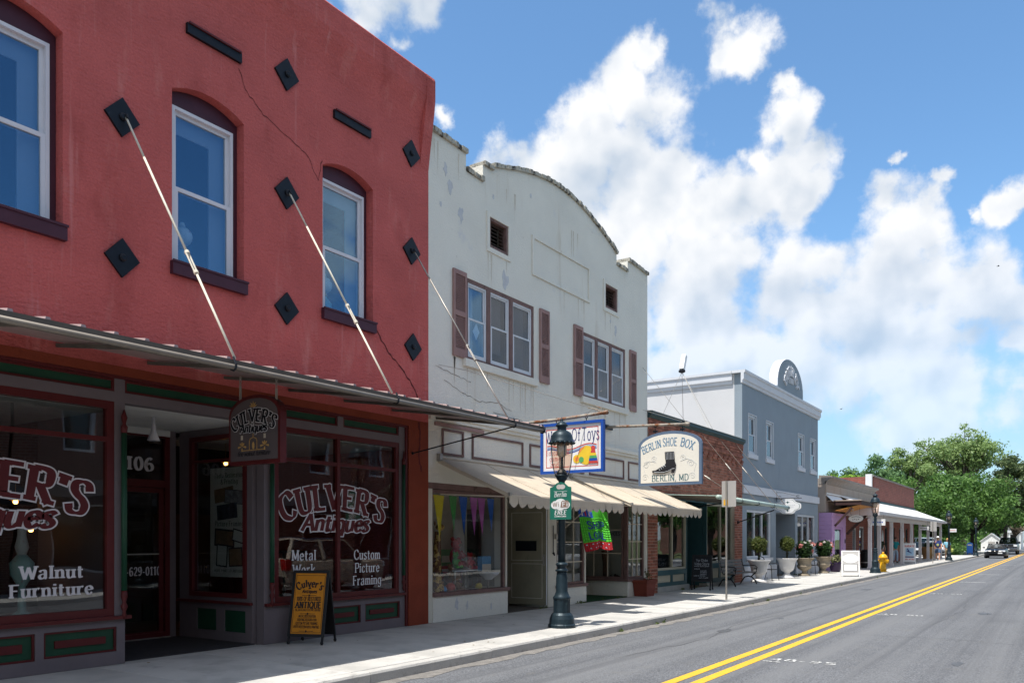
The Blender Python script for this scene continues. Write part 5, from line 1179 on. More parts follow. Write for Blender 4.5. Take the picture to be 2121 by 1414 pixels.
for x in (24.4,26.0,27.7,29.4): mb.tube([(x,-2.0,zl-.02-(x-22.45)*.011),(x,-2.14,zl-.02-(x-22.45)*.011),(x,-2.16,zl-.10-(x-22.45)*.011),(x,-2.08,zl-.13-(x-22.45)*.011),(x,-2.0,zl-.10-(x-22.45)*.011)],.012,5)
mb.build('gutter_strap', m_black, FC)
MB().tube([(30.3,-.03,2.25),(28.1,-2.0,2.60)],.02,6).ball((30.3,-.02,2.25),.06,8,5).tube([(25.1,-.03,2.6),(24.4,-2.0,2.78)],.02,6).build('brace', m_black, FC)
# roof aerial
AE = thing('roof_aerial', 'small white roof aerial on a guyed tripod above the brick shop', 'aerial', (28.6,1.5,4.85))
MB(Matrix.Translation((0,0,3.0)) @ Matrix.Rotation(R(22),4,'Y')).box(-.09,-.09,0,.09,.09,.62).build('housing', m_sw, AE, bevel=.02); MB(Matrix.Translation((0,0,3.0)) @ Matrix.Rotation(R(22),4,'Y')).box(-.095,-.04,.15,-.091,.04,.48).build('inset', m_metal, AE)
MB().ball((0,0,2.95),(.14,.14,.07),8,5).tube([(0,0,2.98),(.02,0,3.05)],.05,6).build('mount', m_black, AE)
for (x,y,z) in ((1.2,.4,0),(-1.1,.9,0),(-.5,-1.3,.55),(-.1,-1.3,.55)): MB().tube([(0,0,2.92),(x,y,z)],.009,5).build('leg', m_metal, AE)

# ================================================================ grey stucco building
m_gst = mat('blue grey stucco', (.26,.305,.345), .9, var=.06, scale=1.2, bump=.4, bscale=35, fine=.04, spec=.15, stain=((.215,.255,.29),.6,.75,2,.2))
m_gwh = mat('white trim stucco', (.60,.61,.64), .8, var=.05, scale=2, bump=.15, bscale=40); m_gside = mat('pale grey side wall', (.58,.575,.58), .9, var=.05, scale=1, bump=.3, bscale=30, stain=((.45,.45,.46),.6,.8,1.5,.2))
m_win2 = mat('sash paint', (.55,.58,.62), .5)
gl_dk = glass('upper sash glass', (.5,.55,.6), .06)
GB = thing('grey_building', 'two storey blue grey stucco building with white cornice and rounded name gable', 'building', (36.7,5,0), world=True)
gx0, gx1 = 30.87, 42.54
gw = [(31.60,32.60),(33.92,34.88),(38.84,39.87),(41.03,42.06)]
mb = MB().wallholes(gx0,gx1,0.0,7.58,[(a,b,4.95,6.48) for a,b in gw]+[(31.42,34.62,.86,2.77),(35.30,38.38,0,2.77),(38.74,41.98,.95,2.77)],0,.3); mb.box(gx0+.001,.0,7.581,gx1-.001,.3,7.95); mb.build('wall', m_gst, GB)
mb = MB(); mb.box(gx0,.3,0,gx0+.2,14,7.95); mb.build('side_wall', m_gside, GB); mb = MB(); mb.box(gx1-.2,.3,0,gx1,14,7.95); mb.box(gx0+.2,13.8,0,gx1-.2,14,7.95); mb.build('rear_wall', m_gst, GB)
MB().box(gx0+.2,.3,7.4,gx1-.2,13.8,7.5).build('roof', m_roof, GB)
cprof = [(-.002,7.56),(-.06,7.57),(-.07,7.66),(-.12,7.70),(-.12,7.92),(-.17,7.96),(-.17,8.05),(.35,8.05),(.35,7.951),(-.002,7.951)]
mb = MB(); mb.prism([(gx0-.17,y,z) for y,z in cprof],(gx1-gx0+.30,0,0))
mb.prism([(gx0-.002,.36,7.56),(gx0-.06,.36,7.57),(gx0-.07,.36,7.66),(gx0-.12,.36,7.70),(gx0-.12,.36,7.92),(gx0-.17,.36,7.96),(gx0-.17,.36,8.05),(gx0+.2,.36,8.05),(gx0+.2,.36,7.951),(gx0-.002,.36,7.951)],(0,13.6,0)); mb.build('cornice', m_gwh, GB)
gc = 37.25; ap = [(gc-2.05,-.10,8.0501)] + [(gc-2.05*math.cos(math.pi*t),-.10,8.15+1.38*math.sin(math.pi*t)**.85) for t in np.linspace(0.0,1,19)] + [(gc+2.05,-.10,8.0501)]
gab = MB().prism(ap,(0,.34,0)).build('name_gable', m_gst, GB)
mb = MB()
for a, b in zip(ap[1:-1], ap[2:-1]): mb.add([(a[0],-.105,a[2]+.001),(b[0],-.105,b[2]+.001),(b[0],-.105,b[2]+.03),(a[0],-.105,a[2]+.03),(a[0],.26,a[2]+.001),(b[0],.26,b[2]+.001),(b[0],.26,b[2]+.03),(a[0],.26,a[2]+.03)],[(0,1,2,3),(7,6,5,4),(3,2,6,7),(0,4,5,1),(0,3,7,4),(1,5,6,2)])
mb.build('gable_edge', m_gwh, gab)
mb = MB(); text(mb,'BURNLEY',(gc,-.10,8.86),(1,0,0),(0,0,1),.40,th=.2,tn=.11,arc=.95,fit=2.1,lay=.06,depth=.06); text(mb,'1900',(gc-.05,-.10,8.52),(1,0,0),(0,0,1),.22,th=.2,tn=.11,fit=.75,lay=.05,depth=.05,serif=False); mb.build('lettering', m_gwh, gab)
MB().box(gx0+.002,-.07,3.38,gx1+.03,-.002,3.70).build('band_course', m_gwh, GB)
for i,(a,b) in enumerate(gw):
    f = MB().frame(a+.002,b-.002,4.952,6.478,.07,.02,.12).build('window', m_win2, GB)
    s_ = MB(); s_.frame(a+.073,b-.073,5.70,6.407,.05,.07,.11); s_.frame(a+.073,b-.073,5.023,5.74,.05,.04,.069); s_.build('sash_frame', m_win2, f)
    MB().box(a+.125,.088,5.75,b-.125,.092,6.357).build('pane', gl_dk, f); MB().box(a+.125,.052,5.073,b-.125,.056,5.69).build('pane', gl_dk, f)
    MB().box(a-.10,-.06,4.78,b+.10,-.002,4.945).build('sill', m_gwh, f)
    MB().frame(a-.035,b+.035,4.946,6.52,.034,-.02,-.002).build('architrave', m_gwh, f)
    if i > 1: MB().box(a+.08,.16,5.0,b-.08,.17,6.45).build('blind', m_curtain, f)
def gshop(x0,x1,z0,z1,n):
    f = MB().frame(x0+.002,x1-.002,z0+.002,z1-.002,.09,.03,.16); qs = [x0+.09+(x1-x0-.18)*i/n for i in range(n+1)]
    for q in qs[1:-1]: f.box(q-.03,.04,z0+.092,q+.03,.15,z1-.092)
    w = f.build('display_window', m_win2, GB)
    for i in range(n): MB().box(qs[i]+(.031 if i else 0.003),.09,z0+.093,qs[i+1]-(.031 if i < n-1 else .003),.096,z1-.093).build('pane', gl_ref, w)
    MB().box(x0-.12,-.06,z0-.12,x1+.12,-.002,z0).build('sill', m_gwh, w)
gshop(31.42,34.62,.86,2.77,3); gshop(38.74,41.98,.95,2.77,3)
mb = MB(); mb.box(gx0+.002,-.05,0,35.29,-.002,.55); mb.box(38.39,-.05,0,gx1,-.002,.55); mb.build('plinth', m_gwh, GB)
mb = MB(); mb.box(35.22,.301,0,35.30,2.2,2.9); mb.box(38.38,.301,0,38.46,2.2,2.9); mb.box(35.30,2.15,0,38.38,2.25,2.9); mb.box(35.3,.301,2.771,38.38,2.15,2.85); mb.build('entry_wall', m_gst, GB)
dd = MB().frame(36.2,37.3,.02,2.3,.1,2.08,2.14).build('door', m_win2, GB); MB().box(36.3,2.1,.12,37.2,2.106,2.2).build('pane', gl_shop, dd)
mb = MB(); mb.box(gx0+.21,3.0,0,gx1-.21,3.1,3.4); mb.box(gx0+.21,.31,3.3,gx1-.21,3,3.36); mb.box(gx0+.21,2.6,4.2,gx1-.21,2.7,7.39); mb.build('inner_wall', mat('inner wall',(.16,.17,.17),.9), GB)
MB().box(gx0+.21,.3,-.02,gx1-.21,3.0,.01).build('shop_floor', m_floor, GB)
for x in (32.0,33.1,34.0,39.4,40.5,41.4):
    cu = MB(); 
    for k in range(5): cu.tube([(x-.3+.15*k,.55,.9),(x-.3+.15*k,.5,2.75)],.07,6)
    cu.build('display_curtain', mat('pale lace',(.48,.5,.48),.9,var=.3,scale=14), GB)
MB().tube([(41.9,.6,8.03),(41.9,.6,8.35)],.05,8).box(41.2,.4,8.05,42.1,.9,8.3).build('roof_vent', m_gwh, GB)
# ornate oval shop sign on a scrolled bracket
OS = thing('ornate_sign', 'white ornate oval shop sign with dark outline under scrolled iron bracket', 'sign', (35.2,-.53,2.68), world=True)
def orn(x, s, dx):
    P = []
    for t in np.linspace(0,2*math.pi,49)[:-1]:
        r = 1+.10*math.cos(4*t)*abs(math.cos(t))+.07*abs(math.sin(t))**6-.045*math.cos(8*t); P.append((x,-.53-.52*s*math.cos(t)*r,3.0+.30*s*math.sin(t)*r))
    return MB().prism(P,(dx,0,0))
orn(35.18,1.0,.04).build('board', m_sw, OS); orn(35.175,.90,.004).build('outline', m_letg, OS); orn(35.170,.865,.004).build('face', m_sw, OS)
mb = MB()
for z, w in ((3.03,.30),(2.95,.24)):
    for k in range(7): mb.box(35.165,-.53-w+w*2*k/7,z,35.169,-.53-w+w*2*(k+.6)/7,z+.035)
mb.build('faint_lettering', m_scr, OS)
mb = MB()
for z,s in ((3.17,1),(2.82,-1)): mb.prism([(35.166,-.53,z-.06),(35.166,-.49,z),(35.166,-.53,z+.06),(35.166,-.57,z)],(.003,0,0)); mb.prism([(35.166,-.43,z),(35.166,-.53,z-.02),(35.166,-.63,z),(35.166,-.53,z+.02)],(.0025,0,0))
mb.build('fleuron', m_letg, OS)
OBk = thing('scroll_bracket', 'black scrolled iron bracket on grey wall holding the oval sign', 'bracket', (35.2,0,3.33), world=True)
MB().tube([(35.2,-.02,3.34),(35.2,-1.1,3.34)],.018,6).box(35.18,-.075,3.2,35.22,-.06,3.66).tube([(35.2,-.08,3.60),(35.2,-.35,3.58),(35.2,-.8,3.45),(35.2,-1.0,3.40)],.008,5).tube([(35.2,-.95-.06*math.cos(a),3.42+.05*math.sin(a)) for a in np.linspace(0,5,10)],.008,5).tube([(35.2,-.2-.05*math.cos(a),3.40+.05*math.sin(a)) for a in np.linspace(0,5,10)],.008,5).tube([(35.2,-.25,3.34),(35.2,-.28,3.25)],.008,4).tube([(35.2,-.8,3.34),(35.2,-.78,3.25)],.008,4).build('ironwork', m_black, OBk)

# ================================================================ tan shop with purple annex, long porch, brick hall
m_tan2 = mat('tan render', (.40,.32,.26), .85, var=.08, scale=2, bump=.2, bscale=30); m_tanf = mat('tan board front', (.40,.335,.29), .85, var=.07, scale=2); m_lil = mat('lilac paint', (.50,.31,.55), .7, var=.05, scale=3); m_porch = mat('porch metal', (.72,.72,.73), .45, var=.03, scale=2); m_pw = mat('porch white paint', (.62,.585,.585), .7, var=.06, scale=3); m_brown = mat('brown fascia', (.055,.028,.025), .6, var=.2); m_owood = mat('varnished soffit', (.60,.27,.05), .5, var=.2, scale=3, squash=1); m_copt = mat('stone coping', (.26,.235,.215), .9, var=.2, scale=4)
m_fbrick = brickwall('hall brick', (.27,.072,.050), (.21,.055,.040), (.27,.13,.10), .30, .115, .014)
TB = thing('tan_shop', 'low tan shop with curved cornice and lilac painted corner annex', 'building', (50,4,0), world=True)
mb = MB(); mb.box(43.98,.0,3.0,56.85,.3,4.45); mb.box(43.98,.301,0,44.2,12,4.75); mb.box(44.2,11.8,0,56.85,12,4.75); mb.build('wall', m_tanf, TB)
mb = MB(); mb.box(43.96,-.08,4.02,44.10,-.002,4.6); mb.build('corner_pilaster', m_tan2, TB)
MB().prism([(43.96,y,z) for y,z in [(.3,4.451),(-.002,4.451),(-.06,4.5),(-.11,4.60),(-.2,4.70),(-.36,4.76),(-.36,4.86),(.3,4.92)]],(12.9,0,0)).build('cornice', m_copt, TB)
MB().box(44.2,.3,4.1,56.85,11.8,4.2).build('roof', m_roof, TB)
mb = MB()
for z in (4.05,4.25): mb.box(44.2,-.012,z,56.8,-.002,z+.012)
for x in np.arange(46,56.5,1.6): mb.box(x,-.012,4.062,x+.02,-.0025,4.45)
mb.build('panel_joint', m_tan2, TB)
# lilac annex: lap siding boards, each board its own piece
mb = MB().wallholes(44.0,47.33,0,2.98,[(44.70,46.62,0,2.26)],-.32,-.1); mb.box(44.0,-.1,0,44.15,.0,2.98); mb.build('annex_wall', m_lil, TB)
nb = 14
for k in range(nb):
    z = 2.98*k/nb
    b_ = MB(); h_ = 2.98/nb
    b_.prism([(44.002,-.325,z+.004),(44.002,-.345,z+.004),(44.002,-.328,z+h_-.002),(44.002,-.325,z+h_-.002)],(3.3 if z > 2.26 else .66,0,0)); b_.build('siding_board', m_lil, TB)
    MB().prism([(43.996,-.32,z+.004),(43.976,-.32,z+.004),(43.990,-.32,z+h_-.002),(43.996,-.32,z+h_-.002)],(0,.62,0)).build('siding_board', m_lil, TB)
dd = MB().frame(44.72,46.60,.02,2.25,.11,-.26,-.2).build('door', m_lil, TB); MB().box(44.83,-.235,.13,46.49,-.229,2.14).build('pane', gl_ref, dd)
mb = MB(); mb.box(44.85,-.265,1.1,44.9,-.261,1.5); mb.box(44.3,-.36,1.3,44.36,-.345,1.55); mb.box(47.0,-.36,1.4,47.1,-.345,1.62); mb.build('door_notice', m_ink, TB)
mb = MB().wallholes(47.34,56.85,0,2.999,[(47.6,48.9,.6,2.5),(52.2,53.3,0,2.3),(54.2,55.6,.7,2.4)],.3,.5); mb.build('lower_wall', m_fbrick, TB)
for (a,b,c,d) in ((47.6,48.9,.6,2.5),(52.2,53.3,0.02,2.3),(54.2,55.6,.7,2.4)):
    w = MB().frame(a+.003,b-.003,c+.003,d-.003,.08,.33,.45).build('window' if c > .1 else 'door', m_pw, TB); MB().box(a+.083,.38,c+.083,b-.083,.386,d-.083).build('pane', gl_ref, w)
MB().box(44.3,4,0,56.8,4.1,4.0).build('inner_wall', m_dark, TB)
MB().box(50.2,.27,.75,50.5,.299,.95).box(51.0,.27,.7,51.3,.299,.9).build('meter_box', m_metal, TB)
HD = thing('entrance_hood', 'flat brown entrance hood with varnished wood underside over lilac door', 'canopy', (46.4,-.9,3.4), world=True)
mb = MB(); mb.prism([(44.5,-1.66,3.37),(44.5,-.35,3.37),(44.5,-.35,3.58),(44.5,-1.66,3.58)],(.05,0,0)); mb.prism([(48.4,-1.66,3.36),(48.4,-.35,3.08),(48.4,-.35,3.58),(48.4,-1.66,3.58)],(.05,0,0)); mb.box(44.551,-1.66,3.37,48.399,-1.61,3.58); mb.build('fascia', m_brown, HD)
MB().box(44.46,-1.70,3.581,48.5,-.01,3.63).build('deck', m_tan2, HD)
for k in range(13): MB().prism([(44.552+.2959*k,-1.608,3.365),(44.552+.2959*k,-.35,3.075),(44.552+.2959*k,-.35,3.095),(44.552+.2959*k,-1.608,3.385)],(.287,0,0)).build('soffit_board', m_owood, HD)
mb = MB(); mb.bar((47.6,-.33,1.9),(48.2,-1.5,3.25),.12); mb.bar((44.6,-.36,2.3),(44.6,-1.2,3.24),.1); mb.build('bracket', m_brown, HD)
MB().lathe([(.02,0),(.06,-.05),(.05,-.13),(.0,-.16)],8,(46.3,-.9,3.298)).build('hood_lamp', m_wfr, HD)
OV = thing('oval_sign', 'cream oval hanging sign under the brown entrance hood', 'sign', (44.9,-1.3,2.6), world=True)
E_ = lambda x, s, dx: MB().prism([(x,-1.32-.38*s*math.cos(t),2.68+.20*s*math.sin(t)) for t in np.linspace(0,2*math.pi,29)[:-1]],(dx,0,0))
E_(44.9,1,.05).build('board', m_brown, OV); E_(44.894,.94,.005).build('face', m_swd, OV)
mb = MB()
for k in range(9): mb.box(44.889,-1.12-.048*k,2.735+.03*math.sin(k*.39),44.893,-1.15-.048*k,2.77+.03*math.sin(k*.39))
for k in range(4): mb.ball((44.892,-1.18-.09*k,2.62+.02*(k%2)),(.004,.03,.025),6,4)
mb.build('faint_lettering', m_ink, OV)
MB().tube([(44.92,-1.1,2.84),(44.92,-.98,3.24)],.006,4).tube([(44.92,-1.5,2.84),(44.92,-1.5,3.24)],.006,4).build('chain', m_black, OV)
HB = thing('brick_hall', 'long red brick hall with plain stepped parapet behind the white porch', 'building', (65.7,5,0), world=True)
mb = MB().wallholes(56.87,74.5,0,5.66,[(x,x+1.0,.0 if i%3==1 else .6,2.45) for i,x in enumerate((58.3,61.2,64.2,67.2,70.2,72.6))],0,.3); mb.box(56.87,.301,0,57.1,14,5.66); mb.box(74.27,.301,0,74.5,14,5.2); mb.box(57.1,13.8,0,74.27,14,5.2); mb.build('wall', m_fbrick, HB)
# the nearest corner bricks, which the photograph still lets one pick out
m_hb = mat('hall corner brick', (.23,.065,.045), .85, var=.2, scale=5, rand=.3)
for k in range(22): MB().box(56.865,-.012,4.02+.075*k,57.12+(.12 if k%2 else 0),-.001,4.02+.075*k+.062).build('brick', m_hb, HB)
mb = MB(); mb.box(56.80,-.06,5.662,74.56,.36,5.76); mb.build('coping', m_copt, HB); MB().box(56.60,.02,4.5,56.868,.4,5.80).build('flashing', m_porch, HB)
MB().box(57.1,.3,4.9,74.27,13.8,5.0).build('roof', m_roof, HB); MB().box(57.2,3,0,74.2,3.1,4.8).build('inner_wall', m_dark, HB)
for i,x in enumerate((58.3,61.2,64.2,67.2,70.2,72.6)):
    c = .02 if i%3==1 else .6; w = MB().frame(x+.004,x+.996,c+.004,2.446,.08,.06,.16).build('door' if i%3==1 else 'window', m_teal2, HB); MB().box(x+.084,.10,c+.084,x+.916,.106,2.366).build('pane', gl_ref, w)
PO = thing('porch', 'long white metal roofed sidewalk porch on square posts', 'porch', (63,-1,0), world=True)
px0, px1, ye, ze, zt_ = 47.5, 79.0, -1.95, 3.10, 4.0
mb = MB(); P_ = [(px0,ye,ze),(px1,ye,ze),(75.2,-.002,zt_),(px0,-.002,zt_)]
mb.add(P_+[(p[0],p[1],p[2]-.03) for p in P_],[(0,1,2,3),(7,6,5,4),(0,4,5,1),(1,5,6,2),(2,6,7,3),(3,7,4,0)])
Q_ = [(75.21,0.0,zt_),(px1,ye,ze),(px1,5.5,ze),(75.21,5.5,zt_)]
mb.add(Q_+[(p[0],p[1],p[2]-.03) for p in Q_],[(0,1,2,3),(7,6,5,4),(0,4,5,1),(1,5,6,2),(2,6,7,3),(3,7,4,0)]); mb.build('roof', m_porch, PO)
mb = MB()
for x in np.arange(px0+.2,75,.45): mb.bar((x,ye,ze+.012),(x,-.01,zt_+.012),.03,.035)
mb.build('roof_rib', m_porch, PO)
MB().box(44.12,-.07,3.95,56.9,-.003,4.02).build('head_flashing', m_porch, PO); MB().box(57,-.09,4.002,74.6,-.003,4.12).build('head_board', m_teal2, PO)
P2 = [(44.15,-.33,3.60),(47.49,-.33,3.60),(47.49,-.004,3.93),(44.15,-.004,3.93)]; MB().add(P2+[(p[0],p[1],p[2]-.03) for p in P2],[(0,1,2,3),(7,6,5,4),(0,4,5,1),(1,5,6,2),(2,6,7,3),(3,7,4,0)]).build('low_roof', m_porch, PO)
mb = MB(); mb.box(px0,ye-.05,ze-.16,px1+.05,ye-.002,ze+.02); mb.box(px0+.06,-1.57,2.68,px1-.3,-1.43,2.93); mb.build('fascia', m_pw, PO)
MB().prism([(px0-.03,ye-.05,2.90),(px0-.03,-.33,2.90),(px0-.03,-.33,3.86),(px0-.03,ye-.05,3.10)],(.028,0,0)).build('gable_board', m_pw, PO)
MB().add([(px0,ye,2.94),(px1,ye,2.94),(px1,.28,2.97),(px0,.28,2.97)],[(3,2,1,0)]).build('soffit', m_pw, PO)
for i in range(9):
    x = (46.33+1.3,50.3,54.3,58.3,62.3,66.4,70.7,75.0,78.6)[i]
    p = MB().box(x-.09,-1.59,0,x+.09,-1.41,2.68).build('post', m_pw, PO)
    mb = MB()
    for s_ in (-1,1): mb.bar((x+s_*.09,-1.5,2.32),(x+s_*.42,-1.5,2.68),.09)
    mb.build('corner_brace', m_pw, p); MB().box(x-.12,-1.62,0,x+.12,-1.38,.14).build('post_base', m_pw, p)
def flatsign(x, y, z, w, h, lab, txt=None, mm=None, colr=None):
    t = thing('hanging_sign_board', lab, 'sign', (x,y,z), world=True)
    MB().box(x,y-w,z,x+.04,y,z+h).build('board', m_sw, t)
    mb = MB(); MBh = MB()
    for k in range(8): mb.box(x-.004,y-.12*w-w*.76*k/8,z+h*.4,x-.001,y-.12*w-w*.76*(k+.65)/8,z+h*.62)
    mb.build('faint_lettering', colr or m_blue, t); MBh.tube([(x+.02,y-.1*w,z+h),(x+.02,y-.1*w,2.94)],.006,4).tube([(x+.02,y-.9*w,z+h),(x+.02,y-.9*w,2.94)],.006,4).build('chain', m_black, t)
    return t
flatsign(47.9,-1.42,2.36,.80,.34,'white hanging sign board behind the yellow hydrant lamp post'); flatsign(66.0,-1.5,2.28,.62,.26,'white hanging sign board between far porch posts',colr=m_ink); flatsign(70.5,-1.5,2.28,.62,.26,'white hanging sign board at far end of porch row',colr=m_ink); flatsign(76.5,-2.3,2.20,.6,.28,'white sign board at the last porch post',colr=m_rl)
for x, lb in ((60.2,'white house shaped notice on brick left of teal shirt person'),(69.0,'white house shaped notice on brick right of teal shirt person')):
    t = thing('house_notice', lb, 'sign', (x,-.03,1.2), world=True); MB().prism([(x-.3,-.03,1.25),(x+.3,-.03,1.25),(x+.3,-.03,1.85),(x,-.03,2.25),(x-.3,-.03,1.85)],(0,.025,0)).build('board', m_sw, t); MB().box(x-.28,-.03,.92,x+.28,-.005,1.18).build('lower_board', m_sw, t)
# ================================================================ street furniture
m_lamp = mat('lamp green black', (.016,.030,.040), .42, metal=.25, var=.25, scale=6, bump=.1, bscale=60, stain=[((.10,.16,.16),.64,.74,11,1)])
gl_lamp = glass('lamp glass', (.92,.80,.72), .05, .02); m_frost = mat('frosted mantle', (.60,.60,.52), .6)
def lamp(loc, lab):
    L_ = thing('street_lamp', lab, 'street lamp', loc, group='old style street lamps along the curb')
    MB().lathe([(.255,0),(.255,.05),(.235,.07),(.225,.16),(.20,.23),(.165,.27)],32).lathe([(.150,.27),(.150,.50),(.155,.52)],32,flute=.05,nf=10).build('base', m_lamp, L_, smooth=False)
    MB().lathe([(.16,.52),(.165,.55),(.14,.58),(.125,.62),(.11,.66),(.105,.92),(.09,1.0),(.085,1.03)],24).lathe([(.115,1.03),(.125,1.05),(.085,1.075),(.082,1.12),(.115,1.15),(.11,1.17),(.066,1.2)],24).build('pedestal', m_lamp, L_, smooth=True)
    MB().lathe([(.066,1.2),(.060,2.55),(.058,2.58)],20,flute=.06,nf=10).lathe([(.075,2.58),(.08,2.60),(.055,2.63),(.06,2.68),(.095,2.72),(.10,2.74)],20).build('shaft', m_lamp, L_, smooth=True)
    h = MB().lathe([(.06,2.70),(.09,2.735),(.13,2.78),(.135,2.80)],20).lathe([(.225,3.385),(.235,3.40),(.205,3.43),(.20,3.50),(.165,3.575),(.11,3.61),(.085,3.62),(.085,3.68),(.115,3.70),(.11,3.72),(.08,3.76),(.035,3.785),(.02,3.80),(.03,3.815),(.012,3.835),(.004,3.87)],24)
    for k in range(16):
        a = 2*math.pi*k/16; h.ball((.225*math.cos(a),.225*math.sin(a),3.385),(.03,.03,.022),6,4)
    h = h.build('lantern_hood', m_lamp, L_, smooth=True)
    MB().lathe([(.105,2.79),(.135,2.86),(.165,3.0),(.185,3.2),(.19,3.385)],20).build('glass_bowl', gl_lamp, L_, smooth=True)
    mb = MB()
    for k in range(4):
        a = math.pi/4+math.pi/2*k; mb.tube([(r*math.cos(a),r*math.sin(a),z) for r,z in ((.115,2.79),(.145,2.86),(.175,3.0),(.195,3.2),(.20,3.39))],.009,5)
    mb.build('cage_bar', m_lamp, L_); MB().tube([(0,0,2.80),(0,0,3.15)],.03,8).lathe([(.09,2.80),(.10,2.84),(.06,2.90)],12).build('burner', m_lamp, L_)
    MB().lathe([(.05,3.13),(.085,3.17),(.095,3.36),(.06,3.38)],14).build('mantle', m_frost, L_, smooth=True)
    return L_
l0 = lamp((13.07,-2.48,0), 'nearest street lamp, large beside the green wifi banner')
def copylamp(loc, lab): return dup(l0, Vector(loc), label=lab)
copylamp((42.38,-2.69,0), 'second street lamp, next to the yellow fire hydrant'); copylamp((70.6,-2.95,0), 'third street lamp, beside the two walking people'); copylamp((93.5,-3.0,-.05), 'farthest street lamp, in front of dark trees by blue mailbox')
copylamp((17.0,-12.9,0), 'street lamp on the far side, mirrored in the right shop window')
WB = thing('wifi_banner', 'green wifi banner with white cloud on the nearest lamp post', 'banner', (13.0,-2.5,1.97), world=True)
m_bgr = mat('banner green', (.015,.14,.10), .5, var=.05)
yb_ = -2.52; P = [(12.955,yb_+.225,1.98),(12.955,yb_+.225,2.565),(12.955,yb_+.16,2.58),(12.955,yb_+.08,2.645),(12.955,yb_,2.665),(12.955,yb_-.08,2.645),(12.955,yb_-.16,2.58),(12.955,yb_-.225,2.565),(12.955,yb_-.225,1.98)]
MB().prism(P,(.008,0,0)).build('panel', m_bgr, WB)
def edisc(cy, cz, ry, rz, m, x, nm): MB().prism([(x,cy-ry*math.cos(t),cz+rz*math.sin(t)) for t in np.linspace(0,2*math.pi,25)[:-1]],(-.0012,0,0)).build(nm, m, WB)
fx = 12.953
edisc(yb_+.03,2.575,.055,.045,mat('faded emblem',(.50,.46,.44),.6),fx,'emblem'); edisc(yb_-.04,2.575,.06,.045,bpy.data.materials['faded emblem'],fx-.0015,'emblem')
for i,(dy,dz,ry,rz) in enumerate(((0,2.255,.13,.105),(.10,2.245,.10,.075),(-.10,2.245,.10,.075))): edisc(yb_+dy,dz,ry,rz,m_sw,fx-.0015*i,'cloud')
m_wf = mat('wifi taupe', (.25,.16,.13), .6)
MB().prism([(fx-.006,yb_-.005,2.20),(fx-.006,yb_-.02,2.30),(fx-.006,yb_-.05,2.325),(fx-.006,yb_-.15,2.325),(fx-.006,yb_-.175,2.30),(fx-.006,yb_-.175,2.22),(fx-.006,yb_-.15,2.20)],(-.001,0,0)).build('wifi_bubble', m_wf, WB)
U, V_ = (0,-1,0), (0,0,1)
mb = MB(); text(mb,'Wi',(fx,yb_+.095,2.215),U,V_,.085,th=.12,tn=.11,serif=False,fit=.13,lay=.006); mb.build('lettering', m_wf, WB)
mb = MB(); text(mb,'Fi',(fx,yb_-.10,2.217),U,V_,.085,th=.14,tn=.13,serif=False,fit=.11,lay=.009); text(mb,'Berlin',(fx,yb_,2.395),U,V_,.085,th=.15,tn=.06,slant=.15,fit=.25); text(mb,'FREE',(fx,yb_,2.075),U,V_,.07,th=.2,tn=.08,slant=.15,fit=.24); text(mb,'Downtown',(fx,yb_,2.025),U,V_,.04,th=.17,tn=.1,slant=.15,fit=.24)
text(mb,'COOLEST',(fx,yb_,2.488),U,V_,.018,serif=False,fit=.25) if False else mb.box(fx-.003,yb_-.14,2.492,fx-.002,yb_+.14,2.497)
mb.build('lettering', m_sw, WB)
MB().tube([(12.965,yb_,2.62),(13.03,yb_+.02,2.62)],.01,6).tube([(12.965,yb_,2.03),(13.03,yb_+.02,2.03)],.01,6).build('clamp', m_metal, WB)
# road signs seen from the back
m_alu = mat('sign back aluminium', (.46,.44,.42), .5, metal=.3, var=.06, scale=2)
def backsign(x, y, yo, z0, z1, w, lab, stick):
    t = thing('road_sign', lab, 'road sign', (x,y,0)); 
    MB().prism([(-.03,-.012,0),(.03,-.012,0),(.03,.012,0),(.012,.03,0),(-.012,.03,0),(-.03,.012,0)],(0,0,z1)).build('post', m_metal, t)
    b = MB().box(.035,yo-w/2,z0,.045,yo+w/2,z1).build('plate', m_alu, t, bevel=.0); 
    MB().tube([(.0,.0,z0+.12),(.05,.0,z0+.12)],.012,6).tube([(0,0,z1-.1),(.05,0,z1-.1)],.012,6).build('bolt', m_metal, b)
    if stick: MB().box(.031,yo+w/2-.17,z0+.04,.0345,yo+w/2-.05,z0+.19).build('sticker', mat('yellow sticker',(.75,.42,.03),.5,var=.2,scale=20), b)
    return t
backsign(21.49,-2.66,-.05,2.49,3.18,.39,'near road sign seen from the back, with a yellow sticker',True)
backsign(61.7,-2.9,-.03,2.15,2.80,.38,'far grey road sign seen from the back, near the walking couple',False)
# fire hydrant
m_hy = mat('hydrant yellow', (.70,.37,.008), .4, var=.1, scale=5, coat=.2)
HY = thing('fire_hydrant', 'yellow fire hydrant on the sidewalk by the second lamp', 'hydrant', (43.9,-2.78,0), rz=R(-35))
MB().lathe([(.20,0),(.20,.04),(.15,.05),(.15,.12),(.19,.13),(.19,.17),(.145,.18),(.14,.62),(.15,.68)],18).build('barrel', m_hy, HY, smooth=True)
MB().lathe([(.21,.68),(.22,.70),(.21,.74),(.18,.80),(.12,.87),(.07,.89)],18).lathe([(.05,.89),(.055,.92),(.05,.98),(.02,.99)],6).build('bonnet', m_hy, HY, smooth=True)
for a, r, l in ((0,.075,.15),(90,.095,.17),(180,.075,.15)):
    T = Matrix.Rotation(R(a-90),4,'Z') @ Matrix.Translation((.10,0,.53)) @ Matrix.Rotation(R(90),4,'Y'); MB(T).lathe([(r,0),(r,l*.6),(r*1.25,l*.62),(r*1.25,l),(r*.4,l+.01),(r*.4,l+.04)],12).build('outlet_cap', m_hy, HY)
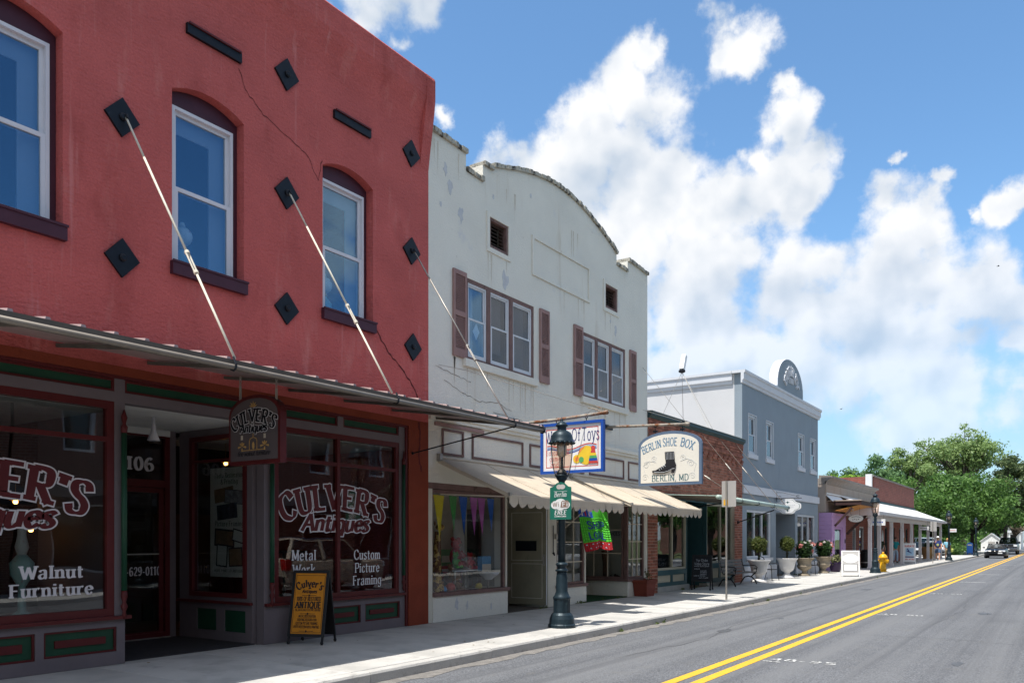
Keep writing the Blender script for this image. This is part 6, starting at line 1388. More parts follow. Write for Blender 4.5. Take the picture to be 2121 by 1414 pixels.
# ---------------- sandwich boards
def aboard(name, lab, loc, rz, w, h, spread, m_f, m_s, leg=True, foot=.12):
    t = thing(name, lab, 'sandwich board', loc, rz=rz)   # local: face looks to -x, width along y
    tl = math.atan2(spread/2, h)
    for s_ in (-1, 1):
        T = Matrix.Translation((s_*spread/2,0,0)) @ Matrix.Rotation(-s_*tl,4,'Y')
        z0 = foot; L_ = h/math.cos(tl)
        f = MB(T); f.box(-.015,-w/2,z0,.015,-w/2+.045,L_); f.box(-.015,w/2-.045,z0,.015,w/2,L_); f.box(-.015,-w/2+.045,z0,.015,w/2-.045,z0+.045); f.box(-.015,-w/2+.045,L_-.045,.015,w/2-.045,L_)
        fr_ = f.build('frame', m_s, t)
        MB(T).box(-.008,-w/2+.045,z0+.045,.008,w/2-.045,L_-.045).build('panel', m_f if s_ < 0 else m_s, fr_)
        if leg:
            for y in (-w/2+.022, w/2-.022): MB(T).tube([(0,y,0),(0,y,z0)],[.018,.022],6).ball((0,y,.03),.028,8,5).build('leg', m_s, t)
    T = Matrix.Translation((-spread/2,0,0)) @ Matrix.Rotation(tl,4,'Y')
    return t, T
m_bk = mat('black wood', (.012,.012,.014), .5, var=.3); m_bor = mat('board orange', (.62,.235,.014), .6, var=.12, scale=3)
SB, T = aboard('sandwich_board', 'black framed sandwich board with orange antiques poster outside red shop', (8.93,-.38,0), R(22), .60, 1.13, .50, m_bor, m_bk)
mb = MB(T); fx = -.009
text(mb,"Culver's",(fx,0,.90),U,V_,.11,th=.25,tn=.12,serif=False,arc=.35,fit=.40); text(mb,'Antiques',(fx,0,.80),U,V_,.055,th=.25,tn=.14,serif=False,fit=.24,slant=.2); text(mb,'100% OF RESTORED',(fx,0,.68),U,V_,.06,th=.22,tn=.12,fit=.40); text(mb,'ANTIQUE',(fx,0,.565),U,V_,.095,th=.26,tn=.12,fit=.42); text(mb,'OIL, GAS & EARLY ELECTRIC LIGHTING',(fx,0,.52),U,V_,.032,th=.2,tn=.14,serif=False,fit=.42)
for z, s_, f_ in ((.42,'METAL RESTORATION',.28),(.365,'LIGHTING RESTORATION',.32),(.31,'CUSTOM PICTURE FRAMING',.36),(.255,'PHOTO RESTORATION & PRINTING',.42)): text(mb,s_,(fx,0,z),U,V_,.038,th=.2,tn=.14,serif=False,fit=f_)
for z in (.76,.475,.205): mb.box(fx-.002,-.12,z,fx-.001,.12,z+.006); mb.prism([(fx-.002,0,z-.015),(fx-.002,.02,z+.003),(fx-.002,0,z+.02),(fx-.002,-.02,z+.003)],(.001,0,0))
mb.prism([(fx-.002,-.03,.865),(fx-.002,.03,.865),(fx-.002,.008,.89),(fx-.002,.004,.93),(fx-.002,-.004,.93),(fx-.002,-.008,.89)],(.001,0,0))
mb.build('lettering', m_ink, SB); mb = MB(T); mb.frame(-.25,.25,.14,1.06,.008,-.002,-.001) if False else [mb.box(fx-.0015,a,b,fx-.0005,c,d) for a,b,c,d in ((-.24,.185,.24,.19),(-.24,1.075,.24,1.08),(-.24,.19,-.235,1.075),(.235,.19,.24,1.075))]; mb.build('border_line', m_ink, SB)
m_chk = mat('chalkboard', (.010,.012,.016), .7, var=.5, scale=4); m_chalk = mat('chalk', (.42,.46,.52), .9, var=.3, scale=30)
CK, T = aboard('chalkboard_sign', 'black chalkboard easel with handwritten white chalk outside the brick shop', (25.25,-.55,0), R(12), .62, 1.12, .55, m_chk, m_bk, foot=.28)
mb = MB(T)
text(mb,'Ye Olde',(fx,0,.93),U,V_,.08,th=.1,tn=.08,serif=False,fit=.36,jig=5); text(mb,'Video Store',(fx,0,.81),U,V_,.09,th=.1,tn=.08,serif=False,fit=.46,jig=5)
for z,y,f_,s_ in ((.76,0,.46,'movies music games'),(.67,.14,.16,'Hot'),(.61,-.06,.2,'candy'),(.555,-.06,.2,'sodas'),(.50,-.06,.2,'posters'),(.45,.06,.36,'come in and see'),(.385,-.07,.28,'we trade')): text(mb,s_,(fx,y,z),U,V_,.04,th=.12,tn=.1,serif=False,fit=f_,jig=6)
mb.build('chalk_writing', m_chalk, CK)
WS, T = aboard('white_sandwich_board', 'white sandwich board with oval emblem near the curb by lamp', (38.0,-2.45,0), R(14), .74, 1.12, .62, m_alu, m_sw, foot=.10)
MB(T).prism([(-.012,-.34*math.cos(t)*(1+.06*math.cos(4*t)),.80+.19*math.sin(t)*(1+.08*abs(math.sin(t)))) for t in np.linspace(0,6.283,33)[:-1]],(-.006,0,0)).build('oval_emblem', m_sw, WS)
MB(T).prism([(-.0185,-.30*math.cos(t)*(1+.06*math.cos(4*t)),.80+.16*math.sin(t)) for t in np.linspace(0,6.283,33)[:-1]],(-.001,0,0)).build('oval_outline', m_alu, WS); MB(T).prism([(-.0200,-.285*math.cos(t)*(1+.06*math.cos(4*t)),.80+.147*math.sin(t)) for t in np.linspace(0,6.283,33)[:-1]],(-.001,0,0)).build('oval_face', m_sw, WS)
MB(T).box(-.013,-.28,.24,-.009,.28,.56).build('message_border', m_ink, WS); MB(T).box(-.016,-.262,.258,-.0135,.262,.542).build('message_panel', m_sw, WS)
mb = MB(T)
for z in (.82,.77):
    for k in range(6): mb.box(-.0225,.16-.055*k,z,-.0215,.125-.055*k,z+.025)
mb.build('faint_lettering', m_scr, WS)
KB, T = aboard('karate_sign', 'white karate sandwich board with red letters and blue kicker', (59.7,-1.75,0), R(8), .72, 1.35, .5, m_sw, m_sw, foot=.14)
mb = MB(T); text(mb,'KARATE',(fx,0,1.12),U,V_,.12,th=.22,tn=.15,serif=False,fit=.56); text(mb,'JIU JITSU',(fx,0,.26),U,V_,.09,th=.22,tn=.15,serif=False,fit=.54); mb.build('lettering', m_rl, KB)
MB(T).box(-.0095,-.24,.55,-.0085,.24,1.05).build('picture_field', mat('pale blue print',(.35,.52,.68),.6), KB)
mb = MB(T); mb.tube([(-.012,-.12,.72),(-.012,.02,.80),(-.012,.16,.86)],.028,6); mb.tube([(-.012,.02,.80),(-.012,.08,.92)],.035,6); mb.ball((-.012,.11,.98),(.008,.04,.045),8,5); mb.box(-.0105,-.26,.42,-.0095,.26,.50); mb.build('kicker_picture', m_navy, KB)
# ---------------- bench, chairs, planters
m_wood = mat('weathered slats', (.15,.135,.125), .75, var=.25, scale=4, squash=1); m_iron = mat('cast iron', (.012,.012,.013), .5, metal=.3)
BE = thing('park_bench', 'wooden slat bench with black cast iron ends outside brick shop', 'bench', (28.55,-.62,0))
for k,y in enumerate((-.24,-.13,-.02,.09)): MB().box(-1.25,y-.045,.42,1.25,y+.045,.45).build('slat', m_wood, BE)
for k,(y,z) in enumerate(((.19,.52),(.215,.63),(.24,.74),(.265,.85))): MB(Matrix.Translation((0,y,z)) @ Matrix.Rotation(R(-14),4,'X')).box(-1.25,-.014,-.045,1.25,.014,.045).build('slat', m_wood, BE)
for x in (-1.15,1.15):
    e = MB(); e.tube([(x,-.30,0),(x,-.26,.10),(x,-.14,.24),(x,.0,.28),(x,.14,.24),(x,.24,.10),(x,.30,0)],.024,6); e.tube([(x,-.10,.26),(x,-.20,.36),(x,-.28,.41)],.022,6); e.tube([(x,-.28,.41),(x,.12,.41),(x,.18,.5),(x,.27,.90)],.022,6)
    e.tube([(x,.24,.66),(x,0,.68),(x,-.25,.66),(x,-.32,.60),(x,-.29,.53),(x,-.23,.55),(x,-.25,.60)],.018,6); e.tube([(x,-.28,.42),(x,-.30,.52),(x,-.28,.58)],.016,6)
    e.build('end_frame', m_iron, BE)
def armchair(loc, rz, lab):
    t = thing('metal_armchair', lab, 'chair', loc, rz=rz, group='black metal armchairs by the urns')
    MB().box(-.24,-.22,.42,.24,.24,.445).build('seat', m_iron, t)
    bk = MB(); bk.tube([(-.25,.24,.43),(-.27,.32,.75),(-.22,.35,.88),(0,.37,.95),(.22,.35,.88),(.27,.32,.75),(.25,.24,.43)],.016,6); bk.tube([(-.26,.30,.62),(.26,.30,.62)],.012,5); bk.tube([(-.26,.33,.8),(.26,.33,.8)],.01,5)
    for k in range(4): bk.tube([(-.16+.11*k+.045*math.cos(a),.32,.71+.07*math.sin(a)) for a in np.linspace(0,6.28,11)],.008,4)
    bk.build('backrest', m_iron, t)
    for sx in (-1,1):
        MB().tube([(sx*.26,.30,.66),(sx*.29,.05,.68),(sx*.29,-.15,.67),(sx*.28,-.24,.60),(sx*.27,-.26,.40),(sx*.27,-.28,0)],.014,6).build('arm', m_iron, t); MB().tube([(sx*.25,.24,.43),(sx*.25,.24,.30),(sx*.26,.33,0)],.014,6).build('leg', m_iron, t)
    return t
armchair((32.45,-.55,0), R(-12), 'black metal armchair between the two white topiary urns'); armchair((39.1,-.55,0), R(-8), 'black metal armchair between the two flowering stone urns')
m_urnw = mat('white urn', (.62,.61,.60), .85, var=.08, scale=4, bump=.3, bscale=40, stain=((.42,.42,.42),.58,.75,3,1)); m_urns = mat('stone urn', (.30,.25,.185), .9, var=.2, scale=5, bump=.5, bscale=40, stain=((.17,.14,.10),.55,.7,4,1)); m_soil = mat('soil', (.035,.025,.02), 1.)
LF1 = leafmat('topiary leaf', (.035,.060,.012), (.13,.15,.03), 9.); LF2 = leafmat('flower leaf', (.012,.035,.010), (.04,.09,.02), 7.); LFP = leafmat('pink petal', (.52,.16,.14), (.72,.38,.34), 12.); LFW = leafmat('white petal', (.6,.55,.5), (.75,.72,.7), 12.)
def foliage(name, m, parent, clumps, n, size, seed, shell=.55, T=None, kind=None):
    r = np.random.default_rng(seed); cw = np.array([c[3]*c[4]*c[5] for c in clumps])**(2/3); cw /= cw.sum()
    idx = r.choice(len(clumps), n, p=cw); C_ = np.array(clumps)
    d = r.normal(size=(n,3)); d /= np.linalg.norm(d,axis=1)[:,None]
    rad = shell + (1-shell)*r.random(n)**.7; rad *= 1 + .12*r.normal(size=n)
    P = C_[idx,:3] + d*rad[:,None]*C_[idx,3:6]
    nr = d*.7 + r.normal(size=(n,3))*.6 + np.array([0,0,.35]); nr /= np.linalg.norm(nr,axis=1)[:,None]
    a = np.cross(nr, r.normal(size=(n,3))); a /= np.linalg.norm(a,axis=1)[:,None]; b = np.cross(nr, a)
    s = size*(.55+.9*r.random(n))[:,None]; w = .42+.2*r.random(n)[:,None]
    V = np.empty((n,4,3)); V[:,0] = P-a*s; V[:,1] = P+b*s*w-nr*s*.12; V[:,2] = P+a*s; V[:,3] = P-b*s*w-nr*s*.12
    me = bpy.data.meshes.new(name); me.vertices.add(4*n); me.vertices.foreach_set('co', V.reshape(-1).astype(np.float32))
    me.loops.add(4*n); me.loops.foreach_set('vertex_index', np.arange(4*n,dtype=np.int32)); me.polygons.add(n)
    me.polygons.foreach_set('loop_start', np.arange(0,4*n,4,dtype=np.int32)); me.polygons.foreach_set('loop_total', np.full(n,4,dtype=np.int32)); me.update(); me.validate()
    me.materials.append(m); o = bpy.data.objects.new(name, me); col.objects.link(o); return link(o, parent, None, kind)
URN1 = [(.30,0),(.30,.05),(.24,.08),(.14,.14),(.11,.20),(.13,.25),(.24,.32),(.29,.42),(.31,.55),(.35,.70),(.43,.80),(.44,.83),(.40,.83),(.34,.74)]
URN2 = [(.25,0),(.25,.06),(.18,.09),(.10,.14),(.09,.19),(.14,.24),(.27,.33),(.31,.42),(.31,.46),(.28,.48),(.29,.62),(.35,.72),(.42,.76),(.42,.79),(.36,.79),(.28,.7)]
def urn(name, loc, prof, m, lab, grp, sc_=1.):
    t = thing(name, lab, 'planter', loc, group=grp)
    MB().lathe([(r*sc_,z) for r,z in prof],28,flute=.02 if m == m_urns else 0,nf=14).build('bowl', m, t, smooth=True); MB().lathe([(.335,.72),(.335,.76)],16).build('soil', m_soil, t)
    return t
for i,(x,y,lab,lb2) in enumerate(((30.95,-.62,'left white urn, beside the bench end','left topiary ball tree, in the urn beside the bench'),(34.75,-.62,'right white urn, before the grey entry recess','right topiary ball tree, before the grey entry recess'))):
    urn('urn_planter', (x,y,0), URN1, m_urnw, lab, 'white urns with topiary'); t = thing('topiary', lb2, 'topiary', (x,y,.76), group='topiary ball trees')
    MB().tube([(0,0,-.1),(.03,.01,.2),(-.02,0,.36),(.0,0,.5)],[.035,.03,.03,.025],7).build('trunk', mat('bark',(.05,.035,.025),.9,var=.3,scale=9), t)
    foliage('crown', LF1, t, [(0,0,.66,.27,.27,.28)], 2600, .035, 20+i, .8); foliage('ivy', LF2, t, [(0,0,.02,.25,.25,.06),(.02,0,.25,.05,.05,.2)], 260, .04, 24+i, .3)
for i,(x,y,lab,lb2,s_) in enumerate(((37.35,-.66,'left stone urn, under the grey shop window','bushy pink and white flowers in left stone urn',1.),(40.9,-.66,'right stone urn, beside the lilac annex','bushy coral flowers in right stone urn',1.))):
    urn('urn_planter', (x,y,0), URN2, m_urns, lab, 'stone urns with flowers'); t = thing('flower_bush', lb2, 'plant', (x,y,.74), group='flowers in the stone urns')
    foliage('leaves', LF2, t, [(0,0,.30,.34,.34,.34),(.0,0,.55,.40,.36,.26)], 1500, .06, 30+i, .45); r_ = np.random.default_rng(40+i)
    foliage('pink_blooms', LFP, t, [(.42*math.cos(a),.36*math.sin(a),.45+.22*r_.random(),.10,.10,.09) for a in (0,.6,-.5,1.2,3.0,-1.2)]+[(.25,-.3,.66,.10,.09,.08),(.3,-.25,.36,.12,.1,.1)], 420, .05, 50+i, .3); foliage('white_blooms', LFW, t, [(-.1,-.34,.62,.06,.05,.05),(-.3,-.1,.74,.06,.06,.05),(.1,-.2,.78,.07,.06,.05),(.28,-.05,.74,.05,.05,.05)], 90, .045, 60+i, .3)
m_pot = mat('terracotta', (.20,.045,.028), .7, var=.12, scale=5); m_pp = mat('purple glaze', (.035,.018,.055), .3, var=.1)
TP = thing('plant_pot', 'square terracotta pot with a thin weed at brick pier', 'plant pot', (21.55,-.22,0))
MB().add([(-.24,-.20,0),(.24,-.20,0),(.24,.18,0),(-.24,.18,0),(-.33,-.24,.46),(.33,-.24,.46),(.33,.2,.46),(-.33,.2,.46)],[(0,1,5,4),(1,2,6,5),(2,3,7,6),(3,0,4,7),(3,2,1,0)]).frame(-.36,.36,.40,.47,.03,-.27,-.235).box(-.36,-.235,.40,-.33,.23,.47).box(.33,-.235,.40,.36,.23,.47).box(-.33,.2,.40,.33,.23,.47).build('pot', m_pot, TP); MB().box(-.32,-.23,.40,.32,.19,.43).build('soil', m_soil, TP)
foliage('weed', leafmat('weed leaf',(.05,.07,.02),(.14,.15,.05),8.), TP, [(.26,0,.62,.12,.1,.22),(.36,0,.5,.08,.08,.12)], 90, .03, 71, .2)
PP = thing('purple_pot', 'round purple pot with trailing plants at the lilac door', 'plant pot', (42.7,-.80,0)); MB().lathe([(.2,0),(.24,.1),(.31,.4),(.33,.46),(.29,.46)],18).build('pot', m_pp, PP, smooth=True)
foliage('trailing_leaves', leafmat('trailing leaf',(.06,.08,.02),(.26,.26,.12),6.), PP, [(0,0,.6,.4,.3,.28),(.45,-.05,.45,.22,.15,.12)], 420, .06, 72, .3); foliage('purple_leaves', leafmat('purple leaf',(.03,.015,.05),(.08,.04,.13),6.), PP, [(-.1,-.1,.5,.25,.2,.12)], 160, .05, 73, .3)
TR = thing('trash_bin', 'black trash bin under the porch behind the second lamp', 'bin', (49.3,-1.0,0)); MB().lathe([(.26,0),(.28,.05),(.29,.85),(.31,.86),(.31,.92),(.2,1.02),(.0,1.05)],14).build('body', m_iron, TR)
MB().lathe([(.3,.0),(.305,.05)],14,(0,0,.3)).build('band', m_metal, TR)
UB = thing('utility_box', 'dark utility meter cabinet at the grey wall corner', 'cabinet', (43.3,.1,0)); MB().box(-.3,-.15,0,.25,.2,1.45).build('cabinet', mat('cabinet dark',(.05,.055,.06),.6), UB); MB().box(-.27,-.158,.1,.22,-.1501,1.38).build('door', mat('cabinet door',(.06,.065,.07),.5), UB)
for i,(x,y,lab) in enumerate(((76.9,-1.15,'nearer tan flower tub behind the walking man'),(75.0,-.9,'farther tan flower tub by porch posts'))):
    t = thing('flower_tub', lab, 'planter', (x,y,0), group='tan flower tubs at the porch end'); MB().lathe([(.35,0),(.3,.08),(.32,.3),(.52,.95),(.58,1.0),(.5,1.0)],16).build('pot', mat('tan tub',(.36,.20,.08),.8,var=.15), t, smooth=True); foliage('leaves', LF2, t, [(0,0,1.1,.45,.45,.18)], 260, .09, 80+i, .2)
# ---------------- shop flag on a pole
m_flg = mat('flag green', (.08,.50,.035), .6, var=.12, scale=6); m_flb = mat('flag blue', (.02,.10,.50), .6, var=.5, scale=9); m_flr = mat('flag red', (.46,.02,.03), .6, var=.05); m_fln = mat('flag navy letters', (.02,.05,.28), .6); m_fld = mat('flag dots', (.45,.62,.75), .6)
FG = thing('shop_flag', 'green shop local flag with blue header and dotted red hem on pole', 'flag', (17.3,-.4,2.0), world=True)
pa, pb = Vector((17.25,-.08,1.86)), Vector((16.95,-1.25,2.62))
MB().tube([pa, pa.lerp(pb,1.0)],.013,7).build('pole', m_cream, FG); MB().tube([pa+Vector((0,.08,-.04)),pa.lerp(pb,.05)],.025,7).build('pole_socket', m_metal, FG)
def flagpt(u, v):   # u 0..1 along the fabric's top edge, v 0..1 down
    b = Vector((17.22,-.50,2.36)).lerp(Vector((17.95,-.92,2.30)), u)
    fold = (.03+.06*v)*math.sin(u*8+v*1.6+.9); drop = 1.02*v*(1-.12*u+.04*math.sin(u*8+1))
    return b + Vector((.10*v+.36*v*(1-u)*.9 - .05*v*v + .02*math.cos(u*8+v*1.6), fold - .05*v, -drop + .02*math.sin(u*11)))
def flagpiece(nm, m, u0, u1, v0, v1, n=18, k=10, lay=0):
    mb = MB()
    for i in range(n):
        for j in range(k):
            q = lambda a, b: flagpt(u0+(u1-u0)*a/n, v0+(v1-v0)*b/k) + Vector((-.6,-.8,0))*lay
            mb.face(q(i,j),q(i,j+1),q(i+1,j+1),q(i+1,j))
    o = mb.build(nm, m, FG, smooth=True); s_ = o.modifiers.new('thick','SOLIDIFY'); s_.thickness = .003; return o
flagpiece('header', m_flb, 0,.42,0,.20); flagpiece('field', m_flg, .42,1,0,.20); flagpiece('field', m_flg, 0,1,.20,.80); flagpiece('hem', m_flr, 0,1,.80,1.0)
for u in (.1,.2,.3): flagpiece('header_stripe', m_wfr if u != .2 else m_flr, u,u+.04,.02,.18,2,4,.008)
rr = random.Random(2)
for k in range(14):
    u, v = (k%7)/7+.07+(.07 if k > 6 else 0), .85 if k < 7 else .94
    if u < .98: flagpiece('hem_dot', m_fld, u-.016,u+.016,v-.012,v+.012,2,2,.008)
mb = MB(); tq = MB(); text(tq,'SHOP',(0,0,0),(1,0,0),(0,0,1),.17,th=.2,tn=.16,serif=False,fit=.55,lay=0); text(tq,'LOCAL',(0,0,-.26),(1,0,0),(0,0,1),.17,th=.2,tn=.16,serif=False,fit=.6,lay=0)
mb.v = [tuple(flagpt(.52+p[0]*1.15, .48-p[2]) + Vector((-.6,-.8,0))*(.012-p[1])) for p in tq.v]; mb.f = tq.f; mb.build('lettering', m_fln, FG)
# ================================================================ cars
m_tyre = mat('tyre', (.012,.012,.012), .9); m_rim = mat('alloy rim', (.35,.35,.36), .3, metal=.9); m_cgl = glass('car glass', (.30,.33,.34), .06); m_chrome = mat('chrome', (.6,.6,.62), .12, metal=1.); m_hl = mat('headlight lens', (.75,.78,.82), .1, spec=.8, coat=1); m_tl = mat('tail lens', (.4,.01,.01), .2, coat=1); m_plate = mat('number plate', (.6,.6,.6), .5); m_seat = mat('seat leather', (.16,.13,.11), .6)
def paint(n, c): return mat(n, c, .32, metal=0., var=.03, coat=.12, spec=.3)
def car(name, lab, cat_, loc, rz, L, Wd, H, pm, prof, cabin, wheels, extra=None, group=None):
    """prof: (x, z_low, z_top, half width) stations nose(+x) to tail; cabin: (x front low, x front top, x rear top, x rear low, z belt, z roof)"""
    t = thing(name, lab, cat_, loc, rz=rz, group=group)
    mb = MB(); n = len(prof); K = 10
    for (x, zl, zt, w) in prof:
        zm = zl+(zt-zl)*.55
        ring = [(x,-w*.90,zl),(x,-w*.99,zl+.08),(x,-w,zm),(x,-w*.96,zt-.07),(x,-w*.80,zt),(x,w*.80,zt),(x,w*.96,zt-.07),(x,w,zm),(x,w*.99,zl+.08),(x,w*.90,zl)]
        mb.v += ring
    mb.f = [(i*K+k, (i+1)*K+k, (i+1)*K+(k+1) % K, i*K+(k+1) % K) for i in range(n-1) for k in range(K)] + [tuple(range(K)), tuple(range(n*K-1,(n-1)*K-1,-1))]
    mb.build('body', pm, t, smooth=False, bevel=.02)
    if cabin:
        xf, xft, xrt, xr, zb, zr = cabin; w0 = Wd/2*.90; w1 = Wd/2*.72
        c8 = [(xf,-w0,zb),(xf,w0,zb),(xr,w0,zb),(xr,-w0,zb),(xft,-w1,zr),(xft,w1,zr),(xrt,w1,zr),(xrt,-w1,zr)]
        MB().add(c8,[(0,1,5,4),(1,2,6,5),(2,3,7,6),(3,0,4,7)]).build('windows', m_cgl, t)
        rf = MB(); rf.add([(xft+.04,-w1,zr-.01),(xft+.04,w1,zr-.01),(xrt-.04,w1,zr-.01),(xrt-.04,-w1,zr-.01),(xft-.1,-w1*.86,zr+.05),(xft-.1,w1*.86,zr+.05),(xrt+.1,w1*.86,zr+.05),(xrt+.1,-w1*.86,zr+.05)],[(3,2,1,0),(4,5,6,7),(0,1,5,4),(1,2,6,5),(2,3,7,6),(3,0,4,7)])
        for s_ in (-1,1):
            rf.bar((xf,s_*w0,zb),(xft,s_*w1,zr),.07); rf.bar((xr,s_*w0,zb),(xrt,s_*w1,zr),.10); xm = (xft+xrt)/2; rf.bar((xm+.05,s_*w0*1.0,zb),(xm,s_*w1*1.005,zr),.09)
        rf.build('roof', pm, t)
        MB().box(min(xf,xr)+.5,-w0*.8,zb-.2,max(xf,xr)-.6,w0*.8,zb+.15).build('seat', m_seat, t)
    r = wheels[2]
    for x in wheels[:2]:
        for s_ in (-1,1):
            T = Matrix.Translation((x, s_*(Wd/2-.13), r)) @ Matrix.Rotation(R(90),4,'X'); w = MB(T).lathe([(r*.66,-.11),(r*.96,-.11),(r,-.07),(r,.07),(r*.96,.11),(r*.66,.11)],20).build('wheel', m_tyre, t)
            rm = MB(T); rm.lathe([(r*.66,-.09),(r*.66,.09)],20)
            for k in range(5): a = 2*math.pi*k/5; rm.bar((0,0,.095),(r*.62*math.cos(a),r*.62*math.sin(a),.095),.06,.04,up=(0,0,1)); rm.bar((0,0,-.095),(r*.62*math.cos(a),r*.62*math.sin(a),-.095),.06,.04)
            rm.build('rim', m_rim, w); 
    if extra: extra(t)
    return t
def bx(t, nm, m, *a): return MB().box(*a).build(nm, m, t, bevel=.012)
def conv(t):
    for s_ in (-1,1):
        bx(t,'headlight',m_hl,2.10,s_*.50,.60,2.24,s_*.84,.74); bx(t,'mirror',pm_blk,.75,s_*.90,.92,.9,s_*1.06,1.04); MB().ball((-.1,s_*.36,1.05),(.08,.14,.12),8,6).box(-.25,s_*.36-.22,.5,-.05,s_*.36+.22,.98).build('seat', m_seat, t)
        bx(t,'air_intake',m_blk,2.22,s_*.5,.28,2.27,s_*.8,.42)
    for s_ in (-1,1): bx(t,'grille',m_blk,2.24,s_*.04,.56,2.30,s_*.30,.74)
    bx(t,'lower_grille',m_blk,2.24,-.45,.26,2.28,.45,.42); MB(Matrix.Translation((2.22,0,.80)) @ Matrix.Rotation(R(70),4,'Y')).lathe([(.04,0),(.04,.01)],12).build('badge', m_chrome, t); bx(t,'number_plate',m_plate,2.285,.25,.42,2.295,.60,.55)
    f = MB(); f.bar((.95,-.72,.86),(.40,-.60,1.32),.05); f.bar((.95,.72,.86),(.40,.60,1.32),.05); f.bar((.40,-.60,1.32),(.40,.60,1.32),.06); f.build('windscreen_frame', pm_blk, t)
    MB().face((.94,-.70,.87),(.94,.70,.87),(.41,.58,1.30),(.41,-.58,1.30)).build('windscreen', m_cgl, t); MB().bar((-1.0,-.7,.93),(-1.0,.7,.93),.1,.08).build('tonneau_rail', m_blk, t)
pm_blk = paint('black car paint', (.008,.009,.012)); pm_nav = paint('dark navy paint', (.012,.015,.022)); pm_tan = paint('gold beige paint', (.36,.30,.235)); pm_wht = paint('pale blue paint', (.38,.46,.52)); pm_slv = paint('dark sedan paint', (.02,.024,.03))
CONV = [(2.28,.30,.62,.62),(2.2,.20,.74,.80),(1.9,.18,.82,.88),(1.0,.18,.88,.90),(0,.18,.86,.91),(-1.2,.18,.92,.91),(-1.9,.20,.92,.88),(-2.25,.28,.86,.78),(-2.32,.4,.75,.66)]
car('convertible', 'black open convertible car driving toward camera near the far trees','car',(90.2,-4.95,-.15),R(180),4.6,1.82,1.3,pm_blk,CONV,None,(1.45,-1.35,.33),conv)
def pick(t):
    for s_ in (-1,1): bx(t,'headlight',m_hl,2.62,s_*.62,.92,2.74,s_*.96,1.14); bx(t,'mirror',pm_nav,.9,s_*1.0,1.25,1.1,s_*1.22,1.5); bx(t,'fog_lamp',m_hl,2.78,s_*.6,.52,2.82,s_*.75,.62)
    bx(t,'grille_surround',m_chrome,2.66,-.60,.86,2.76,.60,1.18); bx(t,'grille',m_blk,2.74,-.54,.91,2.78,.54,1.13); bx(t,'bumper',m_chrome,2.66,-.98,.50,2.84,.98,.76); bx(t,'number_plate',m_plate,2.835,-.2,.56,2.85,.2,.68); MB().ball((2.78,0,1.02),(.02,.1,.045),8,5).build('badge', m_chrome, t)
PICK = [(2.70,.45,1.05,.90),(2.6,.40,1.18,.97),(1.6,.40,1.24,1.0),(1.1,.40,1.26,1.0),(-1.0,.40,1.28,1.0),(-2.7,.42,1.28,1.0),(-2.8,.5,1.26,.96)]
car('pickup_truck','dark blue pickup truck with chrome bumper following the convertible','truck',(112.5,-4.9,-.15),R(180),5.6,2.0,1.95,pm_nav,PICK,(1.15,.55,-.75,-1.0,1.26,1.92),(1.75,-1.75,.42),pick)
SUVP = [(2.35,.35,.80,.70),(2.25,.28,.95,.85),(1.9,.25,1.02,.92),(1.1,.25,1.08,.93),(-1.5,.25,1.10,.93),(-2.25,.3,1.10,.9),(-2.38,.4,1.0,.82)]
def suvx(t):
    for s_ in (-1,1): bx(t,'headlight',m_hl,2.2,s_*.55,.72,2.36,s_*.82,.90); bx(t,'tail_lamp',m_tl,-2.40,s_*.68,.8,-2.2,s_*.90,1.08); bx(t,'door_handle',m_chrome,.1,s_*.935,.92,.25,s_*.955,.96); bx(t,'roof_rail',m_chrome,-1.4,s_*.6,1.78,.4,s_*.64,1.82)
    bx(t,'bumper',m_blk,2.28,-.8,.35,2.42,.8,.55); bx(t,'rear_bumper',m_blk,-2.46,-.8,.4,-2.36,.8,.6)
car('parked_suv','beige suv parked on the far side, mirrored in the right shop window','car',(20.2,-11.25,-.15),R(0),4.8,1.88,1.78,pm_tan,SUVP,(1.15,.45,-1.9,-2.25,1.08,1.74),(1.5,-1.45,.36),suvx,'cars parked on the far side')
car('parked_car','silver car parked on the far side, mirrored in the shoe shop window','car',(38.5,-11.25,-.15),R(180),4.6,1.82,1.5,paint('silver paint',(.42,.42,.42)),[(a,b,c*.9,d) for a,b,c,d in SUVP],(1.2,.4,-1.0,-1.7,.95,1.45),(1.45,-1.4,.33),suvx,'cars parked on the far side')
car('parked_van','pale blue and white van parked in the lot behind the porch posts','van',(97.0,2.0,-.12),R(200),4.8,1.9,1.9,pm_wht,SUVP,(1.3,.6,-1.9,-2.2,1.08,1.86),(1.5,-1.45,.36),suvx,'cars parked beside the porch')
car('parked_sedan','dark sedan parked beside porch posts behind the flower tubs','car',(87.5,1.1,-.12),R(195),4.6,1.82,1.45,pm_slv,[(a,b,c*.88,d) for a,b,c,d in SUVP],(1.2,.4,-1.0,-1.7,.93,1.42),(1.45,-1.4,.33),suvx,'cars parked beside the porch')
car('parked_hatchback','light silver hatchback parked between far porch posts and the trees','car',(93.5,.75,-.12),R(190),4.3,1.8,1.5,paint('light silver paint',(.45,.48,.5)),[(a*.93,b,c*.92,d) for a,b,c,d in SUVP],(1.2,.4,-1.3,-1.8,.97,1.47),(1.35,-1.3,.33),suvx,'cars parked beside the porch')
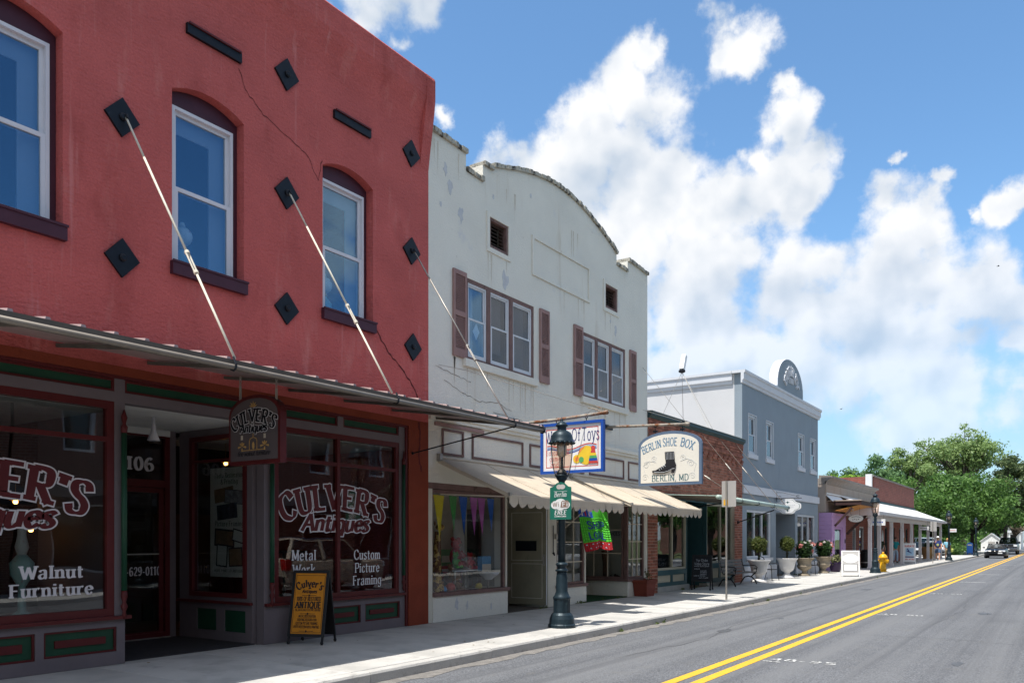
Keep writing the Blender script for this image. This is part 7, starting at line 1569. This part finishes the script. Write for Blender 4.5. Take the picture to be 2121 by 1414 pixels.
# ================================================================ people
m_skin = mat('skin', (.46,.25,.17), .6, var=.06, spec=.3)
def skinmesh(name, V, E_, rad, m, parent, lv=2):
    me = bpy.data.meshes.new(name); me.from_pydata(V,E_,[]); me.materials.append(m); o = bpy.data.objects.new(name, me); col.objects.link(o); link(o, parent)
    o.modifiers.new('skin','SKIN')
    for i, r in enumerate(rad): me.skin_vertices[0].data[i].radius = (r, r)
    me.skin_vertices[0].data[0].use_root = True
    s_ = o.modifiers.new('sub','SUBSURF'); s_.levels = 1; s_.render_levels = lv; o.modifiers['skin'].use_smooth_shade = True
    return o
def person(lab, loc, rz, top_, bot, hair, shorts=True, stride=.0, arms=((.05,.0),(-.05,.0)), capc=None, k=1., fat=1., extra=None, long_hair=False):
    p = thing('person', lab, 'person', loc, rz=rz)   # faces +x
    H_ = .93
    kn = [(stride*.5+.03,.10,.50),(-stride*.35+.04,-.10,.50)]; an = [(stride*.9,.10,.09),(-stride*1.0,-.10,.12 if stride else .09)]
    V = [(0,0,H_),(0,0,1.12),(0,0,1.32),(0,0,1.46),(.01,0,1.55),(.02,0,1.63),(.01,0,1.70)]; E_ = [(i,i+1) for i in range(6)]; rad = [.135*fat,.125*fat,.15*fat,.065,.058,.095,.07]
    hands = []
    for s_, (sw, el) in zip((1,-1), arms):
        i0 = len(V); sh = (0,s_*.17,1.41); eb = (sw*.6-.02,s_*.235,1.13); wr = (sw*1.3+el*.25+.03,s_*.235,.90+el*.25); hd = (wr[0]+.03,wr[1],wr[2]-.08)
        V += [sh,eb,wr,hd]; E_ += [(2,i0),(i0,i0+1),(i0+1,i0+2),(i0+2,i0+3)]; rad += [.062,.046,.032,.038]
        for f in range(4): V.append((hd[0]+.012*(f-1.5)+.01,hd[1]-s_*.008,hd[2]-.075-.012*(1.5-abs(f-1.5)))); E_.append((i0+3,len(V)-1)); rad.append(.009)
        V.append((hd[0]+.045,hd[1]-s_*.02,hd[2]-.02)); E_.append((i0+3,len(V)-1)); rad.append(.010)
    lg = []
    for s_, kk, aa in zip((1,-1), kn, an):
        i0 = len(V); V += [(0,s_*.095,H_-.06),kk,aa,(aa[0]+.06,aa[1],aa[2]-.045),(aa[0]+.17,aa[1],aa[2]-.06)]; E_ += [(0,i0),(i0,i0+1),(i0+1,i0+2),(i0+2,i0+3),(i0+3,i0+4)]; rad += [.095*fat,.062,.042,.042,.035]; lg.append(i0)
    skinmesh('body', [(a*k,b*k,c*k) for a,b,c in V], E_, [r*k for r in rad], m_skin, p)
    # shirt: torso and short sleeves, a little looser than the body
    SV = [V[0],V[1],V[2],(0,0,1.44)]; SV[0] = (0,0,.90); SE = [(0,1),(1,2),(2,3)]; SR = [.165*fat,.155*fat,.175*fat,.085]
    for s_, (sw, el) in zip((1,-1), arms): i0 = len(SV); SV += [(0,s_*.17,1.41),(sw*.4-.015,s_*.225,1.20)]; SE += [(2,i0),(i0,i0+1)]; SR += [.080,.070]
    skinmesh('shirt', [(a*k,b*k,c*k) for a,b,c in SV], SE, [r*k for r in SR], top_, p)
    TV = [(0,0,.96),(0,0,.88)]; TE = [(0,1)]; TR_ = [.155*fat,.15*fat]
    for s_, kk, aa in zip((1,-1), kn, an):
        i0 = len(TV); TV += [(0,s_*.095,H_-.08),(kk[0],kk[1],kk[2]+(.02 if shorts else 0))]; TE += [(1,i0),(i0,i0+1)]; TR_ += [.115*fat,.088]
        if not shorts: TV.append((aa[0],aa[1],aa[2]+.02)); TE.append((i0+1,i0+2)); TR_.append(.07)
    skinmesh('shorts' if shorts else 'trousers', [(a*k,b*k,c*k) for a,b,c in TV], TE, [r*k for r in TR_], bot, p)
    MB().ball((-.012*k,0,1.675*k),(.105*k,.088*k,.098*k),12,8).ball((-.05*k,0,(1.56 if long_hair else 1.64)*k),(.075*k,.085*k,(.14 if long_hair else .07)*k),10,6).build('hair', hair, p, smooth=True)
    MB().tube([(.10*k,0,1.645*k),(.125*k,0,1.615*k),(.10*k,0,1.607*k)],.012*k,5).build('nose', m_skin, p)
    for s_ in (-1,1): MB().ball((.098*k,s_*.035*k,1.645*k),.012*k,6,4).build('eye', m_ink, p); MB().ball((.01*k,s_*.095*k,1.625*k),(.022*k,.012*k,.03*k),6,4).build('ear', m_skin, p)
    MB().box(.094*k,-.025*k,1.575*k,.103*k,.025*k,1.583*k).build('mouth', mat('lips',(.30,.10,.08),.6), p)
    for aa in an: MB().ball(((aa[0]+.07)*k,aa[1]*k,(aa[2]-.05)*k),(.14*k,.052*k,.045*k),8,5).build('shoe', m_wfr if capc else m_leather, p)
    if capc: MB().ball((.0,0,1.70*k),(.112*k,.098*k,.085*k),12,8).prism([(.08*k,-.07*k,1.69*k),(.19*k,-.05*k,1.675*k),(.20*k,0,1.675*k),(.19*k,.05*k,1.675*k),(.08*k,.07*k,1.69*k)],(0,0,.012)).build('cap', capc, p, smooth=False)
    if extra: extra(p)
    return p
c_ = lambda n, c: mat(n, c, .85, var=.12, scale=9)
h_bl = c_('blond hair',(.45,.28,.10)); h_br = c_('brown hair',(.05,.025,.015)); h_gr = c_('grey hair',(.3,.29,.28))
def printm(p): MB().prism([(.172*1.02,.09*math.cos(t),1.2+.10*math.sin(t)) for t in np.linspace(0,6.28,13)[:-1]],(.008,0,0)).build('shirt_print', mat('shirt print',(.40,.42,.16),.8,var=.5,scale=12), p)
person('man in white cap, navy printed t shirt and denim shorts walking','',0,None,None,None) if False else None
person('man in white cap, navy printed t shirt and denim shorts walking on sidewalk',(69.2,-2.35,0),R(185),c_('navy shirt',(.02,.04,.15)),c_('denim',(.06,.10,.18)),h_br,stride=.34,arms=((.12,.5),(-.1,.3)),capc=m_sw,fat=1.22,k=1.04,extra=printm)
def bag(p): MB().lathe([(.06,.62),(.13,.66),(.15,.80),(.10,.92)],10,(-.02,.30,0)).tube([(-.02,.30,.9),(-.02,.24,1.4),(-.02,.1,1.46)],.012,5).build('shoulder_bag', c_('lime bag',(.42,.48,.12)), p)
person('blond woman in pale blue top and tan shorts walking with lime bag',(71.1,-2.78,0),R(188),c_('pale blue top',(.22,.48,.62)),c_('khaki',(.42,.32,.20)),h_bl,stride=.34,arms=((-.15,.2),(.12,.5)),k=.96,extra=bag)
person('woman in teal shirt and pale jeans standing under the porch',(61.5,-.6,0),R(205),c_('teal shirt',(.02,.26,.28)),c_('pale jeans',(.38,.48,.60)),h_br,shorts=False,stride=.06,k=.99,arms=((.04,.1),(.0,.1)))
person('grey haired person in dark print top standing behind second lamp',(55.9,-.6,0),R(200),c_('dark print top',(.03,.035,.02)),c_('pale trousers',(.40,.34,.40)),h_gr,shorts=False,stride=.04,k=1.02,arms=((.05,.5),(.05,.5)),fat=1.15)
person('person in floral top standing behind a porch post beside the teal shirt',(66.0,-.5,0),R(200),c_('floral top',(.30,.24,.20)),c_('dark trousers',(.05,.05,.06)),h_bl,shorts=False,stride=.04,k=.97)
# ================================================================ far things
MX = thing('mailbox','blue mailbox at the far corner in front of trees','mailbox',(100.5,-1.9,-.05)); mm = mat('mailbox blue',(.01,.06,.22),.5); MB().prism([(-.3,-.28,.18),(-.3,-.28,1.05)]+[(-.3,-.28*math.cos(t),1.05+.28*math.sin(t)) for t in np.linspace(.2,2.94,8)]+[(-.3,.28,1.05),(-.3,.28,.18)],(.6,0,0)).build('body', mm, MX)
for a in (-.25,.25):
    for b in (-.22,.22): MB().box(a-.03,b-.03,0,a+.03,b+.03,.18).build('leg', mm, MX)
MB().box(-.31,-.2,.98,-.301,.2,1.12).build('slot', m_metal, MX)
TN = thing('white_shed','small white gabled shed beyond the mailbox','shed',(128,-2.2,0)); MB().prism([(0,-1.25,0),(0,-1.25,1.35),(0,0,2.35),(0,1.25,1.35),(0,1.25,0)],(3,0,0)).build('wall', m_sw, TN)
for s_ in (-1,1): MB().prism([(-.15,s_*1.4,1.24),(-.15,0,2.36),(-.15,0,2.44),(-.15,s_*1.4,1.32)],(3.3,0,0)).build('roof_side', m_porch, TN)
MB().box(-.02,-.4,0,-.002,.4,1.3).build('door', m_alu, TN)
WH = thing('white_house','white porch house glimpsed far off at the right edge','house',(170,-1.0,-.2)); MB().box(0,-3.2,0,8,6,3.6).build('wall', m_sw, WH); MB().prism([(-.4,-3.8,3.6),(-.4,1.4,6.6),(-.4,6.6,3.6)],(8.8,0,0)).build('roof', m_roof, WH)
for k in range(5): MB().box(-1.6,-3.1+k*1.6,0,-1.4,-2.9+k*1.6,3.0).build('porch_post', m_sw, WH)
for k in range(3): MB().box(-.06,-2.4+k*2.4,1,-.01,-1.5+k*2.4,2.6).build('window', m_dark, WH)
MB().box(-1.8,-3.4,3.0,-.01,4.4,3.25).build('porch_roof', m_porch, WH)
# ---------------- trees
m_bark = mat('tree bark', (.10,.085,.07), .9, var=.35, scale=4, bump=.8, bscale=14, stain=((.30,.28,.24),.55,.65,2.5,.5)); m_barkd = mat('dark bark', (.045,.035,.028), .95, var=.3, scale=4, bump=.8, bscale=14)
LT1 = leafmat('maple leaf', (.034,.090,.019), (.135,.25,.055), .5); LT2 = leafmat('sycamore leaf', (.105,.175,.05), (.27,.37,.14), .5); LT3 = leafmat('bright leaf', (.10,.20,.016), (.26,.40,.04), .6); LT4 = leafmat('magnolia leaf', (.025,.055,.02), (.14,.18,.07), .8); LT5 = leafmat('brown twig', (.16,.12,.09), (.30,.24,.18), .8); LT6 = leafmat('cool leaf', (.055,.12,.045), (.15,.26,.11), .5)
def tree(name, lab, loc, h, rx, ry, trunk_h, lm, bm, nclump, nleaf, size, seed, lean=(0,0), zsq=1., open_=.0, flat=.5, grp=None, tr=.22, cz=None):
    t = thing(name, lab, 'tree', loc, group=grp); r = np.random.default_rng(seed); cz = cz or (trunk_h+h)/2; rz_ = (h-trunk_h)/2
    cl = []
    for i in range(nclump):
        d = r.normal(size=3); d /= np.linalg.norm(d); q = r.random()**(1/3)*.92 if not open_ else (.30+.58*r.random())
        c = np.array([lean[0]+d[0]*rx*q, lean[1]+d[1]*ry*q, cz+d[2]*rz_*q]); s_ = (.22+.17*r.random())*min(rx,ry,rz_*1.3)*(1-.35*open_)
        cl.append((c[0],c[1],c[2],s_*1.15,s_*1.15,s_*.8))
    b = MB(); P0 = Vector((0,0,0)); fork = Vector((lean[0]*.3,lean[1]*.3,trunk_h)); b.tube([P0,P0.lerp(fork,.5)+Vector((.1,0,0)),fork],[tr*1.25,tr,tr*.85],9)
    for i, c in enumerate(cl):
        if i % (1 if open_ else 3): continue
        e = Vector(c[:3]); m1 = fork.lerp(e,.45)+Vector((0,0,.12*(e-fork).length)); b.tube([fork, m1, e],[tr*.5,tr*.28,tr*.08],6)
    b.build('trunk', bm, t, smooth=True); foliage('crown', lm, t, cl, nleaf, size, seed+1, .25); return t
G1 = 'leafy street trees beyond the porch'
tree('maple_tree','broad green tree beside the brick hall end, left of the tree mass',(97,6.5,-.2),8.6,5.0,3.6,1.6,LT1,m_barkd,46,13000,.17,101,grp=G1)
tree('maple_tree','large round green tree in the middle of the tree mass',(104,2.2,-.2),9.6,5.0,4.3,1.9,LT1,m_barkd,60,17000,.17,103,grp=G1)
tree('maple_tree','dense green tree at the curb above the parked mailbox',(112,-1.2,-.2),9.4,5.0,4.6,2.3,LT1,m_barkd,60,15000,.18,105,grp=G1)
tree('maple_tree','dark green tree behind the pickup at the far road end',(138,-2.4,-.2),10.2,6,4.6,2.4,LT1,m_barkd,50,10000,.22,107,grp=G1)
tree('sycamore_tree','tall airy sycamore with pale limbs rising above the other trees',(128,1.2,-.2),18.6,6,6.4,8.0,LT2,m_bark,74,11000,.19,109,lean=(0,.4),open_=1.,tr=.36)
tree('sycamore_tree','lower airy sycamore left of the tallest one',(124,7.2,-.2),15.2,5,3.8,6.5,LT2,m_bark,50,9500,.19,111,open_=.7,tr=.28)
tree('bright_tree','bright yellow green tree behind the brick hall parapet',(93,9.0,-.2),9.0,4.5,3.6,2.5,LT3,m_barkd,40,9000,.16,113)
tree('cool_tree','blue green tree farther left behind the tan shop roof',(116,14.0,-.2),11.8,4.5,3.4,3,LT6,m_barkd,34,7000,.2,115)
tree('cool_tree','blue green tree peeping left above the bright yellow green tree',(120,10.5,-.2),13.6,4.5,3.2,4,LT6,m_barkd,34,7000,.2,116)
tree('magnolia_tree','dark glossy magnolia at the right picture edge',(120,-4.0,-.2),12.9,4,2.7,4.6,LT4,m_barkd,46,11000,.17,117,lean=(0,-1.2))
tree('bare_tree','brownish half bare tree at right edge above the truck',(150,-4.0,-.2),7.4,4,2.4,2.2,LT5,m_barkd,26,4200,.13,119,open_=.6)
for i,(x,y,w,h,lab) in enumerate(((99,-.6,1.1,1.3,'low green shrub at curb right of the walking woman'),(103,.2,1.8,1.9,'dark shrub under the trees behind the mailbox'),(94,2.8,1.4,1.2,'small shrub at the edge of the parking lot'))):
    t = thing('shrub', lab, 'shrub', (x,y,-.15)); foliage('leaves', LT1, t, [(0,0,h*.5,w,w,h*.55),(w*.4,.3,h*.4,w*.6,w*.6,h*.5)], 1500, .1, 130+i, .3); MB().tube([(0,0,0),(0,0,h*.5)],.05,5).build('stem', m_barkd, t)
HG = foliage('hedge_bank', LT1, None, [(125+i*9, 3+2*math.sin(i*1.7), 2.2, 6, 3.5, 3.0) for i in range(9)]+[(140+i*10,12,4,8,6,5) for i in range(5)], 16000, .3, 140, .3); tag(HG,'dark mass of far woodland behind the trees','woodland',kind='stuff')
# ---------------- far side of the street, only seen mirrored in the shop glass
m_obr = brickwall('opposite brick', (.16,.050,.036), (.12,.040,.030), (.22,.16,.13), .23, .08, .014); m_oaw = mat('dark awning cloth', (.02,.022,.028), .8)
for i,(x0,x1,h,lab,m_) in enumerate(((-14,12,7.5,'brick shop building across the street, left one in the mirror images',m_obr),(12.1,33,7.0,'brick shop building across the street, middle one in the mirror images',m_obr),(33.1,47,6.2,'pale plaster building across the street',m_gside),(84,110,7.2,'brick building far down across the street',m_obr))):
    o = thing('opposite_building', lab, 'building', ((x0+x1)/2,-18,0), world=True)
    hs = []; x = x0+1
    while x < x1-2.5: hs += [(x,x+2.0,.6,2.7),(x+.4,x+1.4,4.4,6.0)]; x += 3.4
    MB().wallholes(x0,x1,0,h,hs,-15.9,-15.6).box(x0,-26,0,x1,-25.8,h).box(x0,-25.8,0,x0+.2,-15.91,h).box(x1-.2,-25.8,0,x1,-15.91,h).build('wall', m_, o); MB().box(x0+.2,-25.8,h-.5,x1-.2,-15.92,h-.4).build('roof', m_roof, o); MB().box(x0+.2,-20,0,x1-.2,-19.9,h-.5).build('inner_wall', m_dark, o)
    for (a,b,c,d) in hs:
        w = MB().frame(a+.003,b-.003,c+.003,d-.003,.08,-15.8,-15.65).build('window', m_wfr, o); MB().box(a+.083,-15.74,c+.083,b-.083,-15.735,d-.083).build('pane', gl_dk, w)
    MB().prism([(x0+.3,-15.59,3.5),(x0+.3,-13.9,2.9),(x0+.3,-13.9,2.6),(x0+.3,-13.92,2.6),(x0+.3,-13.92,2.88),(x0+.3,-15.59,3.47)],(x1-x0-.6,0,0)).build('awning', m_oaw, o)
for i,(x,y,h,lab) in enumerate(((52,-15.5,9.5,'street tree across the road, first of the mirrored trees'),(61,-15.2,10,'street tree across the road, second of the mirrored trees'),(71,-15.8,11,'street tree across the road, third of the mirrored trees'),(80,-15.5,10,'street tree across the road, fourth of the mirrored trees'))):
    tree('street_tree', lab, (x,y,0), h, 4.0,3.6,1.9,LT1,m_barkd,40,9000,.17,150+i*2, grp='street trees across the road')
# ---------------- wall lamps glowing inside the shops
m_bulb = emit('warm bulb', (1.,.48,.12), 6.); m_shade = mat('lamp shade amber', (.5,.25,.08), .6)
for i,(x,y,z,lab) in enumerate(((5.62,1.5,1.75,'small glowing lamp low in the left antiques window'),(5.75,2.2,2.15,'small glowing lamp high in the left antiques window'),(7.75,3.3,1.95,'small glowing lamp seen through the entry door'),(9.2,2.1,2.95,'left glowing ceiling spot in the right antiques window'),(9.75,2.3,2.95,'right glowing ceiling spot in the right antiques window'),(9.3,3.2,1.85,'small glowing lamp deep behind the entry poster'),(4.95,1.9,2.5,'glowing lamp pair under the left window lettering'))):
    t = thing('shop_lamp', lab, 'lamp', (x,y,z)); MB().ball((0,0,0),.035,8,6).build('bulb', m_bulb, t); MB().lathe([(.03,.03),(.07,.0),(.08,-.02)],10,(0,0,.04)).tube([(0,0,.05),(0,0,.25 if z < 2.8 else .45)],.006,4).build('shade', m_shade, t)
# globe lamps in the upper windows, furniture inside the shop
m_globe = mat('painted globe glass', (.60,.66,.64), .3, var=.12, scale=14, stain=((.40,.10,.14),.62,.68,9,1)); m_mintg = mat('painted mint glass', (.28,.50,.46), .3, stain=((.40,.10,.14),.62,.68,11,1))
for x, z, lab in ((7.05,5.44,'globe oil lamp in second upper window of red building'),(9.80,5.44,'globe oil lamp in third upper window of red building'),(4.35,5.6,'globe oil lamp in first upper window of red building')):
    t = thing('globe_lamp', lab, 'lamp', (x+.17,.46,z)); MB().ball((0,0,.56),(.145,.145,.14),16,10).lathe([(.05,.69),(.03,.76)],10).build('globe', m_globe, t, smooth=True); MB().lathe([(.10,0),(.11,.03),(.07,.06),(.13,.16),(.13,.25),(.07,.33),(.05,.36)],16).build('font', m_mintg, t, smooth=True); MB().lathe([(.05,.36),(.06,.38),(.05,.43)],10).build('burner', m_gold, t)
m_walnut = mat('walnut wood', (.055,.025,.012), .35, var=.4, scale=5, squash=.2)
for i,(x,y,w,h,lab) in enumerate(((3.4,1.2,1.1,.9,'walnut side table in left antiques window'),(9.4,1.2,1.2,.8,'walnut side table in right antiques window'))):
    t = thing('side_table', lab, 'table', (x,y,.62)); MB().box(-w/2,-.3,h-.04,w/2,.3,h).build('top', m_walnut, t)
    for a in (-1,1):
        for b in (-1,1): MB().lathe([(.02,0),(.03,.1),(.018,.2),(.035,h*.6),(.03,h-.04)],8,(a*(w/2-.06),b*.24,0)).build('leg', m_walnut, t)
for i,(x,y,lab) in enumerate(((5.15,.75,'tall mint and white oil lamp standing in left antiques window'),)):
    t = thing('oil_lamp', lab, 'lamp', (x,y,.62)); MB().lathe([(.12,0),(.13,.04),(.05,.1),(.04,.4),(.13,.55),(.14,.7),(.06,.8)],14).build('base', m_mintg, t, smooth=True); MB().lathe([(.05,.8),(.08,.9),(.05,1.05),(.05,1.2)],12).build('chimney', m_globe, t, smooth=True)
for i,(x,y,w,h,lab) in enumerate(((4.6,4.5,1.6,2.1,'dark walnut cupboard at the back of the antiques shop, left'),(10.4,4.5,1.8,2.1,'dark walnut cupboard at the back of the antiques shop, right'))):
    t = thing('cupboard', lab, 'cupboard', (x,y,.011)); MB().box(-w/2,-.25,0,w/2,.25,h).build('case', m_walnut, t)
    for s_ in (-1,1): d = MB().box(s_*.02,-.275,.1,s_*(w/2-.05),-.2501,h-.15).build('door', m_walnut, t); MB().ball((s_*.08,-.29,h*.5),.02,6,4).build('knob', m_gold, d)
# weeds along the wall foot and the kerb joint
rw_ = random.Random(9); LFW2 = leafmat('weed blade', (.05,.08,.02), (.13,.17,.05), 8.)
wd_ = foliage('weeds', LFW2, None, [(rw_.uniform(12.3,42), rw_.choice((-.05,-.06,-3.13)), 0, .10, .03, .07) for k in range(34)], 700, .022, 77, .1)
for v in wd_.data.vertices:
    v.co.z = abs(v.co.z) - (.15 if v.co.y < -3 else 0)
tag(wd_, 'small weeds along wall foot and kerb joint', 'weeds', kind='stuff')
# birds
for i,(d_,lab) in enumerate((((.985,.055,.282),'small dark bird high in the right sky'),((.965,.205,.145),'tiny dark bird low in sky right of grey building'))):
    v = Vector(d_).normalized()*70+Vector((0,-10.14,1.62)); t = thing('bird', lab, 'bird', v, rz=i); t.scale = (.55,.55,.55); MB().ball((0,0,0),(.05,.16,.045),8,6).tube([(0,.14,.01),(0,.22,.02)],.02,5).build('body', m_blk, t); 
    for s_ in (-1,1): MB().prism([(0,.06,.02),(s_*.18,.03,.07),(s_*.34,-.08,.03),(s_*.16,-.07,.05),(0,-.06,.02)],(0,0,.008)).build('wing', m_blk, t)
